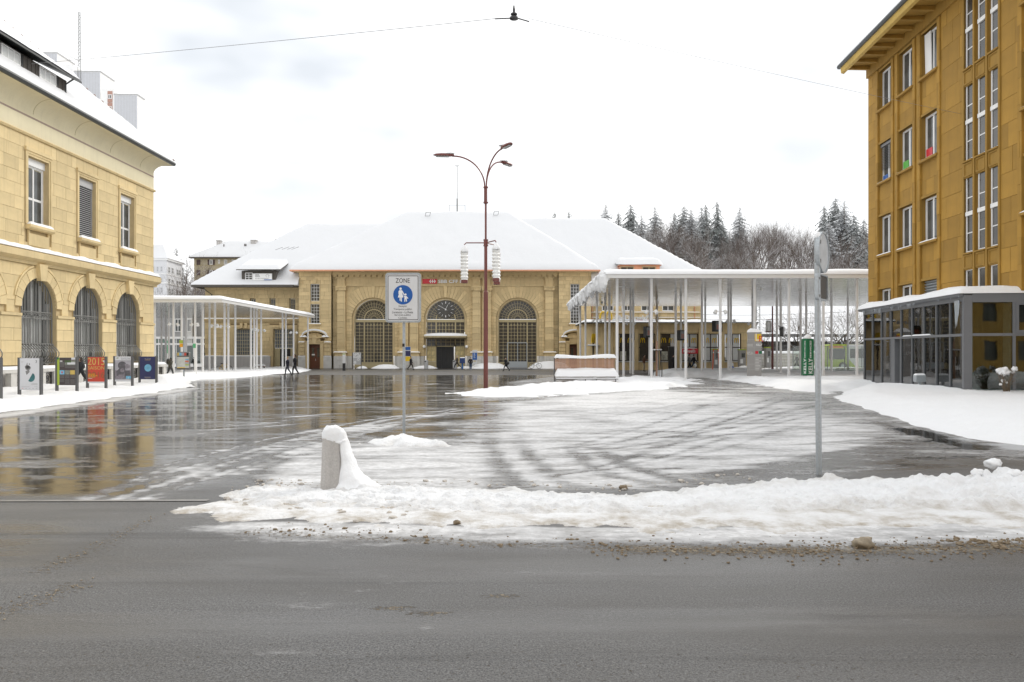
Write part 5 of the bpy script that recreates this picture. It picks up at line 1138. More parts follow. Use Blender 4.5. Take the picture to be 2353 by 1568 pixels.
# white stone plinth and balustrade with scroll panels
MB().box(U0, .08, -.16, .1, 0, 1.30).build('plinth', mt['white_stone'], lb)
bl = MB(); yb = -1.25
bl.box(U0, -.6, yb, yb+.34, 0, .28); bl.box(U0, -.6, yb-.03, yb+.38, .98, 1.16)
x = -.6
for i in range(24):
    bl.box(x-.5, x, yb+.02, yb+.32, .28, .98); x -= 1.28
bl.box(-.95, -.6, yb+.34, -.1, 0, 1.16); bl.build('balustrade', mt['white_stone'], lb)
dome_snow(MB(), U0, -.55, yb-.05, yb+.40, 1.16, .16, 12, nx=110).build('balustrade_snow', mt['snow'], lb)
x = -.6-.5-.39
scm = MB()
P = [(.30*(1-t)*math.cos(t*13), 0, .31*(1-t)*math.sin(t*13)) for t in [i/36 for i in range(36)]]
scm.tube(P, .022, 5); ring_mesh(scm, rrect(-.39, .39, -.35, .35, .02), rrect(-.35, .35, -.31, .31, .02), -.03, .03); scm = scm.mesh('scroll_panel', mt['dark'])
for i in range(14): link('scroll_panel', scm, lb, (x, yb+.18, .63)); x -= 1.28
MB().box(U0, -.6, -.5, -.45, -.3, .9).build('area_back_wall', mt['concrete'], lb)  # plain concrete wall behind the balustrade
bk.flush()
# ------------------------------------------------------------------ tall ochre building
RA = R(-93.394); rbd = thing('office_building', 'tall ochre stone office building with white windows, overhanging eave and narrow stair windows', 'building', (23.26, 52.0, 0.0), RA)
bk = Bank(rbd, 300)
u_ = lambda px: (52.0 - 20.18/((px-CX)/FPX - .0593))*1.00176
UE = 26.0; ZE = 20.2
cols = [(2.70, 1.9), (5.65, 1.9), (8.60, 1.9)]; sills = [17.2, 12.62, 8.07, 3.5]
wh = []
for ci, (c, w_) in enumerate(cols):
    for s in sills: wh.append(('rect', c-w_/2, c+w_/2, s, s+2.45))
strips = [12.8, 13.95, 15.10]; sh = []
for c in strips:
    for s in (16.0, 11.45, 6.9, 2.3): sh.append(('rect', c-.40, c+.40, s, s+3.85))
more = [(c, 1.9) for c in (18.4, 21.35, 24.3)]; wh2 = [('rect', c-.95, c+.95, s, s+2.45) for c, _ in more for s in sills]
low = [('rect', 16.3, UE, -1, 4.66)]
wh2 = [h for h in wh2 if h[3] > 4.66]
w_ = MB(); wall_with_holes(w_, 0, UE, 0, ZE, wh+sh+wh2+low, .07)
MB().box(16.3, UE, .07, 9, 4.66, 4.72).build('overhang_underside', mt['rtrim'], rbd)
for h in wh+wh2: reveal(w_, h, .02, .42)
for h in sh: reveal(w_, h, -.02, .5)
w_.box(-.001, 0, .07, 15, 0, ZE+1); w_.build('wall', mt['rjoint'], rbd)
MB().box(0, .06, 0.0, 15, 0, ZE).build('end_wall', mt['rstone'], rbd)
guard = [('rect', c-1.32, c+1.32, 0, ZE) for c, _ in cols+more] + [('rect', 12.25, 15.65, 0, ZE)] + low
bk.wall(0.0, UE, 0, ZE, 1.138, 1.25, 0, mt['rstone'], holes=guard, seed=41, joint=.014, dep=.07, rngl=.35)
for c, _ in cols+more:
    bk.wall(c-.98, c+.98, 0, ZE-.45, 1.0, .98, .045, mt['rstone'], holes=wh+wh2+low, seed=int(c*9), joint=.010, dep=.04, jit=.002, edges=[0, 1.2, 2.5, 3.5, 5.95, 6.95, 8.07, 10.52, 11.5, 12.62, 15.07, 16.1, 17.2, 19.65, ZE-.45], rngl=.1)
    for sx in (-1, 1):
        bk.wall(min(c+sx*1.0, c+sx*1.32), max(c+sx*1.0, c+sx*1.32), 0 if c < 16 else 4.7, ZE-.4, 1.14, .32, -.075, mt['rstone'], seed=int(c*5+sx), joint=.010, dep=.15, rngl=0, pri=2)
for h in wh+wh2:
    a, b, z0, z1 = h[1:]; MB().box(a-.08, b+.08, -.02, .10, z1, z1+.14).build('lintel', mt['rtrim'], rbd); MB().box(a-.14, b+.14, -.16, .10, z0-.12, z0).build('window_sill', mt['rtrim'], rbd)
    if z0 > 4 and h in wh or z0 > 4: dome_snow(MB(), a-.12, b+.12, -.16, .06, z0, .07 if z0 < 9 else .03, a+z0, nx=8).build('sill_snow', mt['snow'], rbd)
for ci, (c, _) in enumerate(cols+more):
    for si, s in enumerate(sills):
        if c > 16 and s < 4.66: continue
        a, b = c-.95, c+.95
        if ci == 2 and si == 3:
            lv = MB().box(a, b, .30, .34, s, s+2.45).build('vent_grille', mt['grey'], rbd)
            lm = MB().prof_x([(0, 0), (.12, -.10), (.13, -.07), (.01, .03)], -.93, .93).mesh('slat', mt['galv'])
            for k in range(16): link('slat', lm, lv, (c, .16, s+.12+k*.152))
            continue
        o = window(rbd, a+.02, b-.02, s+.02, s+2.43, .22, 2, 1, mt['whitep'], mt['pane_grey'], fr=.11, bar=.16)
        cu = MB().box(b-.75, b-.14, .30, .31, s+.12, s+2.3).build('curtain', mt['curtain'], o)
        if ci == 0 and si == 1:
            bl = MB().box(a+.02, b-.02, .10, .20, s+2.25, s+2.43).build('blind', mt['grey'], rbd)
            sm = MB().prof_x([(-.03, 0), (.03, .03), (.03, .045), (-.03, .015)], -.9, .9).mesh('slat', mt['grey_post'])
            for k in range(14): link('slat', sm, bl, (c, .14, s+.85+k*.10))
        if ci in (1, 2) and si == 1:
            MB().box(a+.13, c-.1, .20, .215, s+.13, s+.62).build('window_poster', mt['red'] if ci == 2 else M('leaf_green_print', (.10, .42, .06), .5), o)
        if ci == 0 and si == 1: MB().box(a+.15, c-.1, .20, .215, s+.14, s+.45).build('window_poster', mt['blue'], o)
        if ci == 2 and si == 0:
            ts = MB().beam((c-.45, .18, s+.05), (c-.45, -.05+.18, s+2.38), .72, .05).build('tilted_sash', mt['whitep'], o)
for h in sh:
    a, b, z0, z1 = h[1:]
    window(rbd, a+.02, b-.02, z0+.02, z1-.02, .05, 1, 4, mt['whitep'], mt['pane'], fr=.09, bar=.05, vcuts=[z0+.11, z0+1.0, z0+1.95, z0+2.75, z1-.11])
    MB().box(a+.05, b-.05, .0, .08, z0+1.85, z0+2.05).build('transom', mt['whitep'], rbd)
tr = MB()
for x in (12.25, 13.26, 14.41, 15.50): tr.box(x, x+.15, -.06, .08, 0, ZE-.3)
tr.build('stair_mullion', mt['rtrim'], rbd)
for c in strips:
    for s in (15.2, 10.65, 6.1, 20.0-.15):
        q = MB().box(c-.42, c+.42, -.02, .1, s-.02, s+.80); ring_mesh(q, [(c-.40, s+.05), (c+.40, s+.05), (c+.40, s+.72), (c-.40, s+.72)], [(c-.33, s+.12), (c+.33, s+.12), (c+.33, s+.65), (c-.33, s+.65)], -.06, -.02); q.box(c-.44, c+.44, -.13, -.02, s+.75, s+.82); q.build('stair_panel', mt['rtrim'], rbd)
    bk.wall(c-.42, c+.42, 0, 2.2, 1.1, .84, .02, mt['rstone'], seed=int(c*3), dep=.05, rngl=0)
# eave: boarded soffit, brackets, fascia, gutter, snow
ev = MB().box(0.0, UE, -1.73, .3, ZE+.30, ZE+.38).box(0.0, UE, -.14, .07, ZE-.35, ZE+.30); ev.build('soffit', mt['rtrim'], rbd)
MB().prof_x([(-1.73, ZE+.05), (-1.55, ZE), (-1.55, ZE+.30), (-1.78, ZE+.42)], -.02, UE).build('fascia', M('yellow_fascia', (.52, .35, .08), .7, var=.15), rbd)
bm = MB().prof_x([(0, 0), (-1.45, .06), (-1.45, .22), (0, .22)], -.12, .12).mesh('bracket', mt['rtrim'])
x = .5
for i in range(20): link('bracket', bm, rbd, (x, -.12, ZE+.06)); x += 1.28
MB().prof_x([(-1.74, ZE+.38), (-1.88, ZE+.40), (-1.93, ZE+.52), (-1.90, ZE+.62), (-1.72, ZE+.62)], -.25, UE).build('gutter', mt['gutter'], rbd)
X, Y = np.meshgrid(np.concatenate([[-.22, -.1, .1], np.linspace(.4, UE, 60)]), np.linspace(-1.85, 9, 40)); e_ = np.minimum(X+.22, Y+1.85)
grid_obj('roof_snow', X, Y, ZE+.58 + (Y+1.85)*.42 + .34*np.clip(e_/.5, 0, 1)**.5*(1+.5*fbm(X*.8, Y*.8)), mt['roof_snow'], parent=rbd)
MB().prof_x([(-1.72, ZE+.38), (9, ZE+4.9), (9, ZE+.38)], -.02, UE).build('roof', mt['darkwood'], rbd)
MB().box(0.06, UE, 9, 15, 0, ZE+4.5).build('rear_wall', mt['rtrim'], rbd)
bk.flush()
# ------------------------------------------------------------------ glazed pavilion in front of it
PA = math.atan2(-1.0, -.112)                        # local x runs from the far corner towards the camera
PLn = 13.48; pvx, pvy = 19.9 + .112*13.4, 48.4
pav = thing('glass_pavilion', 'low grey steel and glass pavilion with snow and icicles on its flat roof', 'pavilion', (pvx, pvy, 0.0), PA)
H1, H0, RAIL = 4.55, -.05, 2.78
fr = MB(); n = 9; sp = PLn/n
for i in range(n+1):
    x = i*sp; wd = .07 if i < n else .0
    if wd: fr.box(x-wd/2+.03, x+wd/2+.03, -.04, .10, H0, H1-.2)
fr.box(0, PLn, -.05, .10, RAIL-.06, RAIL+.06).box(0, PLn, -.05, .12, H1-.28, H1).box(0, PLn, -.03, .1, H0, .12)
fr.build('steel_frame', mt['steel_frame'], pav)
cp_ = MB().box(PLn-.13, PLn+.05, -.06, .29, H0, H1-.02); cp_.build('corner_post', mt['steel_frame'], pav)
gt = MB(); gt.prof_x([(-.05, H1-.10), (-.22, H1-.06), (-.26, H1+.05), (-.05, H1+.05)], -.35, PLn+.0); gt.build('gutter', mt['steel_frame'], pav)
for i in range(n):
    x0, x1 = i*sp+.065, (i+1)*sp-.005
    if i == n-1: x1 -= .10
    pane(pav, x0, x1, RAIL+.06, H1-.28, .03, mt['glass'])
    if i == 3: continue
    pane(pav, x0, x1, .12, RAIL-.06, .03, mt['glass'])
# entrance recess with dark jamb, inner door with the letter R
x0 = 3*sp; MB().box(x0+.05, x0+.62, -.02, .9, H0, RAIL-.06).build('door_jamb', mt['steel_frame'], pav)
dpn = pane(pav, x0+.62, x0+sp, .05, RAIL-.06, .30, mt['glass'], 'door_pane')
text('R', mt['white'], pav, x0+1.02, .28, 1.55, w=.34, h=.52, name='lettering')
MB().box(x0+1.2, x0+sp+.03, .05, .35, H0, RAIL-.06).build('door_stile', mt['steel_frame'], pav)
# short front facing the road
F2 = 10.0                                            # along local y
fx = PLn
ff = MB(); ff.box(fx-.04, fx+.06, .29, F2, H1-.34, H1+.02).box(fx-.04, fx+.05, .29, F2, RAIL-.05, RAIL+.07).box(fx-.04, fx+.05, .29, F2, H0, .08)
for y in (2.02, 4.2, 6.4, 8.6): ff.box(fx-.05, fx+.06, y-.06, y+.06, H0, H1-.34)
ff.build('front_frame', mt['steel_frame'], pav)
ys = [.29, 1.96, 4.14, 6.34, 8.54]
for i, (a, b) in enumerate(zip(ys[:-1], ys[1:])):
    a2 = a if i == 0 else a+.12
    for z0, z1 in ((RAIL+.07, H1-.34), (.08, RAIL-.05)):
        link('pane', MB().box(-.006, .006, a2, b, z0, z1).mesh('pane', mt['glass']), pav, (fx+.01, 0, 0))
    if i in (1, 3):
        q = MB(); 
        for (p0, p1, q0, q1) in ((a2, b, H1-.46, H1-.34), (a2, b, RAIL+.07, RAIL+.20), (a2, a2+.12, RAIL+.2, H1-.46), (b-.12, b, RAIL+.2, H1-.46)): q.box(fx-.03, fx+.09, p0, p1, q0, q1)
        q.build('opening_light', mt['steel_frame'], pav)
inner = MB().box(0, PLn, .3, 2.2, H0-.1, .06); inner.build('floor', M('pavilion_floor', (.14, .13, .12), .6), pav)
MB().box(-.05, PLn+.05, -.05, F2, H1+.02, H1+.10).build('roof_slab', mt['steel_frame'], pav)
MB().box(-.04, 0, 0, 2.2, H0, H1).build('end_wall', mt['grey'], pav)
MB().box(.5, PLn-.3, 2.0, 2.06, .06, H1).build('inner_wall', M('pale_plaster', (.42, .41, .37), .8, var=.2), pav)
MB().box(PLn-.95, PLn-.90, .75, F2, .06, H1).build('drape', M('brown_drape', (.060, .050, .036), .9, var=.5, scale=.9, streak=.4), pav)
X, Y = np.meshgrid(np.concatenate([[-.36, -.3, -.1], np.linspace(.2, PLn-.35, 70), [PLn-.1, PLn+.06, PLn+.12]]), np.concatenate([[-.30, -.24, -.1], np.linspace(.15, F2, 26)]))
e_ = np.minimum(np.minimum(X+.36, PLn+.12-X), Y+.30)
o = grid_obj('roof_snow', X, Y, H1+.05 + .36*np.clip(e_/.36, 0, 1)**.5*(1+.6*(fbm(X*.6, Y*.6+4)-.5)), mt['snow'], parent=pav)
ic = MB(); r = random.Random(4)
for i in range(70):
    x = r.uniform(.1, PLn*.62) if i < 60 else r.uniform(0, PLn); L = r.uniform(.05, .34)*(1.2 if x < 4 else .7)
    ic.tube([(x, -.2, H1-.06), (x, -.2, H1-.06-L)], [.016, .003], 5)
for i in range(7):
    x = PLn-.55 + .05*i; L = r.uniform(.5, 1.25); ic.tube([(x, -.16, H1-.25), (x+.02, -.16, H1-.25-L*.5), (x, -.16, H1-.3-L)], [.05, .03, .004], 6)
icm, it_, ib = newmat('ice'); ib.inputs['Base Color'].default_value = (.75, .80, .84, 1); ib.inputs['Roughness'].default_value = .1; ib.inputs['Transmission Weight'].default_value = .6
ic.build('icicle', icm, pav, kind='stuff')
dome_snow(MB(), 4.3*sp, 4.95*sp, -.1, .02, RAIL+.06, .05, 2).build('ledge_snow', mt['snow'], pav); dome_snow(MB(), 5.1*sp, 6.6*sp, -.1, .02, RAIL+.06, .07, 3).build('ledge_snow', mt['snow'], pav)
# ------------------------------------------------------------------ white canopies
def wavy_white():
    m, t, b = newmat('glossy_white_soffit'); l = t.links.new; b.inputs['Base Color'].default_value = (.78, .78, .78, 1); b.inputs['Roughness'].default_value = .16; b.inputs['Metallic'].default_value = .35
    co = nd(t, 'ShaderNodeTexCoord'); q = nd(t, 'ShaderNodeMapping'); q.inputs['Scale'].default_value = (.25, 1.3, 1); l(co.outputs['Object'], q.inputs[0])
    n = nd(t, 'ShaderNodeTexNoise'); n.inputs['Scale'].default_value = 2.0; n.inputs['Detail'].default_value = 3; l(q.outputs[0], n.inputs['Vector'])
    bp = nd(t, 'ShaderNodeBump'); bp.inputs['Strength'].default_value = .25; bp.inputs['Distance'].default_value = .06; l(n.outputs['Fac'], bp.inputs['Height']); l(bp.outputs[0], b.inputs['Normal']); return m
mt['soffit'] = wavy_white()
spotm = MB()
for sx in (-1, 1): spotm.tube([(0, 0, 0), (sx*.28, -.02, .02)], .025, 5).tube([(sx*.30, -.02, .10), (sx*.42, -.10, -.14)], [.11, .15], 8)
spotm = spotm.mesh('spotlight', mt['whitep'])
def canopy(label, x0, x1, y0, y1, zc, cols, spots, snow_edge, ragged, end):
    root = thing('bus_canopy', label, 'canopy', (x0, y0, 0)); L, D = x1-x0, y1-y0; r = random.Random(int(x1))
    MB().box(0, L, 0, D, zc, zc+.22).build('soffit', mt['soffit'], root)
    MB().box(-.03, L+.03, -.05, 0, zc-.02, zc+.30).box(-.05, 0, 0, D, zc-.02, zc+.30).box(L, L+.05, 0, D, zc-.02, zc+.30).build('fascia', mt['whitep'], root)
    a = np.concatenate([[-.12, -.05, .1], np.linspace(.4, L-.4, 80), [L-.1, L+.05, L+.12]]); b = np.concatenate([[-.12, -.05, .12], np.linspace(.4, D-.4, 50), [D-.1, D+.1]])
    X, Y = np.meshgrid(a, b); e_ = np.minimum.reduce([X+.12, L+.12-X, Y+.12, D+.1-Y]); t = np.clip(e_/.55, 0, 1)**.5
    grid_obj('roof_snow', X, Y, zc+.26 + .40*t*(1+.4*(fbm(X*.3+5, Y*.3)-.5)), mt['snow'], parent=root)
    if ragged is not None:                             # snow slab hanging over one edge
        n = 150; prof_ = ((.55, .60), (.25, .68), (-.05, .66), (-.30, .55), (-.44, .34), (-.48, .10), (-.44, -.18), (-.36, -.40), (-.22, -.44), (-.08, -.30), (.05, -.06), (.30, .10)); K = len(prof_); V = []
        for i in range(n+1):
            y = D*(.0 + .985*i/n); g_ = fbm(np.array([y*.8]), np.array([3.3]), 5, .7)[0]; sh_ = min(1, (i+.5)/3, (n-i+.5)/3)
            for k, (dx, dz) in enumerate(prof_):
                if dz < 0: dz *= .25 + 2.3*max(g_-.25, 0)*2
                q_ = Vector((y*2.2, k*.7, 5)); w_ = 1.0 if dz < .5 else .35
                V.append((ragged + dx*(.4+.6*sh_) + w_*(.20*mnoise.noise(q_) + .10*mnoise.noise(q_*3.3)), y, zc + .02 + dz*(.5+.5*sh_) + w_*(.14*mnoise.noise(q_ + Vector((9, 0, 0))) + .10*mnoise.noise(q_*3.9))))
        F = [(i*K+k, i*K+(k+1) % K, (i+1)*K+(k+1) % K, (i+1)*K+k) for i in range(n) for k in range(K)] + [tuple(range(K))[::-1], tuple(n*K+k for k in range(K))]
        MB().add(V, F).build('overhanging_snow', mt['snow'], root, smooth=False)
    cm = {}
    for i, (px, Y) in enumerate(cols):
        X = (px-CX)*Y/FPX; z0 = gz(Y)-.05
        k = round(zc-z0, 2)
        if k not in cm: cm[k] = MB().tube([(0, 0, 0), (0, 0, k)], .105, 10).mesh('column', mt['column'])
        c_ = link('column', cm[k], root, (X-x0, Y-y0, z0))
        if i in spots: link('spotlight', spotm, c_, (0, 0, 5.1 - z0*0 - (.4 if zc < 7 else 0)), (0, 0, R(r.uniform(-40, 40))))
        if i in (0, 4, 9) and zc > 7:
            cam_ = MB().tube([(0, 0, 6.9), (.35, -.1, 6.95), (.45, -.12, 6.85)], .03, 6).blob((.45, -.12, 6.75), .12, .12, .13, n=8, k=6, amp=0); cam_.build('dome_camera', mt['lightgrey'], c_)
    return root
RC = [(1418,59),(1497,59),(1576,59),(1655,59),(1734,59),(1812.6,59),(1891.6,59),(1968.8,59),(2047,59),
      (1371.7,73.9),(1345.4,87.5),(1333.5,93),(1391,79.9),(1400.4,76.8),(1433,66),(1449,79.9),(1455,75.6),(1492.8,72.8),(1510,82.6),(1552.7,71.7),(1564.6,77.4),(1613,71.7),(1620.6,85.5),(1673.9,73.2),(1679.6,75.3),(1729,80.7),(1785,73.7),(1794,69.2),(1839.6,70.2),(1852.6,73.2),(1910.7,73),(1948.3,81.2)]
canopy('white slab canopy on slender columns in front of the restaurant, snow hanging over its end', 6.95, 45, 58, 94.5, 7.42, RC, (1, 3, 9, 15, 20, 24, 25), 0, 0.05, -1)
LC = [(355.8,72.6),(399,72.8),(417.8,73),(427.6,84),(448.6,73),(466,74.5),(481.4,84),(494,76),(516,78),(524.7,79.5),(540.7,81),(576.6,85),(584,86.5),(590,88),(600,90),(649.3,95),(657,96.5),(674.6,98.5),(707.5,103),(371,86),(381,90),(388,80)]
canopy('white slab canopy on slender columns beside the sandstone building, reaching the station wing', -62, -26.2, 72, 105.5, 6.5, LC, (1, 4, 7, 8, 12, 14, 17), 0, None, 0)
# ------------------------------------------------------------------ restaurant annex
AY = 97.5; s2 = AY/FPX; an = thing('restaurant_annex', 'single storey sandstone restaurant with dark framed windows and a red and white rooftop sign', 'building', ((1536-CX)*s2, AY, -.25))
au = lambda px: (px-1536)*s2
az = lambda py: CAMZ + (HY-py)*s2 + .25
hole = [('rect', au(a), au(b), az(830), az(767)) for a, b in ((1421.5, 1457.5), (1467.6, 1506), (1517, 1552), (1567, 1604.5), (1615.5, 1652), (1665, 1703))]
zt = az(747); a0, a1 = au(1409), au(1733)
bw = MB(); wall_with_holes(bw, a0, a1, 0, zt, hole, .06)
for h in hole: reveal(bw, h, .0, .4)
bw.build('wall', mt['smortar'], an)
bk = Bank(an, 200)
bk.wall(a0, a1, 0, zt, .9, 1.35, 0, mt['sstone'], holes=hole, seed=15, joint=.02)
for h1, h2 in zip([('', 0, a0+.1)]+hole, hole): MB().box(h1[2]+.06, h2[1]-.06, -.16, .02, 0, zt-.5).build('pier', mt['sstone'], an)
# canted corner towards the station
cx0 = au(1344); cp = [(a0, 0.02), (a0-1.2, .5), (a0-2.4, 1.5), (cx0, 3.4), (cx0, 12), (a0, 12)]
MB().pxy(cp, 0, zt).build('rounded_corner', mt['swall'], an)
MB().pxy([(p[0]-.1, p[1]-.3) for p in cp], zt, zt+.35).build('corner_cornice', mt['swall'], an)
MB().box(a0, a1, -.4, .2, zt, zt+.3).build('cornice', mt['swall'], an)
MB().box(cx0-.3, a1+.3, -.75, 11, az(741.5)-.08, az(741.5)+.05).build('roof_edge', mt['gutter'], an)
X, Y = np.meshgrid(np.linspace(cx0-.35, a1+.35, 90), np.linspace(-.8, 11, 24)); e_ = np.minimum.reduce([X-cx0+.35, a1+.35-X, Y+.8])
grid_obj('roof_snow', X, Y, az(741.5) + .02 + .32*np.clip(e_/.4, 0, 1)**.5*(1+.6*(fbm(X*.7, Y*.7)-.5)), mt['snow'], parent=an)
arch_m = lambda mb, x, y, z, w, h, t: [mb.tube([(x + sx*w*.25 + w*.25*math.cos(a)*1.0, y, z + h*math.sin(a)) for a in [PI*i/12 for i in range(13)]], t, 6) for sx in (-1, 1)]
for i, h in enumerate(hole):
    o = window(an, h[1], h[2], h[3], h[4], .22, 2, 2, mt['brownframe'], mt['curtain'] if i > 2 else mt['pane'], fr=.10, bar=.12, vcuts=[az(829.5), az(798.5), az(767.5)])
    MB().box(h[1]-.06, h[2]+.06, -.1, .2, h[3]-.14, h[3]).build('window_sill', mt['white_stone'], an)
    for sx in (-.25, .25):
        e = MB(); arch_m(e, (h[1]+h[2])/2 + sx*(h[2]-h[1]), .215, az(788), .52, .58, .045); e.build('arch_decal', mt['yellow'], o)
    if i in (0, 2): MB().box(h[1]+.2, h[1]+.95, .19, .21, az(828), az(808)).build('window_poster', M('menu_poster', (.50, .50, .42), .5, var=.6, scale=3), o)
    if i == 2:
        wp_ = MB().box(h[2]-.55, h[2]-.02, .195, .215, az(828), az(768)).build('window_poster', mt['white'], o)
        text("McDONALD'S", mt['grey'], an, h[2]-.28, .19, az(815), w=1.6, h=.2, spin=R(90))
h = hole[3]; MB().box(h[1]-.02, h[2]-.02, -.02, .02, az(813), az(801.5)).build('red_sign_panel', mt['red'], an)
text("McDonald's", mt['white'], an, (h[1]+h[2])/2-.1, -.03, az(806.8), w=1.45, h=.42, bold=.02)
MB().box(h[1]+.1, h[2]-.4, -.03, .02, az(801), az(799)).build('sign_cap', mt['white'], an)
mb_ = MB().box(au(1379), au(1501), -.45, -.35, az(739.5), az(735.5)).build('sign_base', mt['red'], an)
e = MB(); xm, zm = au(1391.5), az(736)
for sx in (-1, 1): e.tube([(xm + sx*.36 + sx*0 + .36*math.cos(a), -.42, zm + 1.0*math.sin(a)**.8) for a in [PI*i/14 for i in range(15)]], .10, 7)
e.build('arch_sign', mt['yellow'], an)
text("McDonald's", mt['white'], an, au(1412), -.45, az(730.5), w=au(1497)-au(1412), h=.62, align='LEFT', bold=.04, name='rooftop_lettering')
q = MB(); r = random.Random(3)
for i in range(14): x = au(1380)+r.random()*6.4; q.blob((x, -.42, az(735.5)-.02), .30, .12, .16, n=8, k=5, seed=i)
q.build('sign_snow', mt['snow'], an)
MB().box(au(1364), au(1378), 1.35, 1.5, 0, az(768)).build('side_doorway', mt['brownframe'], an)
e = MB(); arch_m(e, au(1366.5), 1.0, az(788), .5, 1.1, .09); e.build('arch_sign', mt['yellow'], an)
aw = MB().box(au(1352), au(1378), .4, 1.6, az(795.2), az(794)); aw.build('side_awning', mt['grey'], an); dome_snow(MB(), au(1352), au(1378), .4, 1.6, az(794), .12).build('awning_snow', mt['snow'], an)
bk.flush()
# ------------------------------------------------------------------ far buildings
def block(name, label, px0, px1, ytop, Y, depth, mat, z0=0, cat='building'):
    a, b = at(px0, ytop, Y), at(px1, ytop, Y)
    t = thing(name, label, cat, (a.x, Y, z0)); return t, b.x-a.x, a.z-z0
T, W, H = block('apartment_building', 'beige apartment building with dark shutters, snowy hipped roof and three chimneys', 446, 800, 592, 200, 12, None, 0)
k = 200/FPX; bx = lambda px: (px-446)*k; bz = lambda py: CAMZ + (HY-py)*k
mt['beige_r'] = M('beige_render', (.46, .40, .28), .9, var=.06, scale=.3, streak=.1); mt['shutter'] = M('dark_shutter', (.075, .045, .04), .7)
MB().box(0, W, 0, 12, 0, H).build('wall', mt['beige_r'], T); MB().box(0, W, -.12, 0, bz(610)-.12, bz(610)+.12).box(0, W, -.12, 0, bz(634)-.1, bz(634)+.1).box(0, W, -.12, 0, bz(592.5)-.5, bz(592.5)).build('string_course', mt['beige'], T)
for py in (597, 621, 645, 669):
    for px, w_, sh in ((476, 9, 1), (485.5, 7.5, 2), (503.5, 4, 0), (518.5, 7, 0), (535, 4, 0), (548, 8, 2), (575, 8, 2)):
        if px == 476:
            MB().box(bx(452), bx(460.5), -.12, -.02, bz(py+12.5), bz(py)).build('shutter', mt['shutter'], T); continue
        o = window(T, bx(px-w_/2), bx(px+w_/2), bz(py+(12 if w_ > 4.5 else 9)), bz(py), -.1, 2 if w_ > 4.5 else 1, 1, mt['whitep'], mt['pane_grey'], fr=.14, bar=.14)
        if sh:
            for sx in (-1, 1): MB().box(bx(px+sx*(w_/2+2.3))-.22, bx(px+sx*(w_/2+2.3))+.22, -.14, -.02, bz(py+12.5), bz(py)).build('shutter', mt['shutter'], T)
hip_roof('roof_snow', T, -1.1, W+1.1, -1.0, 13, H+.02, H+4.7, .62, .62, .72, .72, thick=.3, nx=60, ny=26, seed=5)
MB().box(-1.0, W+1, -.95, .3, H-.25, H+.02).build('eave_board', mt['darkwood'], T)
for px, yt, yb, w_ in ((488.5, 545.5, 566, 10), (570, 544.5, 565, 12), (628.5, 542.5, 562, 13)):
    x = bx(px); MB().box(x-w_*k/2, x+w_*k/2, 4, 5.2, bz(yb)-2, bz(yt+3)).box(x-w_*k/2-.15, x+w_*k/2+.15, 3.85, 5.35, bz(yt+3), bz(yt+1.6)).build('chimney', mt['concrete'], T)
for px, yt, yb in ((504.5, 558, 566), (553, 557, 565), (556, 557, 562)): MB().tube([(bx(px), 3, bz(yb)-1), (bx(px), 3, bz(yt))], .13, 6).build('vent_pipe', mt['darkwood'], T)
T, W, H = block('apartment_building', 'white corner apartment house with grey shaded front and snowy roof', 330, 386.5, 594, 170, 12, None, 0)
k = 170/FPX; bx = lambda px: (px-330)*k; bz = lambda py: CAMZ + (HY-py)*k
mt['offwhite'] = M('white_render', (.66, .665, .68), .85, var=.04, scale=.4, streak=.06)
# front wall and the side wall that runs away to the right
sx1, sy1 = bx(419)*1.13-.2, 22.0
x386 = bx(383)
xb_, db_ = x386 - .65, 9.4
MB().pxy([(0, 0), (x386, 0), (xb_, db_), (0, db_)], 0, H).build('wall', mt['offwhite'], T)
MB().pxy([(-.3, -.35), (x386+.35, -.35), (xb_+.35, db_+.2), (0, db_+.2)], H-.4, H+.02).pxy([(-.2, -.2), (x386+.15, -.2), (xb_+.15, db_), (0, db_)], bz(650)-.2, bz(650)+.1).pxy([(-.2, -.2), (x386+.12, -.2), (xb_+.12, db_), (0, db_)], bz(630)-.1, bz(630)+.1).build('cornice', mt['whitep'], T)
for py in (612, 639, 660.5):
    for px in (352.5, 362, 371): window(T, bx(px-2.6), bx(px+2.6), bz(py+(13 if py != 639 else 12)), bz(py), -.08, 2, 2, mt['offwhite'], mt['pane_grey'], fr=.1, bar=.1)
ang = math.atan2(db_, xb_-x386); L = math.hypot(db_, xb_-x386)
for z_ in (bz(612), bz(639), bz(661)):
    for s_ in (.14, .36, .68, .84):
        o = window(T, -.55, .55, z_-1.35, z_, -.10, 2, 2, mt['whitep'], mt['pane_grey'], fr=.1, bar=.1)
        o.location = (x386 + math.cos(ang)*L*s_, math.sin(ang)*L*s_, 0); o.rotation_euler = (0, 0, ang)
rfm = MB(); P0, P1, P2, P3 = (-.5, -.6, H), (x386+.5, -.6, H), (xb_+.6, db_+.5, H), (-.5, db_+.5, H)
apx = bx(361.7)*1.02; zt = CAMZ + (HY-563)*174/FPX
rfm.add([P0, P1, P2, P3, (-2, 4, zt), (apx-.6, 4, zt)], [(0,1,5,4), (1,2,5), (2,3,4,5), (0,4,3)]).pxy([P[:2] for P in (P0, P1, P2, P3)], H-.02, H+.0); rfm.build('roof_snow', mt['roof_snow'], T)
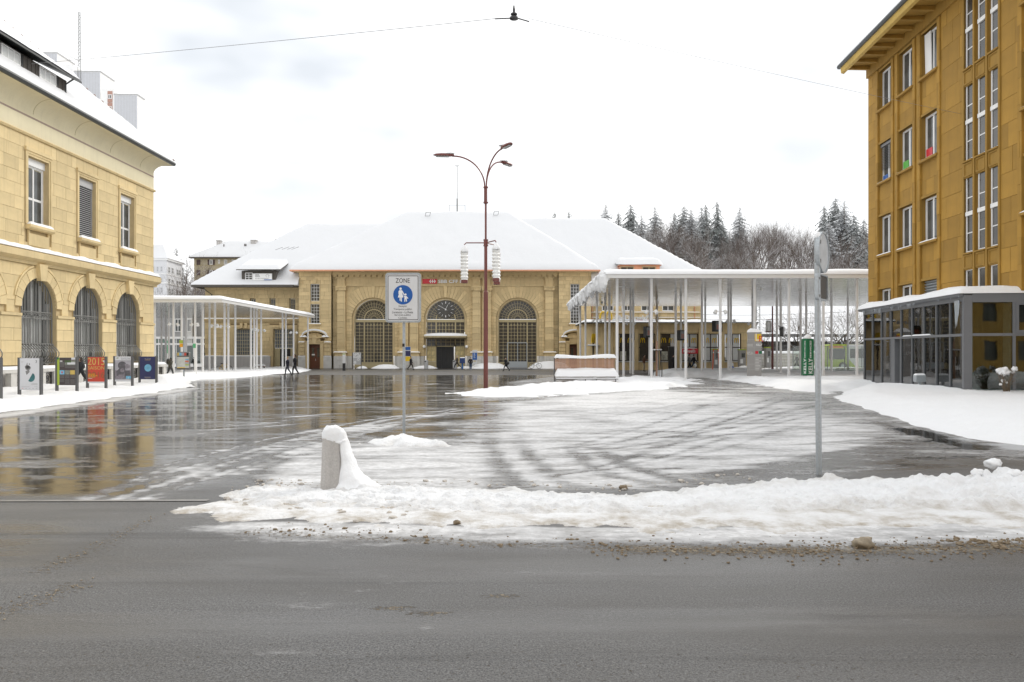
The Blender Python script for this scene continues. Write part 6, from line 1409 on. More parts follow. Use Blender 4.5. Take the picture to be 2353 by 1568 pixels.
# tower block on the hill behind the sandstone building
T, W, H = block('tower_block', 'pale grey stepped high-rise with sunlit white sides and a lattice mast behind the sandstone building', 90, 332, 125, 170, 10, None, 0)
k = 170/FPX; tx = lambda px: (px-90)*k; tz = lambda py: CAMZ + (HY-py)*k
mt['tsunlit'] = M('tower_sunlit_white', (.80, .80, .79), .7, var=.03); mt['tgrey'] = M('tower_grey', (.56, .57, .60), .7, var=.03); mt['tred'] = M('tower_red', (.42, .25, .20), .7)  # sun on the tower's side walls is painted in as a whiter tone
RX = T.location.x; wx_ = lambda px, y0: (px-CX)*(170+y0)/FPX - RX; wz_ = lambda py, y0: CAMZ + (HY-py)*(170+y0)/FPX
for px0, px1, py, y0, dep, gr in ((92, 131.5, 123, 16, 7.5, 1), (138, 168, 149, 11, 4, 0), (170.5, 230.5, 166, 6, 6.3, 1), (262.5, 315.5, 219, 0, 3.4, 1), (233, 262, 205, 5, 1.5, 0)):
    a, b, zt = wx_(px0, y0), wx_(px1, y0), wz_(py, y0)
    MB().box(a, b, y0, y0+dep, 0, zt).build('wing', mt['tsunlit'], T)
    if gr:
        MB().box(a, b, y0-.06, y0, 0, zt-.1).build('grey_front', mt['tgrey'], T); MB().box(a-.1, b+.1, y0-.1, y0+dep, zt, zt+.3).build('roof_edge', mt['lightgrey'], T); n = int((px1-px0)/3.4)
        q = MB()
        for i in range(1, n): x = a + (b-a)*i/n; q.box(x-.03, x+.03, y0-.09, y0-.06, 10, zt-.1)
        tag(q.build('panel_seam', mt['lightgrey'], T), kind='stuff')
tx = lambda px: wx_(px, 5); tz = lambda py: wz_(py, 5)
for px, pys, y0 in ((253, (213, 240), 5),):
    for py in pys:
        MB().box(tx(px-5.5), tx(px+5.5), y0-.1, y0, tz(py+23), tz(py-3)).build('red_panel', mt['tred'], T)
        window(T, tx(px-4.5), tx(px+4.5), tz(py+15), tz(py+5), y0-.2, 2, 1, mt['whitep'], mt['pane_grey'], fr=.12, bar=.12)
ms = MB(); mx, mz0, mz1 = tx(177.5), tz(152), tz(24)
for dx, dy in ((-.28, -.28), (.28, -.28), (.0, .32)): ms.tube([(mx+dx, 6+dy, mz0-3), (mx+dx*.6, 6+dy*.6, mz1)], .06, 4)
for i in range(30):
    z = mz0 + (mz1-mz0)*i/30; f = 1-.4*i/30; sg = 1 if i % 2 else -1; ms.beam((mx-.28*f*sg, 5.72, z), (mx+.28*f*sg, 5.72, z+(mz1-mz0)/30), .05, .05).beam((mx-.28*f, 5.75, z), (mx+.28*f, 5.75, z), .05, .05)
for i in range(36): ms.tube([(mx-.95, 5.7, mz0+2+i*.3), (mx-.3, 5.7, mz0+2+i*.3)], .02, 3)
for z in (.2, .45, .62, .9): ms.tube([(mx, 6, mz0+(mz1-mz0)*z), (mx+1.3, 6, mz0+(mz1-mz0)*z+.1)], .03, 4)
ms.build('lattice_mast', mt['iron'], T)
rl = MB().tube([(tx(166), 4, tz(142)), (tx(166), 4, tz(134)), (tx(190), 4, tz(145)), (tx(190), 4, tz(158))], .05, 4); rl.build('roof_railing', mt['iron'], T)
# shop building beside the left canopy
T, W, H = block('shop_building', 'grey modern shop building with a glazed ground floor behind the canopy columns', 300, 462, 700, 122, 12, None, -.25)
k = 122/FPX; bx = lambda px: (px-300)*k; bz = lambda py: CAMZ + (HY-py)*k + .25
MB().box(0, bx(440), 0, 12, bz(775), bz(694)).box(bx(440), bx(470), 1.0, 12, bz(775), bz(694)).build('wall', M('grey_cladding', (.34, .34, .34), .7, var=.06), T)
MB().box(bx(428), bx(442), -.03, .1, bz(795), bz(697)).build('pier', M('pale_cladding', (.62, .62, .60), .7), T)
for a, b in ((402, 417), (430, 440)): window(T, bx(a), bx(b), bz(763), bz(733), -.1, 2, 1, mt['whitep'], mt['pane_grey'], fr=.1, bar=.1)
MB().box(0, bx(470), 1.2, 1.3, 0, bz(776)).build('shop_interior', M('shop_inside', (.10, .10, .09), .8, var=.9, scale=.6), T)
fr = MB().box(0, bx(470), -.1, .1, bz(793), bz(789)).box(0, bx(470), -.2, .3, bz(779), bz(774))
for px in (345, 365, 385, 405, 425, 445, 462): fr.box(bx(px)-.06, bx(px)+.06, -.05, .1, 0, bz(775))
fr.build('shopfront', mt['whitep'], T)
for i, (a, b) in enumerate(((345, 365), (365, 385), (385, 405), (405, 425), (425, 445), (445, 462))):
    for z0, z1 in ((0, bz(793)), (bz(789), bz(779))): pane(T, bx(a)+.06, bx(b)-.06, z0, z1, .03, mt['glass'])
MB().box(bx(384), bx(389), -.06, -.02, bz(812), bz(783)).box(bx(355), bx(384), .15, .2, bz(787), bz(780)).build('shop_decal', M('shop_green', (.05, .35, .14), .5), T)
dome_snow(MB(), 0, bx(470), -.3, 12, bz(694), .4, 4, nx=20).build('roof_snow', mt['snow'], T)
# platform shelter and retaining wall beyond the right canopy
T, W, H = block('platform_shelter', 'long low platform roof under snow beyond the bare trees', 1735, 2130, 768, 116, 6, None, -.25)
k = 116/FPX; MB().box(0, W, 0, 5, H-.35, H).build('roof', mt['grey'], T); dome_snow(MB(), -.2, W+.2, -.2, 5.2, H, .45, 2, nx=50).build('roof_snow', mt['snow'], T)
for i in range(7): MB().box(1.5+i*4-.1, 1.5+i*4+.1, 2, 2.2, 0, H-.3).build('post', mt['galv'], T)
MB().box(.3, W, 4.4, 4.5, .2, H-1.0).build('rear_screen', M('platform_screen', (.13, .13, .13), .6, var=.8, scale=.5), T)
rwl = thing('retaining_wall', 'pale stone block wall capped with snow behind the bus canopy', 'wall', ((1745-CX)*106/FPX, 106, -.25)); bkw = Bank(rwl, 120); bkw.wall(0, 22, 0, 2.0, .4, .85, 0, mt['white_stone'], seed=2, joint=.03); bkw.flush()
MB().box(0, 22, .07, .5, 0, 2.02).build('wall_core', mt['smortar'], rwl); dome_snow(MB(), 0, 22, -.1, .6, 2.02, .35, 8, nx=60).build('wall_snow', mt['snow'], rwl)
# overhead wires of the railway, contact wire mast
for i, z in enumerate((8.2, 7.5, 6.8)):
    tag(MB().tube([(20 + 32*t, 124, z - .5*math.sin(PI*t)) for t in [j/10 for j in range(11)]], .028, 4).build('overhead_wire', mt['iron']), ['highest railway wire against the white slope behind the canopy', 'middle railway wire against the white slope behind the canopy', 'lowest railway wire against the white slope behind the canopy'][i], 'wire', 'railway overhead wires')
mm = MB(); p = at(1742, 700, 119)
for dx in (-.3, .3): mm.tube([(p.x+dx, 119, 0), (p.x+dx*.8, 119, 11)], .06, 4)
for i in range(20): z = .5+i*.5; sg = 1 if i % 2 else -1; mm.beam((p.x-.3*sg, 119, z), (p.x+.3*sg, 119, z+.5), .05, .05)
tag(mm.build('catenary_mast', mt['iron']), 'steel lattice railway mast behind the tall grey information pylon', 'mast')
# ------------------------------------------------------------------ trees
def bare_tree_mesh(seed, levels=5, spread=.62, twig=2, h=1.0):
    r = random.Random(seed); tr, cr = MB(), MB()
    def grow(p, d, L, rad, lv):
        pts = [p]; q = p; dd = d
        n = 3 if lv < 3 else 2
        for i in range(n):
            dd = (dd + Vector((r.gauss(0, .13), r.gauss(0, .13), r.gauss(.05, .06)))).normalized(); q = q + dd*(L/n); pts.append(q)
        (tr if lv < 2 else cr).tube(pts, [rad*(1-.5*i/n) for i in range(n+1)], 5 if lv < 2 else 3, cap=False)
        if lv >= levels: return
        k = 3 if lv < 2 else (3 if lv < levels-1 else 3)
        for i in range(k + (2 if lv == 0 else 0)):
            t = r.uniform(.35, 1.0) if i else 1.0; base = pts[0].lerp(pts[-1], t) if lv else pts[0].lerp(pts[-1], r.uniform(.45, 1.0))
            ax = Vector((r.gauss(0, 1), r.gauss(0, 1), r.gauss(0, .4))).normalized(); a = spread*r.uniform(.5, 1.25)*(0.45 if i == 0 else 1)
            nd_ = (dd*math.cos(a) + (ax - dd*ax.dot(dd)).normalized()*math.sin(a)).normalized()
            grow(base, nd_, L*r.uniform(.58, .82), rad*.5, lv+1)
    grow(Vector((0, 0, 0)), Vector((0, 0, 1)), .36*h, .018*h, 0)
    m1 = max(v[2] for v in cr.v); f = 1.0/m1
    for mb in (tr, cr): mb.v = [(x*f, y*f, z*f) for x, y, z in mb.v]
    return tr, cr
mt['twig'] = snowy('bare_twig', (.13, .102, .085), .82, lo=.22, hi=.68); mt['twig_near'] = snowy('snowed_branch', (.11, .085, .065), .95, lo=.12, hi=.45); mt['trunk'] = snowy('snowed_trunk', (.10, .08, .062), .6, lo=.4, hi=.8)
mt['needle'] = snowy('spruce_needle', (.018, .036, .022), -.70, lo=.48, hi=.95); mt['needle2'] = snowy('snowy_spruce_needle', (.020, .038, .026), -.75, lo=.36, hi=.85)
def conifer_mesh(seed, width=.20, whorls=30, droop=.35):
    width *= 1.25; whorls = int(whorls*1.25)
    r = random.Random(seed); cr = MB(); tr = MB().tube([(0, 0, 0), (0, 0, .95)], [.014, .002], 6)
    for wI in range(whorls):
        t = wI/whorls; z = .10 + .88*t; L = width*(1-t)**.72*(1.05 if t > .12 else .8)*r.uniform(.8, 1.12) + .014; nb = max(6, int(15*(1-t)+5))
        for b in range(nb):
            a = 2*PI*b/nb + r.uniform(-.3, .3); l = L*r.uniform(.55, 1.15); dz = -droop*l*r.uniform(.5, 1.3); ca, sa = math.cos(a), math.sin(a); z0 = z + r.uniform(-.012, .012)
            k = 4
            for i in range(k):
                f0 = (i+.3)/k*l; f1 = (i+1.3)/k*l; wdt = l*.34*(1-.5*i/k)*r.uniform(.6, 1.3); zz0 = z0 + dz*(f0/l)**1.4; zz1 = z0 + dz*(f1/l)**1.4 + r.uniform(-.006, .008)
                jx, jy = -sa*wdt, ca*wdt; hang = r.uniform(.2, .7)*wdt
                cr.add([(ca*f0, sa*f0, zz0), (ca*f1+jx, sa*f1+jy, zz1-hang), (ca*f1*1.08, sa*f1*1.08, zz1)], [(0, 1, 2)]).add([(ca*f0, sa*f0, zz0), (ca*f1*1.08, sa*f1*1.08, zz1), (ca*f1-jx, sa*f1-jy, zz1-hang)], [(0, 1, 2)])
    return tr, cr
def tree_kind(name, parts, mats):
    return [p.mesh(n, m) for p, n, m in zip(parts, ('trunk', 'crown'), mats)]
BT = [tree_kind('bare', bare_tree_mesh(s, 6, sp), (mt['trunk'], mt['twig'])) for s, sp in ((1, .50), (2, .60), (3, .45), (4, .66))]
CT = [tree_kind('spruce', conifer_mesh(s, w_, n, d), (mt['bark'], mt[m_])) for s, w_, n, d, m_ in ((1, .17, 30, .5, 'needle'), (2, .20, 26, .35, 'needle2'), (3, .23, 28, .6, 'needle'), (4, .15, 32, .4, 'needle2'))]
def put_tree(kind, meshes, px, py, Y, label, group, wscale=1.0, base=None, rz=None):
    p = at(px, py, Y); b = float(hill(p.x, Y)) - .4 if base is None else base; h = p.z - b
    t = thing(kind, label, 'tree', (p.x, Y, b), rng.uniform(0, 6.28) if rz is None else rz, group); t.scale = (h*wscale, h*wscale, h)
    link('trunk', meshes[0], t); link('crown', meshes[1], t); return t
SP = 'spruce trees on the wooded hill'; BR = 'bare trees on the wooded hill'
con = [(1275, 479, 235, 0, .8, 'dark little spruce tip above the ridge, first of two lone tips'), (1307, 480, 232, 2, .8, 'dark little spruce tip above the ridge, second of two lone tips'),
 (1392, 464, 215, 1, 1.0, 'snowy spruce just behind the right end of the station ridge'), (1421, 481, 205, 0, 1.0, 'short spruce between two taller ones beside the station ridge'), (1449, 463, 205, 2, .9, 'dense dark spruce above the sloping end of the station roof'), (1474, 488, 200, 1, 1.0, 'short snow dusted spruce right of the dense dark one'),
 (1505, 468, 210, 1, .9, 'pale snowy spruce rising out of bare trees'), (1489, 520, 185, 3, 1.3, 'low snow covered spruce near the station roof slope'), (1572, 467, 215, 2, 1.1, 'broad dark spruce in mid wood'), (1588, 474, 205, 1, 1.0, 'snow laden spruce beside the broad dark one'), (1612, 470, 212, 3, 1.0, 'slim snowy spruce left of the tallest pair'),
 (1622, 462, 200, 0, .85, 'snow flecked spruce touching the tallest narrow one'), (1648, 454, 190, 0, .75, 'tallest narrow dark green spruce standing before the wood'), (1700, 470, 205, 1, .9, 'grey green spruce standing alone over bare crowns'), (1894, 465, 205, 0, .9, 'slender spruce at the edge of the dark clump beside the ochre building'),
 (1920, 448, 195, 2, .95, 'big dark spruce at the top of the clump beside the ochre building'), (1940, 455, 190, 1, 1.1, 'snow layered spruce in front of the big dark clump'), (1962, 487, 185, 2, 1.0, 'dark spruce against the edge of the ochre building'), (1985, 497, 190, 0, 1.1, 'half hidden spruce behind the ochre building'), (1905, 505, 182, 3, 1.2, 'lower snow covered spruce under the dark clump'), (1550, 482, 225, 0, 1, 'distant spruce tip left of the broad dark one'), (1660, 505, 196, 2, 1.0, 'short dark spruce at the foot of the tallest narrow one')]
for px, py, Y, k_, ws, lab in con: put_tree('spruce_tree', CT[k_], px, py, Y, lab, SP, ws)
LMK = [(1449, 'dense dark spruce by the station roof'), (1505, 'pale snowy spruce in the wood'), (1572, 'broad dark spruce in mid wood'), (1648, 'tallest narrow dark green spruce'), (1700, 'grey green spruce standing alone'), (1800, 'middle of the spruceless gap'), (1894, 'slender spruce of the dark clump'), (1940, 'snow layered spruce of the dark clump'), (1985, 'half hidden spruce behind the ochre building')]
rr = random.Random(12); LB = 'leafless brown tree with snow on its twigs in the wood on the hill'
for i in range(96):
    px = rr.uniform(1455, 2040); Y = rr.uniform(165, 215); t_ = (px-1455)/585
    top = np.interp(px, [1455, 1500, 1560, 1700, 1740, 1800, 1850, 1900, 2000], [540, 480, 470, 492, 468, 476, 482, 484, 502]) + rr.uniform(0, 55) + (215-Y)*.5
    lm = min(LMK, key=lambda q: abs(q[0]-px)); dpx = px - lm[0]
    put_tree('bare_tree', BT[rr.randrange(4)], px, top, Y, 'brown bare tree ' + ('close in front of' if abs(dpx) < 12 else ('left of' if dpx < 0 else 'right of')) + ' the ' + lm[1], BR, rr.uniform(.8, 1.15))
for i in range(44):
    px = rr.uniform(1560, 2040); lm = min(LMK, key=lambda q: abs(q[0]-px)); put_tree('bare_tree', BT[rr.randrange(4)], px, rr.uniform(565, 608), rr.uniform(156, 168), 'low brush tree below and ' + ('left of' if px < lm[0] else 'right of') + ' the ' + lm[1], 'brush at the foot of the wood', 1.5)
put_tree('spruce_tree', CT[1], 405, 562, 215, 'small snow dusted spruce between the white and beige apartment houses', SP, 1.0)
for px, py, Y, k_, lab in ((440, 556, 190, 0, 'tall bare tree left of the beige apartment house'), (470, 560, 230, 2, 'pale bare tree showing over the end of the beige roof'), (425, 592, 172, 1, 'snow clad bare tree beside the white corner house'), (436, 610, 165, 3, 'dense snowy bare tree below the beige eave'), (630, 575, 160, 1, 'thin bare treetop over the station wing roof'), (430, 600, 168, 2, 'snowy bare tree standing before the gap between the apartment houses'), (444, 585, 185, 1, 'frosted bare tree half in front of the beige gable'), (428, 625, 150, 3, 'low snowy bare tree above the left canopy end'), (418, 640, 150, 1, 'low bare tree at the foot of the white corner house')):
    put_tree('bare_tree', BT[k_], px, py, Y, lab, 'bare trees near the apartment houses', .9, base=0.0 if Y < 200 else None)
NB = tree_kind('near', bare_tree_mesh(21, 6, .78), (mt['trunk'], mt['twig_near'])); NB2 = tree_kind('near', bare_tree_mesh(24, 6, .85), (mt['trunk'], mt['twig_near']))
for px, py, Y, ms_, lab, ws in ((1829, 690, 112, NB, 'snow covered bare tree between the canopy clock and the green sign', 1.5), (1900, 675, 108, NB2, 'thick trunked bare tree with snowy crooked boughs behind the traffic sign pole', 1.45), (1955, 690, 112, NB, 'snow covered bare tree in front of the glazed bus shelter end', 1.5), (1781, 712, 117, NB2, 'small snowy bare tree by the dark red lantern post', 1.2), (1858, 684, 120, NB2, 'snowy bare tree rising behind the green advertising pillar', 1.5), (1932, 682, 121, NB, 'snowy bare tree behind the amber display end of the bus', 1.6), (1988, 680, 118, NB2, 'snowy bare tree next to the far end of the glazed pavilion', 1.4)):
    put_tree('bare_tree', ms_, px, py, Y, lab, 'snowy bare trees behind the bus canopy', ws, base=-.25)
# young street tree with stake and guard
p = G(1508, 868); YT = p.y; ht = (868-620)*YT/FPX
t = thing('young_tree', 'slender leafless young street tree with a wooden stake inside a wire guard', 'tree', (p.x, p.y, 0))
r = random.Random(5); tk = MB().tube([(0, 0, -.1), (.02, 0, ht*.45), (-.05, 0, ht*.98)], [.07, .05, .012], 7); mt['pale_bark'] = M('pale_bark', (.34, .28, .20), .9, var=.3, scale=9); tk.build('trunk', mt['pale_bark'], t); cr = MB()
for i in range(46):
    z = ht*r.uniform(.36, .92); a = r.uniform(0, 6.28); L = ht*.22*(1.1-z/ht)*r.uniform(.7, 1.4); d = Vector((math.cos(a)*.33, math.sin(a)*.33, 1)).normalized()
    P = [Vector((0, 0, z)), Vector((0, 0, z)) + d*L*.5, Vector((0, 0, z)) + d*L + Vector((math.cos(a)*.08*L, math.sin(a)*.08*L, 0))]; cr.tube(P, [.013, .008, .003], 4, cap=False)
    for j in range(3): q = P[0].lerp(P[2], r.uniform(.3, .9)); cr.tube([q, q + Vector((r.gauss(0, .12), r.gauss(0, .12), .3))*L*.6], [.006, .002], 3, cap=False)
cr.build('crown', mt['pale_bark'], t); MB().tube([(.0, -.16, -.1), (.02, -.16, ht*.33)], .075, 8).build('stake', mt['wood'], t)
g = MB()
for i in range(14): a = 2*PI*i/14; g.tube([(.55*math.cos(a), .55*math.sin(a), -.1), (.36*math.cos(a), .36*math.sin(a), ht*.245)], .014, 4)
ring_mesh(g, [(0, 0)]*3, [(0, 0)]*3, 0, 0) if False else None
n = 18
for zz, rad in ((ht*.245, .37),): g.tube([(rad*math.cos(2*PI*i/n), rad*math.sin(2*PI*i/n), zz) for i in range(n+1)], .02, 4)
g.build('wire_guard', mt['dark'], t)
q = MB()
for i in range(9): a = 2*PI*i/9; q.blob((.37*math.cos(a), .37*math.sin(a), ht*.25), .12, .09, .06, n=7, k=4, seed=i)
q.build('guard_snow', mt['snow'], t)
# shrub beside the pavilion
sb = thing('shrub', 'leafless shrub with snow balls on its twigs beside the glazed pavilion', 'shrub', ((2310-CX)*33.9/FPX, 33.9, .18)); r = random.Random(9); b = MB(); sn = MB()
for i in range(26):
    a = r.uniform(0, 6.28); h = r.uniform(.55, 1.12); s_ = r.uniform(.1, .42); P = [(r.gauss(0, .06), r.gauss(0, .06), -.1), (s_*.4*math.cos(a), s_*.4*math.sin(a), h*.5), (s_*math.cos(a), s_*math.sin(a), h)]; b.tube(P, [.022, .014, .006], 4, cap=False)
    for j in range(4): t0 = r.uniform(.5, .95); qx = Vector(P[1]).lerp(Vector(P[2]), t0); b.tube([qx, qx + Vector((r.gauss(0, .16), r.gauss(0, .16), r.uniform(.02, .2)))], [.007, .003], 3, cap=False)
for i, (x, z, s_) in enumerate(((-.16, 1.05, .16), (-.02, 1.12, .13), (.08, .98, .14), (.36, 1.12, .13), (.40, 1.0, .10), (-.08, .62, .09), (-.26, .48, .07), (.05, .55, .06), (-.3, .95, .08), (-.1, .94, .14))): sn.blob((x, r.gauss(0, .08), z), s_, s_*.8, s_*.8, n=10, k=7, amp=.5, seed=i)
b.build('branch', mt['bark'], sb); sn.build('twig_snow', mt['snow'], sb, smooth=True)
# ------------------------------------------------------------------ foreground signs and bollard
# pedestrian zone sign
YZ = 19.5; kz = YZ/FPX; zx = (927.5-CX)*kz; zs = thing('zone_sign', 'white pedestrian zone sign with blue disc on a galvanised pole in the wet square', 'traffic sign', (zx, YZ, 0))
sx = lambda px: (px-927.5)*kz
szz = lambda py: CAMZ + (HY-py)*kz
MB().tube([(0, .06, -.1), (0, .06, szz(634))], .035, 12).build('pole', mt['galv'], zs, smooth=False)
pf = MB(); ring_mesh(pf, rrect(sx(886), sx(967.5), szz(741.5), szz(627.5), .075), rrect(sx(889.5), sx(964), szz(738), szz(631), .06), -.045, .02); pf.build('frame', mt['galv'], zs)
MB().pxz(rrect(sx(888.5), sx(965), szz(739), szz(630), .06), -.032, .005).build('panel', mt['signwhite'], zs)
bl = MB(); ring_mesh(bl, rrect(sx(891.6), sx(961.7), szz(735.6), szz(634), .03), rrect(sx(892.8), sx(960.5), szz(734.4), szz(635.2), .022), -.0365, -.033); bl.build('border_line', mt['ink'], zs)
cxs, czs = sx(926.3), szz(678); MB().pxz(disc(cxs, czs, 22.3*kz, 40), -.037, -.033).build('blue_disc', mt['blue'], zs)
def picto(name, S_):                                   # shapes in D pixels
    mb = MB(); Q = lambda pts: mb.pxz([(sx(a), szz(b)) for a, b in pts], -.042, -.037 - .0004*len(mb.f)*0)
    for s in S_:
        if s[0] == 'c': mb.pxz(disc(sx(s[1]), szz(s[2]), s[3]*kz, 20), -.042, -.0375)
        else: Q(s)
    return mb.build(name, mt['white'], zs)
picto('adult_figure', [('c', 921, 664.1, 2.75), [(918.2, 667.6), (924.2, 667.6), (926, 670), (930.3, 678.2), (928.6, 679.4), (924.6, 672.4), (925, 676), (927.6, 684.2), (914.8, 684.2), (917.2, 676.5), (916.2, 676), (916.3, 670)], [(918.8, 684.2), (921, 684.2), (921, 691.6), (918.9, 691.6)], [(921.8, 684.2), (923.9, 684.2), (923.9, 693.6), (921.7, 693.6)]])
picto('child_figure', [('c', 932.3, 677.4, 2.35), [(929.2, 680.6), (934.2, 680.6), (938.7, 685.8), (937.6, 687.6), (935, 685.2), (935.4, 688.6), (929.7, 688.6), (930, 683.6), (927.8, 680.4), (928.8, 678.6)], [(929.9, 688.6), (932.1, 688.6), (931.6, 694), (929.6, 694)], [(933, 688.6), (935.2, 688.6), (935.5, 693.6), (933.5, 693.8)]])
text('ZONE', mt['ink'], zs, sx(925.8), -.036, szz(645.3), w=sx(942)-sx(909.8), h=10.4*kz)
for s_, py, w_ in (('Excepté', 704.6, 18), ('Transports publics', 711.4, 42), ('Livraisons - La Poste', 717.9, 47.5), ('Services publics', 724.6, 37), ('Cyclistes', 731.2, 20)):
    text(s_, mt['ink'], zs, sx(925.7), -.036, szz(py), w=w_*kz, h=5.0*kz)
MB().box(-.036, .02, .015, .03, szz(797), szz(790)).build('sticker', mt['black'], zs)
# bollard
c = G(766, 1124); bo = thing('stone_bollard', 'tapered pale stone bollard capped with snow on the roadside bank', 'bollard', (c.x, c.y, 0.0), R(-8))
kb = c.y/FPX; hb = (1124-1014)*kb+.05
m_ = MB(); V = []
for z, w1 in ((-.05, .175), (.02, .175), (hb*.55, .160), (hb*.9, .152), (hb, .146)):
    for i in range(16):
        a = 2*PI*i/16; cc, ss = math.cos(a), math.sin(a); q = (abs(cc)**3.5 + abs(ss)**3.5)**(-1/3.5); V.append((w1*q*cc, w1*q*ss, z))
F = [(i*16+j, i*16+(j+1) % 16, (i+1)*16+(j+1) % 16, (i+1)*16+j) for i in range(4) for j in range(16)] + [tuple(64+j for j in range(16))]
m_.add(V, F).build('stone_post', mt['concrete'], bo)
V = []; n = 40; prof = [(-.02, .02, .80, .40), (.05, .04, .66, .34), (.12, .07, .56, .27), (.20, .09, .46, .22), (.30, .11, .36, .185), (.42, .12, .29, .165), (.54, .12, .25, .155), (.64, .11, .225, .15), (.685, .0, .215, .155), (.70, -.165, .205, .166), (.74, -.172, .20, .172), (.79, -.165, .188, .165), (.85, -.135, .155, .135), (.885, -.085, .10, .085), (.90, -.02, .02, .02)]
sc = (hb+.19)/.90
prof = [tuple(prof[i][c_]*(1-q_) + prof[i+1][c_]*q_ for c_ in range(4)) for i in range(len(prof)-1) for q_ in (0, .34, .67)] + [prof[-1]]
for z, xa, xb, dy in prof:
    for i in range(n):
        a = 2*PI*i/n; x = (xa+xb)/2 + (xb-xa)/2*math.cos(a); y = dy*math.sin(a) + (.03 if z < .66 else 0)
        k_ = .026*mnoise.noise(Vector((x*6, y*6, z*6))) + .020*mnoise.noise(Vector((x*19, y*19, z*19))); V.append((x*(1+k_), y*(1+k_*2) + .01*math.sin(z*20), z*sc + k_))
F = [(i*n+j, i*n+(j+1) % n, (i+1)*n+(j+1) % n, (i+1)*n+j) for i in range(len(prof)-1) for j in range(n)] + [tuple((len(prof)-1)*n+j for j in range(n))]
MB().add(V, F).build('snow_cap', mt['snow'], bo, smooth=True)
# traffic sign pole seen from behind
c = G(1878, 1090); YP = c.y; kp = YP/FPX; px_ = (1879-CX)*kp; tp = thing('traffic_sign_pole', 'galvanised pole with a round traffic sign and a dark plate seen from behind', 'traffic sign', (px_, YP, 0))
zp = lambda py: CAMZ + (HY-py)*kp
MB().tube([(0.02, 0, -.05), (-.01, 0, zp(548))], .048, 14).build('pole', mt['galv'], tp, smooth=False)
MB().blob((0.0, 0, zp(548)), .058, .058, .11, n=14, k=6, amp=.15, flat=True).build('snow_cap', mt['snow'], tp, smooth=True)
d = Vector((.586, .811, 0)); nrm = Vector((-.811, .586, 0)); cs = Vector((.066, .05, zp(578))) + d*.13
rd = MB(); V = []
def cyl(mb, cen, rad, off, th, n=36, mi=0):
    V = []
    for o_ in (off, off+th):
        for i in range(n): a = 2*PI*i/n; V.append(cen + d*(rad*math.cos(a)) + Vector((0, 0, rad*math.sin(a))) + nrm*o_)
    mb.add(V, [tuple(range(n)), tuple(range(2*n-1, n-1, -1))] + [(i, (i+1) % n, (i+1) % n+n, i+n) for i in range(n)], mi)
def ringd(mb, cen, r0, r1, off, th, n=36):
    V = []
    for o_ in (off, off+th):
        for rr_ in (r0, r1):
            for i in range(n): a = 2*PI*i/n; V.append(cen + d*(rr_*math.cos(a)) + Vector((0, 0, rr_*math.sin(a))) + nrm*o_)
    F = []
    for i in range(n):
        j = (i+1) % n; F += [(i, j, n+j, n+i), (2*n+i, 2*n+j, 3*n+j, 3*n+i), (i, j, 2*n+j, 2*n+i), (n+i, n+j, 3*n+j, 3*n+i)]
    mb.add(V, F)
a_ = MB(); cyl(a_, cs, .345, -.012, .012); a_.build('round_plate', M('sign_back', (.52, .54, .56), .45, metal=.3, var=.12, scale=5), tp)
a_ = MB(); ringd(a_, cs, .350, .322, -.03, .06); a_.build('round_rim', mt['galv'], tp)
cs2 = Vector((.03, .03, zp(659))) + d*.17; e1, e2 = .30, .21
def plate(mb, cen, hw, hh, off, th):
    P = [cen + d*(q[0]) + Vector((0, 0, q[1])) for q in rrect(-hw, hw, -hh, hh, .04)]; n = len(P); V = [p + nrm*off for p in P] + [p + nrm*(off+th) for p in P]
    mb.add(V, [tuple(range(n)), tuple(range(2*n-1, n-1, -1))] + [(i, (i+1) % n, (i+1) % n+n, i+n) for i in range(n)])
a_ = MB(); plate(a_, cs2, .30, .21, -.01, .01); a_.build('dark_plate', M('plate_back', (.06, .055, .05), .5), tp)
a_ = MB(); o_ = [cs2 + d*q[0] + Vector((0, 0, q[1])) for q in rrect(-.31, .31, -.22, .22, .05)]; i_ = [cs2 + d*q[0] + Vector((0, 0, q[1])) for q in rrect(-.285, .285, -.195, .195, .035)]
n = len(o_); V = [p + nrm*f for f in (-.03, .03) for L in (o_, i_) for p in L]; F = []
for i in range(n):
    j = (i+1) % n; F += [(i, j, n+j, n+i), (2*n+i, 2*n+j, 3*n+j, 3*n+i), (i, j, 2*n+j, 2*n+i), (n+i, n+j, 3*n+j, 3*n+i)]
a_.add(V, F).build('plate_frame', mt['galv'], tp)
a_ = MB(); plate(a_, cs2 + d*.16 + Vector((0, 0, -.12)), .05, .05, .0, .012); a_.build('data_sticker', mt['white'], tp)
br = MB()
for z in (zp(556), zp(600)): br.beam(Vector((.0, 0, z)) - d*.02, cs + d*.28 + Vector((0, 0, z-cs.z)) + nrm*.02, .025, .03); br.lathe([(.055, -.03), (.055, .03)], 14, (.0, 0, z))
for z in (zp(640), zp(680)): br.lathe([(.055, -.02), (.055, .02)], 14, (.0, 0, z))
br.build('clamp', mt['grey'], tp)
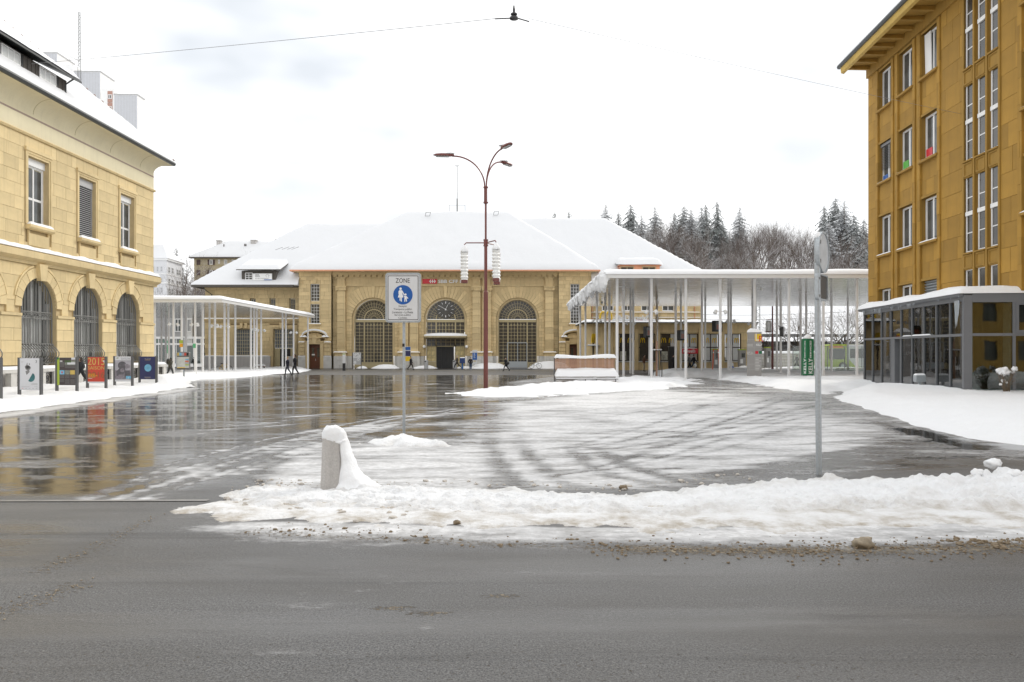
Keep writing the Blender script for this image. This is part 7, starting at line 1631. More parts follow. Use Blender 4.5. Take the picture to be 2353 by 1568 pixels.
# ------------------------------------------------------------------ street lamp with three arms and lanterns
YL = 44.0; kl = YL/FPX; lxx = (1116.2-CX)*kl; lp = thing('street_lamp', 'dark red three armed street lamp hung with white ribbed lanterns', 'street lamp', (lxx, YL, 0))
zl = lambda py: CAMZ + (HY-py)*kl
MB().tube([(0, 0, -.1), (0, 0, zl(672))], .125, 14).tube([(0, 0, zl(672)), (0, 0, zl(669))], [.125, .088], 14).tube([(0, 0, zl(669)), (0, 0, zl(566))], .088, 12).tube([(0, 0, zl(551)), (0, 0, zl(469))], .056, 10).tube([(0, 0, zl(469)), (0, 0, zl(428))], .085, 8).build('pole', mt['red_lamp'], lp)
cl_ = MB().tube([(0, 0, zl(566)), (0, 0, zl(551))], .115, 12)
for z in (zl(565), zl(552), zl(466), zl(431)): cl_.tube([(0, 0, z-.03), (0, 0, z+.03)], .135, 12)
cl_.build('collar', mt['red_lamp'], lp)
for ang in (180, -60, 60):
    a = R(ang); ca, sa = math.cos(a), math.sin(a); P = []
    z0, z1, reach = zl(430), zl(359), 1.75
    for i in range(15): t_ = PI/2*i/14; P.append((ca*(.06 + reach*(1-math.cos(t_))), sa*(.06 + reach*(1-math.cos(t_))), z0 + (z1-z0)*math.sin(t_)))
    P.append((ca*(reach+.12), sa*(reach+.12), z1+.01))
    am = MB().tube([(ca*.06, sa*.06, zl(468)), (ca*.06, sa*.06, z0)] + P[1:], .042, 7).build('arm', mt['red_lamp'], lp)
    hd = MB(); V = []; n = 14; st_ = [(0, .05, .06), (.08, .10, .09), (.3, .15, .12), (.7, .17, .12), (1.0, .13, .09), (1.15, .03, .03)]
    for x_, w_, h_ in st_:
        for i in range(n): b_ = 2*PI*i/n; lx_, ly_, lz_ = reach+x_, w_*math.cos(b_), h_*max(math.sin(b_), -.35) + .03; V.append((ca*lx_ - sa*ly_, sa*lx_ + ca*ly_, z1 + lz_ + x_*.02))
    hd.add(V, [(k*n+i, k*n+(i+1) % n, (k+1)*n+(i+1) % n, (k+1)*n+i) for k in range(5) for i in range(n)] + [tuple(range(n)), tuple(5*n+i for i in range(n))])
    ho = hd.build('lamp_head', mt['red_lamp'], lp, smooth=True)
    gl_ = MB(); P = [(ca*(reach+x_) - sa*y_, sa*(reach+x_) + ca*y_, z1-.02+x_*.02) for x_, y_ in ((.3, -.11), (1.0, -.09), (1.0, .09), (.3, .11))]; Pb = [(x, y, z-.04) for x, y, z in P]; gl_.add(P + Pb, [(0,1,2,3), (7,6,5,4), (0,1,5,4), (1,2,6,5), (2,3,7,6), (3,0,4,7)]); gl_.build('lamp_glass', mt['lightgrey'], ho)
    MB().blob((ca*(reach+.22), sa*(reach+.22), z1+.12), .26, .2, .10, n=10, k=5, seed=ang, flat=True).build('snow_cap', mt['snow'], ho, smooth=True)
    zb, R_ = zl(558.5), 1.18
    MB().tube([(ca*.09, sa*.09, zb), (ca*(R_-.1), sa*(R_-.1), zb), (ca*R_, sa*R_, zb-.1), (ca*R_, sa*R_, zb-.25)], .032, 7).build('lantern_arm', mt['red_lamp'], lp)
    ln = MB(); prof = [(.16, zb-.55)]; nb = 8; zt_, zbm = zb-.52, zl(643.5)
    for i in range(nb): za = zt_ + (zbm-zt_)*i/nb; zc_ = zt_ + (zbm-zt_)*(i+1)/nb; prof += [(.225, za-.04), (.215, za + (zc_-za)*.4), (.165, za + (zc_-za)*.82), (.19, zc_)]
    ln.lathe(prof, 20, (ca*R_, sa*R_, 0)); lo = ln.build('lantern', mt['lantern'], lp, smooth=False)
    MB().lathe([(.175, zbm), (.185, zbm-.02), (.185, zbm-.17), (.15, zbm-.18)], 18, (ca*R_, sa*R_, 0)).build('base_ring', mt['red_lamp'], lo)
    MB().lathe([(.215, zt_), (.225, zt_+.06), (.18, zt_+.18), (.09, zt_+.33), (.03, zt_+.40)], 16, (ca*R_, sa*R_, 0)).build('snow_cap', mt['snow'], lo, smooth=True)
# second lantern post far behind
p = at(1775, 830, 84); fl = thing('lantern_post', 'thin dark red post with two white lanterns behind the canopy columns', 'street lamp', (p.x, 84, -.2)); k = 84/FPX; zf = lambda py: CAMZ + (HY-py)*k + .2
MB().tube([(0, 0, 0), (0, 0, zf(775))], .13, 8).tube([(0, 0, zf(775)), (0, 0, zf(704))], .08, 8).tube([(0, 0, zf(735)), (-.66, 0, zf(735))], .03, 5).build('pole', mt['red_lamp'], fl)
for dx in (-.55, -.2):
    o = MB().lathe([(.15, zf(762)), (.2, zf(761)), (.2, zf(740)), (.1, zf(737))], 12, (dx, -.1 if dx < -.3 else .3, 0)).build('lantern', mt['lantern'], fl); MB().lathe([(.2, zf(764)), (.2, zf(762))], 12, (dx, -.1 if dx < -.3 else .3, 0)).build('base_ring', mt['red_lamp'], o)
# suspended wire fitting over the square
YW_ = 26.0; f0 = at(1181, 43, YW_); kw = YW_/FPX
mt['wire'] = M('wire_grey', (.26, .26, .27), .6); wf = thing('wire_fitting', 'dark insulated fitting hanging from a wire high above the square', 'wire fitting', (f0.x, f0.y, f0.z))
MB().beam((-.62, 0, -.01), (.12, 0, .02), .03, .03).beam((.05, 0, .03), (.5, .1, -.06), .03, .03).build('cross_bar', mt['dark'], wf)
MB().lathe([(.03, -.05), (.14, -.02), (.14, .04), (.05, .06), (.05, .10), (.11, .12), (.11, .16), (.04, .18), (.04, .30), (.02, .42)], 10).build('insulator', mt['dark'], wf)
def wire(p, q, r_, lab, sag=.0):
    P = [p.lerp(q, i/24) - Vector((0, 0, sag*4*(i/24)*(1-i/24))) for i in range(25)]; tag(MB().tube(P, r_, 5).build('span_wire', mt['wire']), lab, 'wire', 'wires spanning the square')
lend = Vector((-27.0, 44.3, CAMZ + (HY-148)*44.3/FPX)); rend = Vector((22.55, 40, CAMZ + (HY-262)*40/FPX))
wire(f0 + Vector((-.6, 0, 0)), lend, .010, 'thin wire running from the high fitting to the sandstone building', .05); wire(f0 + Vector((.48, 0, 0)), rend, .007, 'thin wire running from the high fitting to the ochre building', .05); wire(f0 + Vector((0, 0, .4)), at(1176, -160, YW_), .009, 'thin wire holding the high fitting from above')
# ------------------------------------------------------------------ show boards with posters
def board(px0, px1, py0, py1, Yb, label, mat, draw):
    k = Yb/FPX; xc = ((px0+px1)/2-CX)*k; w_ = (px1-px0)*k; z0, z1 = CAMZ + (HY-py1)*k, CAMZ + (HY-py0)*k
    b = thing('poster_board', label, 'poster board', (xc, Yb, -.0), R(-7), 'poster boards on the snowy verge')
    pm = MB()
    for sx_ in (-1, 1): MB().box(sx_*(w_/2+.03)-.045, sx_*(w_/2+.03)+.045, -.05, .07, -.1, z1+.02).build('post', mt['grey_post'], b)
    MB().box(-w_/2, w_/2, -.02, .03, z0, z1).build('backing', mt['grey'], b)
    po = MB().box(-w_/2+.01, w_/2-.01, -.032, -.021, z0+.01, z1-.01).build('poster', mat, b)
    U = lambda f: -w_/2 + w_*f
    V_ = lambda f: z1 - (z1-z0)*f
    def rect(a, c, b_, d_, m, lift=0): MB().box(U(a), U(b_), -.0345-lift*.0012, -.033, V_(d_), V_(c)).build('print', m, po)
    def poly(P, m, lift=1): MB().pxz([(U(a), V_(c)) for a, c in P], -.0345-lift*.0012, -.033).build('print', m, po)
    def txt(s, x, y, w__, h__, m, lift=2): text(s, m, po, U(x), -.034-lift*.0012, V_(y), w=w__*w_, h=h__*(z1-z0))
    draw(rect, poly, txt); return b
circ = lambda cx_, cy_, r_, a0=0, a1=360, asp=.73, n=20: [(cx_ + r_*math.cos(R(a0+(a1-a0)*i/n)), cy_ + r_*asp*math.sin(R(a0+(a1-a0)*i/n))) for i in range(n+1)]
def d1(rect, poly, txt):
    poly(circ(.42, .31, .13, asp=.55), mt['grey']); poly([(.26, .28), (.36, .20), (.50, .25), (.56, .30), (.40, .36)], mt['grey']); poly([(.30, .42), (.48, .36), (.50, .44), (.36, .54)], mt['grey']); poly([(.36, .20), (.38, .14), (.41, .20)], mt['grey']); poly([(.46, .2), (.49, .15), (.52, .22)], mt['grey'])
    poly(circ(.56, .60, .20, -62, 128), mt['teal'], 1); poly([(.30, .57), (.62, .36), (.64, .40), (.34, .62)], mt['paperwhite'], 2); txt('3', .82, .11, .06, .085, mt['black'])
    for i, (a, b_) in enumerate(((.62, .88), (.56, .88), (.60, .88))): rect(a, .79+i*.022, b_, .795+i*.022, mt['grey'])
    rect(.1, .895, .5, .90, mt['grey']); rect(.72, .895, .88, .90, mt['grey'])
    for i in range(5): rect(.12+i*.17, .945, .2+i*.17, .953, mt['red'] if i == 0 else mt['grey'])
    for i in range(3): rect(.09, .105+i*.018, .22-.02*i, .11+i*.018, mt['lightgrey'])
def d2(rect, poly, txt):
    rect(0, 0, .135, 1, mt['lime']); rect(.0, .0, .10, .07, mt['green'], 1); rect(.76, .0, 1, .075, mt['paperwhite']); rect(.42, .10, .97, .27, mt['photo']); rect(.55, .17, .97, .25, mt['paperwhite'], 1); rect(.42, .10, .75, .18, M('dark_leaf_print', (.05, .09, .03), .5, var=.6, scale=12), 2)
    for a, m in ((.15, 'paleblue'), (.43, 'photo'), (.70, 'gold')): rect(a, .46, a+.25, .61, mt[m])
    rect(.24, .50, .31, .57, mt['paperred'], 1)
    for a, c, b_, d_ in ((.15, .17, .40, .36), (.43, .28, .97, .39), (.15, .63, .40, .77), (.43, .63, .68, .77), (.71, .63, .97, .74), (.15, .79, .40, .92), (.43, .79, .68, .97), (.71, .79, .97, .97)):
        n = int((d_-c)/.022)
        for i in range(n): rect(a, c+i*.022, b_-.01*(i % 3), c+i*.022+.007, mt['grey'])
    for a, c in ((.16, .11), (.16, .14)): rect(a, c, a+.13, c+.015, mt['white'])
def d3(rect, poly, txt):
    txt('2015', .5, .17, .98, .27, mt['gold']); txt('SAISON', .5, .415, .96, .13, mt['gold']); txt('2016', .5, .68, .96, .24, M('poster_dark_gold', (.25, .09, .03), .4), 1); txt('SOCIÉTÉ', .24, .655, .36, .06, mt['yellow'], 4); txt('DE MUSIQUE', .31, .715, .52, .06, mt['yellow'], 4)
    poly([(.88, .15), (.99, .12), (.99, .24)], mt['paperwhite'], 4); rect(.0, .94, 1, 1.0, mt['paperwhite'], 3); rect(.05, .755, .44, .775, mt['gold'], 4); rect(.04, .81, .28, .825, mt['paperwhite'], 4)
def d4(rect, poly, txt):
    dk = M('poster_animal_dark', (.10, .095, .11), .5, var=.4, scale=9); md = M('poster_animal_mid', (.22, .20, .23), .5, var=.5, scale=12)
    rect(0, 0, 1, .15, mt['paperwhite']); rect(0, .93, 1, 1, mt['paperwhite']); rect(0, .55, 1, .90, md)
    poly(circ(.45, .36, .26, asp=.62), dk, 1); poly([(.6, .30), (.80, .30), (.95, .38), (.9, .46), (.66, .5)], md, 2); poly([(.22, .52), (.4, .40), (.62, .46), (.66, .60), (.5, .72), (.28, .72), (.12, .8), (.1, .6)], dk, 2); poly(circ(.46, .55, .13, asp=.6), md, 3); poly([(.62, .6), (.9, .55), (.95, .85), (.6, .85)], dk, 2)
    txt('Bois du Petit-Château', .66, .065, .55, .035, mt['ink']); txt('Zoo de La Chaux-de-Fonds', .66, .11, .55, .03, mt['ink']); rect(.68, .78, .99, .89, mt['paleblue'], 3); txt('f', .83, .86, .05, .05, mt['white'], 4); poly([(.1, .07), (.2, .04), (.25, .06), (.14, .09)], M('leaf_print', (.2, .25, .08), .5), 2)
def d5(rect, poly, txt):
    poly(circ(.52, .50, .22), mt['paleblue'], 1); rect(.5, .495, .97, .502, mt['ink'], 2); poly(circ(.51, .5, .018), mt['ink'], 3); txt("MUSÉE INTERNATIONAL", .5, .10, .42, .022, mt['white']); txt("D'HORLOGERIE", .5, .135, .34, .022, mt['gold']); rect(.34, .16, .66, .166, mt['gold']); rect(.3, .90, .7, .906, mt['white']); rect(.34, .935, .66, .943, mt['gold']); rect(.5, .0, .51, .04, mt['lightgrey'])
for px0, px1, py0, py1, Yb, lab, m_, fn in ((43.5, 95, 823, 896.5, 34.2, 'poster board showing a white sheet with a dark figure and half teal disc', 'paperwhite', d1), (130, 177, 822, 885.5, 36.8, 'poster board showing a dark brown sheet with lime stripe and small photos', 'paperbrown', d2), (200.5, 243.5, 820.5, 881, 39.4, 'poster board showing a red concert sheet with gold 2015 lettering', 'paperred', d3), (263, 304, 819.5, 877, 42.0, 'poster board showing a grey photograph of two furry animals', 'papergrey', d4), (320.5, 359.5, 819.5, 872, 44.6, 'poster board showing a navy sheet with a pale blue clock disc', 'papernavy', d5)):
    board(px0, px1, py0, py1, Yb, lab, mt[m_], fn)
board(-52, 2, 823, 906, 31.6, 'poster board cut by the picture edge, with a red patch above white', mt['paperwhite'], lambda rect, poly, txt: rect(.0, .12, 1, .34, mt['red']))
# ------------------------------------------------------------------ bench with wooden back, buried in snow
c = G(1347, 884); kb = c.y/FPX; be = thing('wooden_bench', 'long slatted wooden bench with deep snow on seat and back', 'bench', (c.x, c.y, 0), R(2.5)); W_ = (1419-1276)*kb/2
zz = lambda py: CAMZ + (HY-py)*kb
sm = MB().box(-W_, W_-.12, 0, .035, 0, .062).mesh('slat', mt['wood'])
for i in range(9): link('slat', sm, be, (0, .30-.01*i, zz(850)+i*.075))
lg = MB()
for x in (-W_-.0, -W_*.05, W_*.3, W_-.15): lg.box(x-.03, x+.03, -.42, .36, zz(871), zz(870)).box(x-.025, x+.025, -.40, -.36, 0, zz(870))
for x in (-W_-.02,): lg.box(x-.03, x+.03, .28, .36, 0, zz(822))
lg.box(-W_, W_, -.42, -.38, zz(872), zz(870)).build('leg', mt['grey_post'], be)
ss = MB().box(-W_, W_, -.42, .30, zz(870)-.03, zz(870)).build('seat', mt['wood'], be)
X, Y = np.meshgrid(np.linspace(-W_-.02, W_+.05, 60), np.linspace(-.55, .30, 20)); e_ = np.minimum.reduce([X+W_+.04, W_+.07-X, Y+.57]); tq = np.clip(e_/.22, 0, 1)**.5
grid_obj('seat_snow', X, Y, zz(870) + .62*tq*(1+.28*(fbm(X*1.1+2, Y*1.1)-.5))*(.72+.28*np.clip((Y+.5)/.6, 0, 1)), mt['snow'], parent=be)
MB().box(-W_-.0, W_+.03, -.545, -.54, zz(870), zz(868)).build('snow_front', mt['snow'], be)
X, Y = np.meshgrid(np.linspace(-W_-.03, W_, 60), np.linspace(.12, .52, 10)); e_ = np.minimum.reduce([X+W_+.04, W_+.01-X, Y-.11, .53-Y]); tq = np.clip(e_/.14, 0, 1)**.5
ztop_ = zz(850)+9*.075
grid_obj('back_snow', X, Y, ztop_ + (.26 + .05*np.sin(X*2-1.0))*tq*(1+.3*(fbm(X*1.4, Y)-.5)) - .03, mt['snow'], parent=be)
MB().box(-W_, W_, .14, .46, ztop_-.04, ztop_).build('back_rail', mt['wood'], be)
# ------------------------------------------------------------------ pylons, machines, small street furniture
c = G(1733, 875); k = c.y/FPX; z_ = lambda py: CAMZ + (HY-py)*k
to = thing('info_pylon', 'tall grey information pylon with an orange logo square and snow cap', 'pylon', (c.x, c.y, 0), R(-14)); Wt = 15.8*k
MB().box(-Wt, Wt, -.25, .25, -.1, z_(764)).build('body', mt['totem'], to)
jn = MB()
for py in (780.5, 798, 814.5, 837, 850): jn.box(-Wt-.003, Wt+.003, -.253, .253, z_(py)-.008, z_(py)+.008)
jn.box(-.0, .008, -.254, -.25, z_(850), z_(780.5)).build('panel_joint', mt['lightgrey'], to)
MB().box(.03, Wt-.02, -.258, -.252, z_(784.5), z_(767.8)).build('logo_square', mt['yellow'], to)
text('L', mt['white'], to, .21, -.262, z_(775), w=.24, h=.50); text('R', mt['red'], to, .46, -.264, z_(779), w=.30, h=.42); MB().box(-Wt-.006, -Wt-.001, -.2, .2, z_(784.5), z_(767.8)).build('logo_square', mt['yellow'], to)
text('KELLY', mt['white'], to, .33, -.256, z_(792.8), w=.42, h=.15, bold=.03)
pr = MB()
for i in range(9): pr.box(.06, .06+.42*(.5+.5*random.Random(i).random()), -.256, -.25, z_(823+i*3.4)-.012, z_(823+i*3.4)+.012)
for i in range(3): pr.box(-.5, -.1, -.256, -.25, z_(791.5+i*2)-.008, z_(791.5+i*2)+.008)
pr.build('print', mt['white'], to); MB().box(.06, .26, -.257, -.25, z_(813.5), z_(807)).build('print', mt['red'], to); MB().box(.32, .52, -.257, -.25, z_(813.5), z_(807)).build('print', mt['green'], to)
sp_ = MB(); P = [(-.52+.4*t + .04*math.sin(t*40), 0, z_(812)+.10*math.sin(t*23)) for t in [i/30 for i in range(31)]]; sp_.tube([(x, -.256, z) for x, y, z in P], .008, 4).build('print', mt['white'], to)
q = MB(); dome_snow(q, -Wt-.02, Wt+.02, -.27, .27, z_(764), .28, 3, nx=20); q.build('snow_cap', mt['snow'], to)
c = G(1857.5, 876); k = c.y/FPX; z_ = lambda py: CAMZ + (HY-py)*k
kp_ = thing('advert_pillar', 'green triangular advertising pillar with white vertical lettering', 'pillar', (c.x, c.y, .15), R(0)); zt, zb = z_(779)-.15, z_(866)-.15
ax, bx_, wx = -12.4*k, -5.5*k, 12.2*k
MB().pxy([(ax, .05), (bx_, -.20), (wx, -.02), (wx-.1, .5), (ax+.05, .5)], zb+.10, zt).build('body', mt['green'], kp_)
for px in (ax+.08, bx_+.02, wx-.1): MB().box(px-.03, px+.03, .0, .06, -.05, zb+.12).build('foot', mt['galv'], kp_)
aR = math.atan2(.18, wx-bx_); aL = math.atan2(-.25, bx_-ax)
for (x0, y0, x1, y1, an_) in ((bx_, -.20, wx, -.02, aR), (ax, .05, bx_, -.20, aL)):
    f = .52; xm, ym = x0 + (x1-x0)*f, y0 + (y1-y0)*f; n_ = Vector((math.sin(an_), -math.cos(an_), 0))*.006; wdt = math.hypot(x1-x0, y1-y0)
    text('KELLY', mt['white'], kp_, xm+n_.x, ym+n_.y, zb+.22+.62, w=wdt*.62, h=1.15, rz=an_, spin=0) if False else None
    for s_, zc_, L_, H_ in (('KELLY', zb + (zt-zb)*.285, (zt-zb)*.40, wdt*.58), ('SERVICES', zb + (zt-zb)*.72, (zt-zb)*.46, wdt*.24)):
        me = text(s_, mt['white'], kp_, xm+n_.x, ym+n_.y, zc_, w=L_, h=H_, rz=0, spin=0, bold=.02)
        co = [v.co.copy() for v in me.data.vertices]
        for v, q_ in zip(me.data.vertices, co): v.co = (-q_.y, q_.x, q_.z)
        me.rotation_euler = (R(90), 0, an_)
q = MB().blob(((ax+wx)/2, .16, zt), wx*.8, .30, .32, n=14, k=6, amp=.2, flat=True); q.build('snow_cap', mt['snow'], kp_, smooth=True)
def machine(px, py0, py1, wpx, label, cap, cat='ticket machine', kind='ticket_machine', group=None):
    c = G(px, py1); k = c.y/FPX; H_ = (py1-py0)*k; W2 = wpx*k/2; t = thing(kind, label, cat, (c.x, c.y, c.z), R(rng.uniform(-12, 12)), group)
    MB().box(-W2, W2, -.3, .3, 0, H_-.12).build('body', mt['totem'] if cap else mt['lightgrey'], t)
    MB().box(-W2*1.05, W2*1.05, -.34, .32, H_-.12, H_+.02).build('cap', mt['lime'] if cap else mt['snow'], t)
    MB().box(-W2*.3, W2*.75, -.33, -.3, H_*.62, H_*.82).build('screen', mt['pane'], t); MB().box(-W2*.7, W2*.1, -.315, -.3, H_*.35, H_*.55).build('notice', mt['white'], t); return t
machine(1645, 802, 857, 16, 'pale ticket machine with lime green top beside the orange snow poles', True, group='ticket machines under the canopy'); machine(1704.5, 803, 853, 15, 'grey ticket machine with lime green top left of the tall pylon', True, group='ticket machines under the canopy'); machine(1763.5, 798, 852, 11, 'slim ticket machine with lime green top right of the tall pylon', True, group='ticket machines under the canopy')
c = G(1543, 852); k = c.y/FPX; dk = thing('dark_pillar', 'dark square pillar standing before the restaurant windows', 'pillar', (c.x, c.y, c.z)); MB().box(-.35, .35, -.25, .25, 0, 54*k).build('body', mt['dark'], dk); MB().box(-.40, .40, -.3, .3, 54*k, 54*k+.1).build('cap', mt['grey'], dk)
for i, (px, lean, lab) in enumerate(((1637, 2.8, 'orange snow pole leaning right, first of the pair by the ticket machine'), (1653.5, -3.3, 'orange snow pole leaning left, second of the pair by the ticket machine'))):
    c = G(px, 862); k = c.y/FPX; t = thing('snow_pole', lab, 'pole', (c.x, c.y, 0), 0, 'orange snow poles'); hh_ = 57*k
    MB().tube([(0, 0, -.1), (lean*k, 0, hh_)], .045, 8).build('shaft', mt['orange'], t); MB().tube([(lean*k*.83, 0, hh_*.83), (lean*k*.88, 0, hh_*.88)], .048, 8).build('reflector_band', mt['white'], t)
c = G(1680.5, 858); k = c.y/FPX; t = thing('hydrant_cover', 'blue hooded hydrant with snow on its rounded top', 'hydrant', (c.x, c.y, .1))
MB().lathe([(.26, -.1), (.26, .25), (.30, .3), (.24, .42), (.2, .5)], 14).build('body', M('hydrant_blue', (.02, .10, .42), .45), t); ring_mesh(rgm := MB(), disc(0, .62, .22, 16), disc(0, .62, .10, 16), -.1, .1); rgm.build('hood_ring', mt['snow'], t); MB().blob((0, 0, .45), .26, .22, .14, n=12, k=6, amp=.3).build('snow_cap', mt['snow'], t, smooth=True)
# clock and display boxes hung on the canopy columns
c = at(1797, 762, 68.8); t = thing('round_clock', 'dark round clock hung edge-on from a canopy column', 'clock', (c.x, c.y, c.z), R(62)); m_ = MB().pxz(disc(0, 0, .42, 28), -.14, .14); m_.build('case', mt['grey_post'], t)
MB().pxz(disc(0, 0, .37, 28), -.155, -.14).build('dial', mt['lightgrey'], t); MB().beam((0, -.16, 0), (.2, -.16, .12), .03, .01).beam((0, -.16, 0), (-.05, -.16, .28), .03, .01).build('hand', mt['black'], t); MB().beam((0, 0, .3), (-.1, .3, .5), .06, .06).build('bracket', mt['grey_post'], t)
for i, (px, py, Y, lab) in enumerate(((1490, 763, 72.5, 'black departure display hung behind the young tree'), (1567, 771, 76.8, 'black departure display hung above the red and white shop panel'), (1648, 750, 72, 'black departure display hung highest, left of the grey pylon'))):
    c = at(px, py, Y); t = thing('departure_display', lab, 'display', (c.x, c.y, c.z), R(25), 'departure displays under the canopy')
    MB().box(-.42, .42, -.22, .22, -.5, .5).build('case', mt['black'], t); MB().box(-.36, .36, -.235, -.22, -.36, .4).build('screen', mt['pane'], t); q = MB()
    for j in range(5): q.box(-.26, .2-.06*(j % 2), -.243, -.236, -.28+j*.09, -.23+j*.09)
    q.build('display_text', M('dull_orange_text', (.35, .08, .03), .5), t); MB().box(-.03, .03, .2, .6, .1, .18).build('bracket', mt['grey_post'], t)
# station front furniture
def panel(name, label, cat, px0, px1, py0, py1, Y, bands, legs=True, group=None):
    k = Y/FPX; c = at((px0+px1)/2, py1, Y); W2 = (px1-px0)*k/2; H_ = (py1-py0)*k; t = thing(name, label, cat, (c.x, Y, gz(Y)), 0, group); z0 = c.z - gz(Y)
    MB().box(-W2, W2, -.04, .04, z0, z0+H_).build('panel', mt['signwhite'], t)
    for a, b_, m in bands: MB().box(-W2*.96, W2*.96, -.048, -.04, z0+H_*(1-b_), z0+H_*(1-a)).build('print', mt[m], t)
    if legs:
        for s_ in (-1, 1): MB().box(s_*W2-.04, s_*W2+.04, -.05, .05, 0, z0+H_).build('post', mt['grey_post'], t)
    return t, W2, z0, H_
t, W2, z0, H_ = panel('city_map_board', 'white city map board on two dark posts before the first tall window', 'map board', 810.5, 830, 810.5, 838, 104, ())
q = MB(); r = random.Random(2)
for i in range(14): x, z = r.uniform(-W2*.8, W2*.6), z0 + H_*r.uniform(.62, .95); q.box(x, x+r.uniform(.05, .16), -.05, -.04, z, z+.05)
q.build('print', mt['grey'], t); MB().box(-W2*.95, W2*.95, -.046, -.041, z0+.05, z0+H_*.55).build('print', mt['lightgrey'], t); q = MB(); ring_mesh(q, disc(W2*.35, z0+H_*.42, .16, 16), disc(W2*.35, z0+H_*.42, .1, 16), -.052, -.046); ring_mesh(q, disc(-W2*.45, z0+H_*.18, .17, 16), disc(-W2*.45, z0+H_*.18, .06, 16), -.052, -.046); q.build('emblem', mt['white'], t)
panel('notice_board', 'blue and yellow notice board beside the zone sign pole', 'notice board', 930, 943.5, 797, 831, 107.6, ((.02, .23, 'blue'), (.28, .64, 'papernavy'), (.66, .98, 'yellow')), False)
t, W2, z0, H_ = panel('information_sign', 'white and blue information sign next to the lamp pole', 'sign', 1085.5, 1096.5, 804.8, 838, 107.2, ((.18, .68, 'blue'),), False)
q = MB()
for i in range(6): q.box(-W2*.5, W2*(.1+.1*(i % 3)), -.054, -.048, z0+H_*(.75-i*.06), z0+H_*(.77-i*.06))
q.build('print', mt['white'], t); MB().box(-W2*.6, W2*.5, -.052, -.04, z0+H_*.22, z0+H_*.27).build('print', mt['gold'], t)
c = G(790.5, 852); t = thing('marker_post', 'slim marker post, white above and black below', 'post', (c.x, c.y, c.z)); k = c.y/FPX; MB().box(-.16, .16, -.08, .08, 17*k, 40*k).build('upper_panel', mt['signwhite'], t); MB().box(-.16, .16, -.08, .08, 0, 17*k).build('lower_panel', mt['black'], t); MB().box(-.16, .16, -.085, .085, 37*k, 39*k).build('band', mt['lime'], t)
for px, lab in ((979.5, 'grey cylindrical litter bin left of the station entrance'), (1045, 'grey cylindrical litter bin right of the station entrance')):
    c = at(px, 846, 107.0); t = thing('litter_bin', lab, 'litter bin', (c.x, c.y, -.24), 0, 'grey litter bins at the station'); MB().lathe([(.27, 0), (.27, 1.08), (.24, 1.12)], 16).build('body', mt['lightgrey'], t); MB().box(-.2, .0, -.28, -.2, .9, 1.02).build('opening', mt['black'], t)
c = at(1062.5, 846, 106.4); t = thing('mailbox', 'blue mailbox on a post with snow on top', 'mailbox', (c.x, c.y, -.24)); hb_ = M('mailbox_blue', (.02, .14, .42), .4); MB().lathe([(.11, 0), (.11, .75)], 10).build('post', hb_, t); MB().box(-.36, .36, -.2, .2, .72, 1.42).build('box', M('mailbox_dark_blue', (.02, .05, .17), .4), t); q = MB(); dome_snow(q, -.36, .36, -.2, .2, 1.42, .1); q.build('snow_cap', mt['snow'], t)
# bus stop pole with map case and flags
c = G(422.5, 884); k = c.y/FPX; t = thing('bus_stop', 'bus stop pole with green and orange flags and a framed map case', 'bus stop', (c.x, c.y, 0)); z_ = lambda py: CAMZ + (HY-py)*k
MB().tube([(0, 0, -.1), (0, 0, z_(776))], .055, 8).build('pole', mt['galv'], t)
MB().box(-10*k, -2*k, -.03, .03, z_(789.5), z_(782)).build('green_flag', mt['lime'], t); MB().box(-9.5*k, -2.5*k, -.03, .03, z_(798), z_(790)).build('orange_flag', M('flag_orange', (.75, .33, .01), .4), t)
cs_ = MB(); ring_mesh(cs_, rrect(-16*k, 14.5*k, z_(850), z_(809), .1), rrect(-15*k, 13.2*k, z_(849), z_(810.5), .08), -.09, .05); cs_.build('case_frame', mt['grey'], t); MB().box(-15.2*k, 13.4*k, -.06, .04, z_(849.3), z_(810.3)).build('map_panel', M('map_print', (.52, .53, .50), .4, var=.25, scale=3), t)
for i, m in enumerate(('gold', 'paleblue', 'papergrey', 'paperred', 'black')): MB().box(-14.6*k+i*5.4*k, -9.6*k+i*5.4*k, -.07, -.06, z_(817.5), z_(811)).build('print', mt[m], t)
for i, m in enumerate(('paleblue', 'orange', 'papergrey', 'lime')): MB().box(4*k, 12*k, -.07, -.06, z_(828+i*4), z_(825.5+i*4)).build('print', mt[m], t)
MB().box(-14.6*k, 12.6*k, -.07, -.06, z_(820), z_(818)).build('print', mt['black'], t); MB().box(-14.6*k, 12.6*k, -.07, -.06, z_(849), z_(846.5)).build('print', mt['ink'], t); MB().box(-14*k, 4*k, -.072, -.06, z_(846), z_(844.5)).build('print', mt['yellow'], t)
c = G(451.5, 866); t = thing('stop_post', 'thin white stop post with small green plate under the canopy', 'post', (c.x, c.y, gz(c.y))); k = c.y/FPX; MB().tube([(0, 0, 0), (0, 0, 78*k)], .06, 8).build('pole', mt['whitep'], t); MB().box(-.3, -.02, -.03, .03, 66*k, 76*k).build('plate', M('plate_green', (.1, .42, .22), .5), t)
for px, py, lab in ((596, 850, 'snowy bench slab in front of the station wing'), (1569, 847, 'brown slatted bench before the restaurant windows')):
    c = G(px, py); t = thing('seat_bench', lab, 'bench', (c.x, c.y, c.z)); w2 = .75 if px < 600 else 1.9
    for i in range(3): MB().box(-w2, w2, -.25+i*.17, -.11+i*.17, .42, .47).build('slat', mt['wood'], t)
    for s_ in (-1, 1): MB().box(s_*w2*.8-.04, s_*w2*.8+.04, -.2, .2, 0, .42).build('leg', mt['grey_post'], t)
    if px < 600: q = MB(); dome_snow(q, -w2, w2, -.27, .27, .47, .22); q.build('seat_snow', mt['snow'], t)
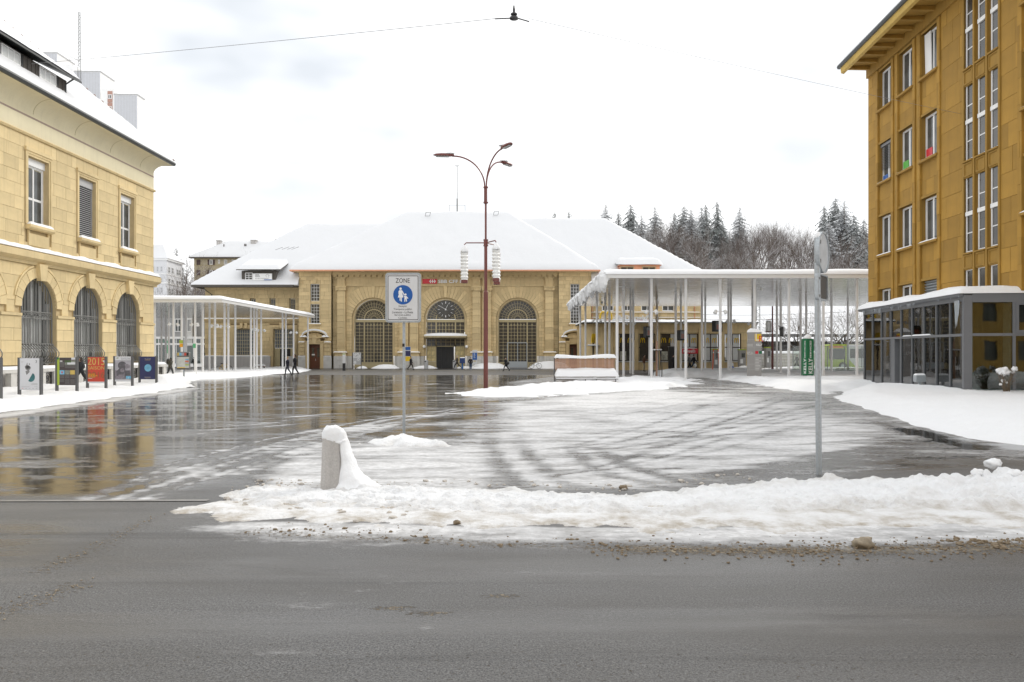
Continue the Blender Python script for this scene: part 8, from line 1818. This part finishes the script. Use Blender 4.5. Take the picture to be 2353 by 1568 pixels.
# glass shelter, bus behind it
gs = thing('glass_shelter', 'clear glass shelter screens on steel posts beside the green pillar', 'shelter', ((1822-CX)*80/FPX, 80, -.15)); Wg = (2060-1822)*80/FPX; k = 80/FPX; fr = MB()
for i in range(7): x = Wg*i/6; fr.box(x-.03, x+.03, -.03, .03, 0, 2.75)
fr.box(0, Wg, -.04, .04, 2.7, 2.76).box(0, Wg, -.03, .03, .12, .18).build('post_frame', mt['galv'], gs)
for i in range(6): pane(gs, Wg*i/6+.05, Wg*(i+1)/6-.05, .2, 2.68, 0, mt['shelter_glass'])
MB().box(Wg*.45, Wg*.9, .5, .9, .45, .5).build('seat', mt['wood'], gs)
bu = thing('city_bus', 'lime green and white city bus with amber display, seen behind glass screens', 'bus', ((1899-CX)*98/FPX, 98, -.22)); k = 98/FPX
bd = MB(); pr = [(0, .35), (0, 1.9), (.25, 3.0), (.6, 3.15), (12, 3.15), (12, .35)]; bd.pxz(pr, 0, 2.5); bd.build('body', mt['lime'], bu); MB().pxz([(3.6, .4), (2.6, 1.5), (2.6, 3.13), (11.9, 3.13), (11.9, .4)], -.02, 0).build('white_side', mt['signwhite'], bu)
for i in range(5): MB().box(2.9+i*1.8, 4.55+i*1.8, -.04, -.018, 1.45, 2.6).build('window', mt['pane'], bu)
MB().box(.3, 2.3, -.03, 0, 1.3, 2.6).build('window', mt['pane'], bu)
MB().box(.35, 2.0, -.04, -.03, 2.7, 2.98).build('destination_display', M('amber_display', (.8, .25, .03), .4), bu)
for x in (2.0, 8.5): w_ = MB().pxz(disc(x, .48, .48, 20), -.04, .3).build('wheel', mt['black'], bu); MB().pxz(disc(x, .48, .26, 14), -.06, -.04).build('rim', mt['galv'], w_)
c = G(2120, 905); t = thing('ash_bin', 'brushed steel box bin on a post with a snow crown before the pavilion door', 'litter bin', (c.x-.15, c.y, .1)); k = c.y/FPX
MB().box(-.06, .06, -.05, .05, -.1, 40*k).build('post', mt['galv'], t); MB().box(-.23, .23, -.16, .16, .48, .80).build('box', mt['galv'], t); q = MB(); dome_snow(q, -.24, .24, -.17, .17, .80, .08); q.build('snow_cap', mt['snow'], t)
pl = thing('potted_plant', 'leafy dark green potted plant inside the pavilion corner', 'plant', (20.9, 36.0, .05)); MB().lathe([(.2, 0), (.28, .5), (.3, .55)], 12).build('pot', mt['grey'], pl); lf = MB(); r = random.Random(8)
for i in range(36):
    a = r.uniform(0, 6.28); L = r.uniform(.4, .8); z = r.uniform(.5, 1.4); d_ = Vector((math.cos(a), math.sin(a), r.uniform(-.2, .6))).normalized(); p0 = Vector((0, 0, z)); s_ = d_.cross(Vector((0, 0, 1)))*.07; lf.add([p0, p0+d_*L*.5+s_+Vector((0, 0, .1)), p0+d_*L-Vector((0, 0, .15)), p0+d_*L*.5-s_+Vector((0, 0, .1))], [(0, 1, 2, 3)])
lf.build('foliage', M('house_plant', (.02, .07, .03), .5), pl)
# ------------------------------------------------------------------ bicycles
def bicycle(px, py, label, col, flip=1, rz=0.0):
    c = G(px, py); t = thing('bicycle', label, 'bicycle', (c.x, c.y, c.z+.02), rz, 'parked bicycles'); fm = M('bicycle_paint', col, .35)
    for x in (-.52, .52):
        w_ = MB(); n = 28; w_.tube([(x+.33*math.cos(2*PI*i/n), 0, .35+.33*math.sin(2*PI*i/n)) for i in range(n+1)], .022, 6, cap=False); wo_ = w_.build('wheel', mt['black'], t); s_ = MB()
        for i in range(12): a = PI*i/6; s_.tube([(x, 0, .35), (x+.32*math.cos(a), 0, .35+.32*math.sin(a))], .005, 3)
        s_.build('spoke', mt['lightgrey'], wo_)
    f = flip; P = {'bb': (-.06*f, 0, .30), 'st': (-.2*f, 0, .82), 'hd': (.36*f, 0, .86), 'hb': (.40*f, 0, .72), 'ra': (-.52*f, 0, .35), 'fa': (.52*f, 0, .35)}
    b = MB()
    for a, q in (('bb', 'st'), ('st', 'hd'), ('bb', 'hb'), ('bb', 'ra'), ('ra', 'st'), ('hd', 'hb')): b.tube([P[a], P[q]], .022, 6)
    b.build('frame', fm, t); MB().tube([P['hb'], P['fa']], .018, 6).build('fork', fm, t); MB().tube([P['hd'], (.36*f, 0, 1.02), (.40*f, -.26, 1.04)], .014, 5).tube([(.36*f, 0, 1.02), (.40*f, .26, 1.04)], .014, 5).build('handlebar', mt['galv'], t)
    MB().blob((-.24*f, 0, .93), .15, .08, .045, n=10, k=5, amp=0).tube([P['st'], (-.23*f, 0, .92)], .014, 5).build('saddle', mt['black'], t); MB().box(-.75*f if f > 0 else .3, -.3*f if f > 0 else .75, -.07, .07, .74, .76).build('carrier', mt['galv'], t); return t
bicycle(515, 856.5, 'yellow bicycle leaning among the canopy columns', (.62, .38, .04), 1, R(8)); bicycle(1230, 847.5, 'grey bicycle leaning against the last tall station window', (.22, .24, .24), 1, R(3))

# buildings on the near side of the road, behind the photographer: the photograph shows them only as reflections in the glass
bb = thing('town_house', 'ochre house with arched shop windows across the road, seen only in reflections', 'building', (-8, -16, 0), R(180))
hl = [('rect', x-.7, x+.7, z, z+2.2) for x in np.arange(-27, 13, 3.6) for z in (6.2, 10.0)] + [('arch', x, 1.3, .2, 2.8) for x in np.arange(-27, 13, 3.6)]
q = MB(); wall_with_holes(q, -29, 14, 0, 13.5, hl, .0); q.build('wall', mt['rtrim'], bb)
MB().box(-29, 14, .35, .4, 0, 13.4).build('pane', mt['pane'], bb)
hip_roof('roof_snow', bb, -29.6, 14.6, -.7, 12, 13.5, 18, .7, .7, .75, .75, thick=.3, nx=40, ny=20)
b2 = thing('town_house', 'pale house with rows of plain windows across the road, seen only in reflections', 'building', (26, -14, 0), R(180))
hl = [('rect', x-.6, x+.6, z, z+1.9) for x in np.arange(-14, 18, 3.0) for z in (1.2, 5.0, 8.6)]
q = MB(); wall_with_holes(q, -16, 18, 0, 12, hl, .0); q.build('wall', mt['rtrim'], b2); MB().box(-16, 18, .3, .35, 0, 11.9).build('pane', mt['pane'], b2)
hip_roof('roof_snow', b2, -16.5, 18.5, -.6, 11, 12, 16, .7, .7, .75, .75, thick=.3, nx=40, ny=20)
# ------------------------------------------------------------------ people
def person(px, py, hpx, face, label, top, legs, hair, skin='skin', stride=.35, coat=False, shoes=(.02, .02, .02), hood=False, arms='walk', lean=0.0, ground=None, seed=0, phase=1, Y=None, hat=None, width=1.0):
    c = G(px, py); h = hpx*c.y/FPX
    t = thing('person', label, 'person', (c.x, c.y, gz(c.y) + (0.0 if ground is None else ground)), R(face))        # local +x is the way they face
    s = h/1.75; s = max(.88, min(1.08, s)); V = {}; E = []; RAD = {}
    def J(n, p, r, r2=None):
        g = 1.28 if r > .036 and n not in ('head', 'crownh', 'neck') else 1.0
        V[n] = Vector(p); RAD[n] = (r*g, (r2 or r)*g)
    ln = lean
    J('pelvis', (0, 0, .96), .135, .165*width); J('waist', (.01+ln*.2, 0, 1.08), .115, .15*width); J('chest', (.01+ln*.5, 0, 1.30), .125, .185*width); J('upch', (.0+ln*.75, 0, 1.43), .095, .16*width); J('neck', (.01+ln*.9, 0, 1.52), .055); J('head', (.035+ln, 0, 1.61), .082, .075); J('crownh', (.02+ln, 0, 1.70), .08, .072)
    E += [('pelvis', 'waist'), ('waist', 'chest'), ('chest', 'upch'), ('upch', 'neck'), ('neck', 'head'), ('head', 'crownh')]
    J('nose', (.12+ln, 0, 1.615), .018); E.append(('head', 'nose'))
    for sd, q in (('L', 1), ('R', -1)):
        st_ = stride*q*phase; y = .095*q
        J('hip'+sd, (0, y, .92), .095)
        kx = st_*.55 + (.05 if st_ < 0 else .06); kz = .52
        ax_ = st_*.95 - (.16 if st_ < 0 else -.02)*abs(stride)/.35; az_ = .10 + (.10*abs(stride)/.35 if st_ < 0 else 0)
        J('knee'+sd, (kx, y, kz), .068); J('ank'+sd, (ax_, y, az_), .046); J('toe'+sd, (ax_+.17, y*1.1, .035 + (.05*abs(stride)/.35 if st_ < 0 else 0)), .038, .045); J('heel'+sd, (ax_-.03, y, az_-.055), .042)
        E += [('pelvis', 'hip'+sd), ('hip'+sd, 'knee'+sd), ('knee'+sd, 'ank'+sd), ('ank'+sd, 'heel'+sd), ('heel'+sd, 'toe'+sd)]
        J('sho'+sd, (ln*.75, .20*q*width, 1.42), .078); E.append(('upch', 'sho'+sd))
        if arms == 'pocket': el, wr, ha = (-.10+ln*.5, .27*q, 1.14), (.06, .21*q, .98), (.10, .17*q, .95)
        elif arms == 'front': el, wr, ha = (.06+ln*.4, .25*q, 1.15), (.30, .15*q, 1.18), (.38, .10*q, 1.20)
        else:
            sw = -st_*.8; el, wr, ha = (sw*.45-.02+ln*.5, .26*q, 1.15), (sw*.95+.05, .27*q, .93), (sw*1.1+.08, .26*q, .85)
        J('elb'+sd, el, .056); J('wri'+sd, wr, .040); J('hand'+sd, ha, .040, .026); E += [('sho'+sd, 'elb'+sd), ('elb'+sd, 'wri'+sd), ('wri'+sd, 'hand'+sd)]
        for fi in range(4):
            d_ = (Vector(ha)-Vector(wr)).normalized(); n_ = 'f%s%d' % (sd, fi); J(n_, Vector(ha) + d_*(.075 - .01*abs(fi-1.3)) + Vector((.028*(fi-1.5), 0, 0)) , .0105); E.append(('hand'+sd, n_))
        J('th'+sd, Vector(wr)*.35 + Vector(ha)*.65 + Vector((.05, 0, -.01)), .012); E.append(('wri'+sd, 'th'+sd))
    if coat: 
        for nm, zz_, r_, f_ in (('coat1', .78, .17, .19), ('coat2', .58, .18, .20)): J(nm, (0.0, 0, zz_), r_, f_)
        E += [('pelvis', 'coat1'), ('coat1', 'coat2')]
    names = list(V); idx = {n: i for i, n in enumerate(names)}
    me = bpy.data.meshes.new('body'); me.from_pydata([V[n]*s for n in names], [(idx[a], idx[b]) for a, b in E], [])
    o = bpy.data.objects.new('body', me); COL.objects.link(o)
    md = o.modifiers.new('skin', 'SKIN'); md.use_smooth_shade = True; md.branch_smoothing = .2
    for i, n in enumerate(names):
        sv_ = me.skin_vertices[0].data[i]; sv_.radius = (RAD[n][0]*s, RAD[n][1]*s); sv_.use_root = (n == 'pelvis')
    ss_ = o.modifiers.new('sub', 'SUBSURF'); ss_.levels = 1; ss_.render_levels = 1
    m2 = bpy.data.meshes.new_from_object(o.evaluated_get(bpy.context.evaluated_depsgraph_get()), depsgraph=bpy.context.evaluated_depsgraph_get()); bpy.data.objects.remove(o); bpy.data.meshes.remove(me)
    m2.name = 'body'; m2.materials.clear()
    cm = lambda n, c_: M(n, c_, .85, var=.12, scale=6)
    for mm_ in (cm('jacket', top), cm('trousers', legs), mt[skin], cm('shoes', shoes), cm('hair_cap', hair)): m2.materials.append(mm_)
    P = {n: V[n]*s for n in names}; hands = [P['handL'], P['handR']]; wr_ = [P['wriL'], P['wriR']]
    for f in m2.polygons:
        q = f.center; z = q.z/s; k_ = 0
        nh = min((q-h_).length for h_ in hands)/s; nw = min((q-w2).length for w2 in wr_)/s; arm = abs(q.y)/s > .185
        if z > 1.51: k_ = 2
        elif nh < .09 and nh < nw and not arms == 'pocket': k_ = 2
        elif z < .13: k_ = 3
        elif z < (.88 if not coat else .45) and not (min((q-P[e]).length for e in ('elbL', 'elbR', 'wriL', 'wriR')) < .09*s): k_ = 1
        f.material_index = k_; f.use_smooth = True
    link('body', m2, t)
    hb_ = MB(); cc = P['crownh']; hr = .098*s
    hb_.blob((cc.x-.018*s, 0, cc.z-.015*s), hr, .092*s, .098*s, n=12, k=8, amp=.06, flat=False); nv = len(hb_.v)
    hb_.v = [(x if not (z < cc.z-.01*s and x > cc.x-.01*s) else cc.x-.03*s, y, z) for x, y, z in hb_.v]
    if hood: hb_.blob((cc.x-.05*s, 0, P['neck'].z+.04*s), .10*s, .12*s, .10*s, n=10, k=6, amp=.1)
    hb_.build('hat' if hat else 'hair', cm('hair', hat or hair), t, smooth=True)
    ey = MB()
    for q in (-1, 1): ey.blob((P['head'].x+.078*s, .03*s*q, P['head'].z+.035*s), .009*s, .012*s, .008*s, n=6, k=4, amp=0)
    ey.box(P['head'].x+.082*s, P['head'].x+.09*s, -.025*s, .025*s, P['head'].z-.045*s, P['head'].z-.037*s)
    ey.build('face', mt['ink'], t)
    return t
BK = (.014, .014, .017)
person(661, 861.5, 41, 205, 'blonde woman in navy jacket and jeans walking with a man across the wet square', (.018, .020, .035), (.05, .055, .075), (.42, .30, .16), stride=.24, arms='pocket')
person(678, 861.8, 47, 195, 'tall man in black jacket walking beside the blonde woman', BK, (.03, .03, .034), (.06, .045, .035), stride=.20, arms='pocket', hood=True, phase=-1)
person(391, 866, 43, -20, 'man in olive jacket with a backpack walking by the snow heap', (.055, .052, .038), (.05, .05, .052), (.02, .018, .016), 'darkskin', .28, lean=.06)
person(446, 850, 29, 60, 'person in black standing under the canopy beside the bus stop', BK, (.02, .02, .025), (.05, .04, .03), stride=.05, arms='pocket')
person(186, 890, 63, 185, 'man in black coat walking behind the poster boards', BK, (.013, .013, .014), (.05, .04, .035), stride=.40, arms='pocket', hood=True, ground=.12)
person(944, 851, 31.5, 0, 'woman in black coat and brown skirt walking before the notice board', BK, (.03, .02, .016), (.03, .02, .02), stride=.30)
person(1050.5, 848.5, 30.5, 180, 'grey haired man in brown jacket striding from the station entrance', (.085, .070, .055), (.03, .03, .032), (.42, .40, .38), stride=.42, arms='front')
person(1081.3, 852, 31, 80, 'person in grey cap, black jacket and blue jeans standing before the entrance', (.02, .016, .018), (.05, .08, .14), (.1, .09, .08), stride=.08, arms='pocket', shoes=(.6, .6, .6), hat=(.20, .19, .17))
person(1163, 853.5, 32, 180, 'person in long black coat walking past the tall window', BK, (.02, .02, .025), (.015, .013, .013), stride=.32, coat=True, width=1.12)
person(1479.5, 854, 39, 0, 'man in brown jacket and beige trousers standing before the restaurant window', (.10, .045, .022), (.30, .25, .18), (.03, .025, .02), stride=.04, arms='front', lean=.04)
person(1547, 853, 40, 10, 'person in black standing behind the dark pillar', BK, BK, (.02, .018, .018), stride=.06, arms='pocket')
person(1584, 851, 38.5, 0, 'person in grey jacket walking past the red restaurant panel', (.13, .13, .13), (.03, .03, .035), (.03, .025, .02), stride=.20, arms='pocket')
pb = person(1594, 851.5, 38, 0, 'person in black jacket and jeans carrying a white bag', BK, (.045, .06, .09), (.03, .024, .02), stride=.38)
person(1671, 850, 38, 90, 'person in black standing between ticket machine and canopy column', BK, BK, (.02, .02, .02), stride=.06, arms='pocket')
person(1831.5, 848.5, 39, 175, 'person in brown coat walking behind the glass shelter screen', (.09, .08, .065), (.07, .07, .075), (.08, .06, .04), stride=.35)
c = pb.location; bg_ = MB().blob((0, 0, -.2), .19, .11, .24, n=12, k=8, amp=.2).tube([(-.05, 0, 0), (0, 0, .12), (.05, 0, 0)], .012, 4); o = bg_.build('carrier_bag', mt['white'], loc=(c.x+.10, c.y-.34, c.z+.78), smooth=True); tag(o, 'white plastic carrier bag held by the person in jeans', 'bag')
c = G(391, 866); o = MB().blob((0, 0, 0), .15, .19, .27, n=12, k=8, amp=.1).build('backpack', mt['black'], loc=(c.x-.19, c.y+.07, gz(c.y)+1.28), smooth=True); tag(o, 'black backpack on the back of the man in olive jacket', 'backpack')
c = G(1163, 853.5); o = MB().blob((0, 0, 0), .20, .09, .17, n=12, k=8, amp=.15).build('shoulder_bag', mt['black'], loc=(c.x+.20, c.y-.26, gz(c.y)+.92), smooth=True); tag(o, 'black shoulder bag of the person in the long coat', 'bag')
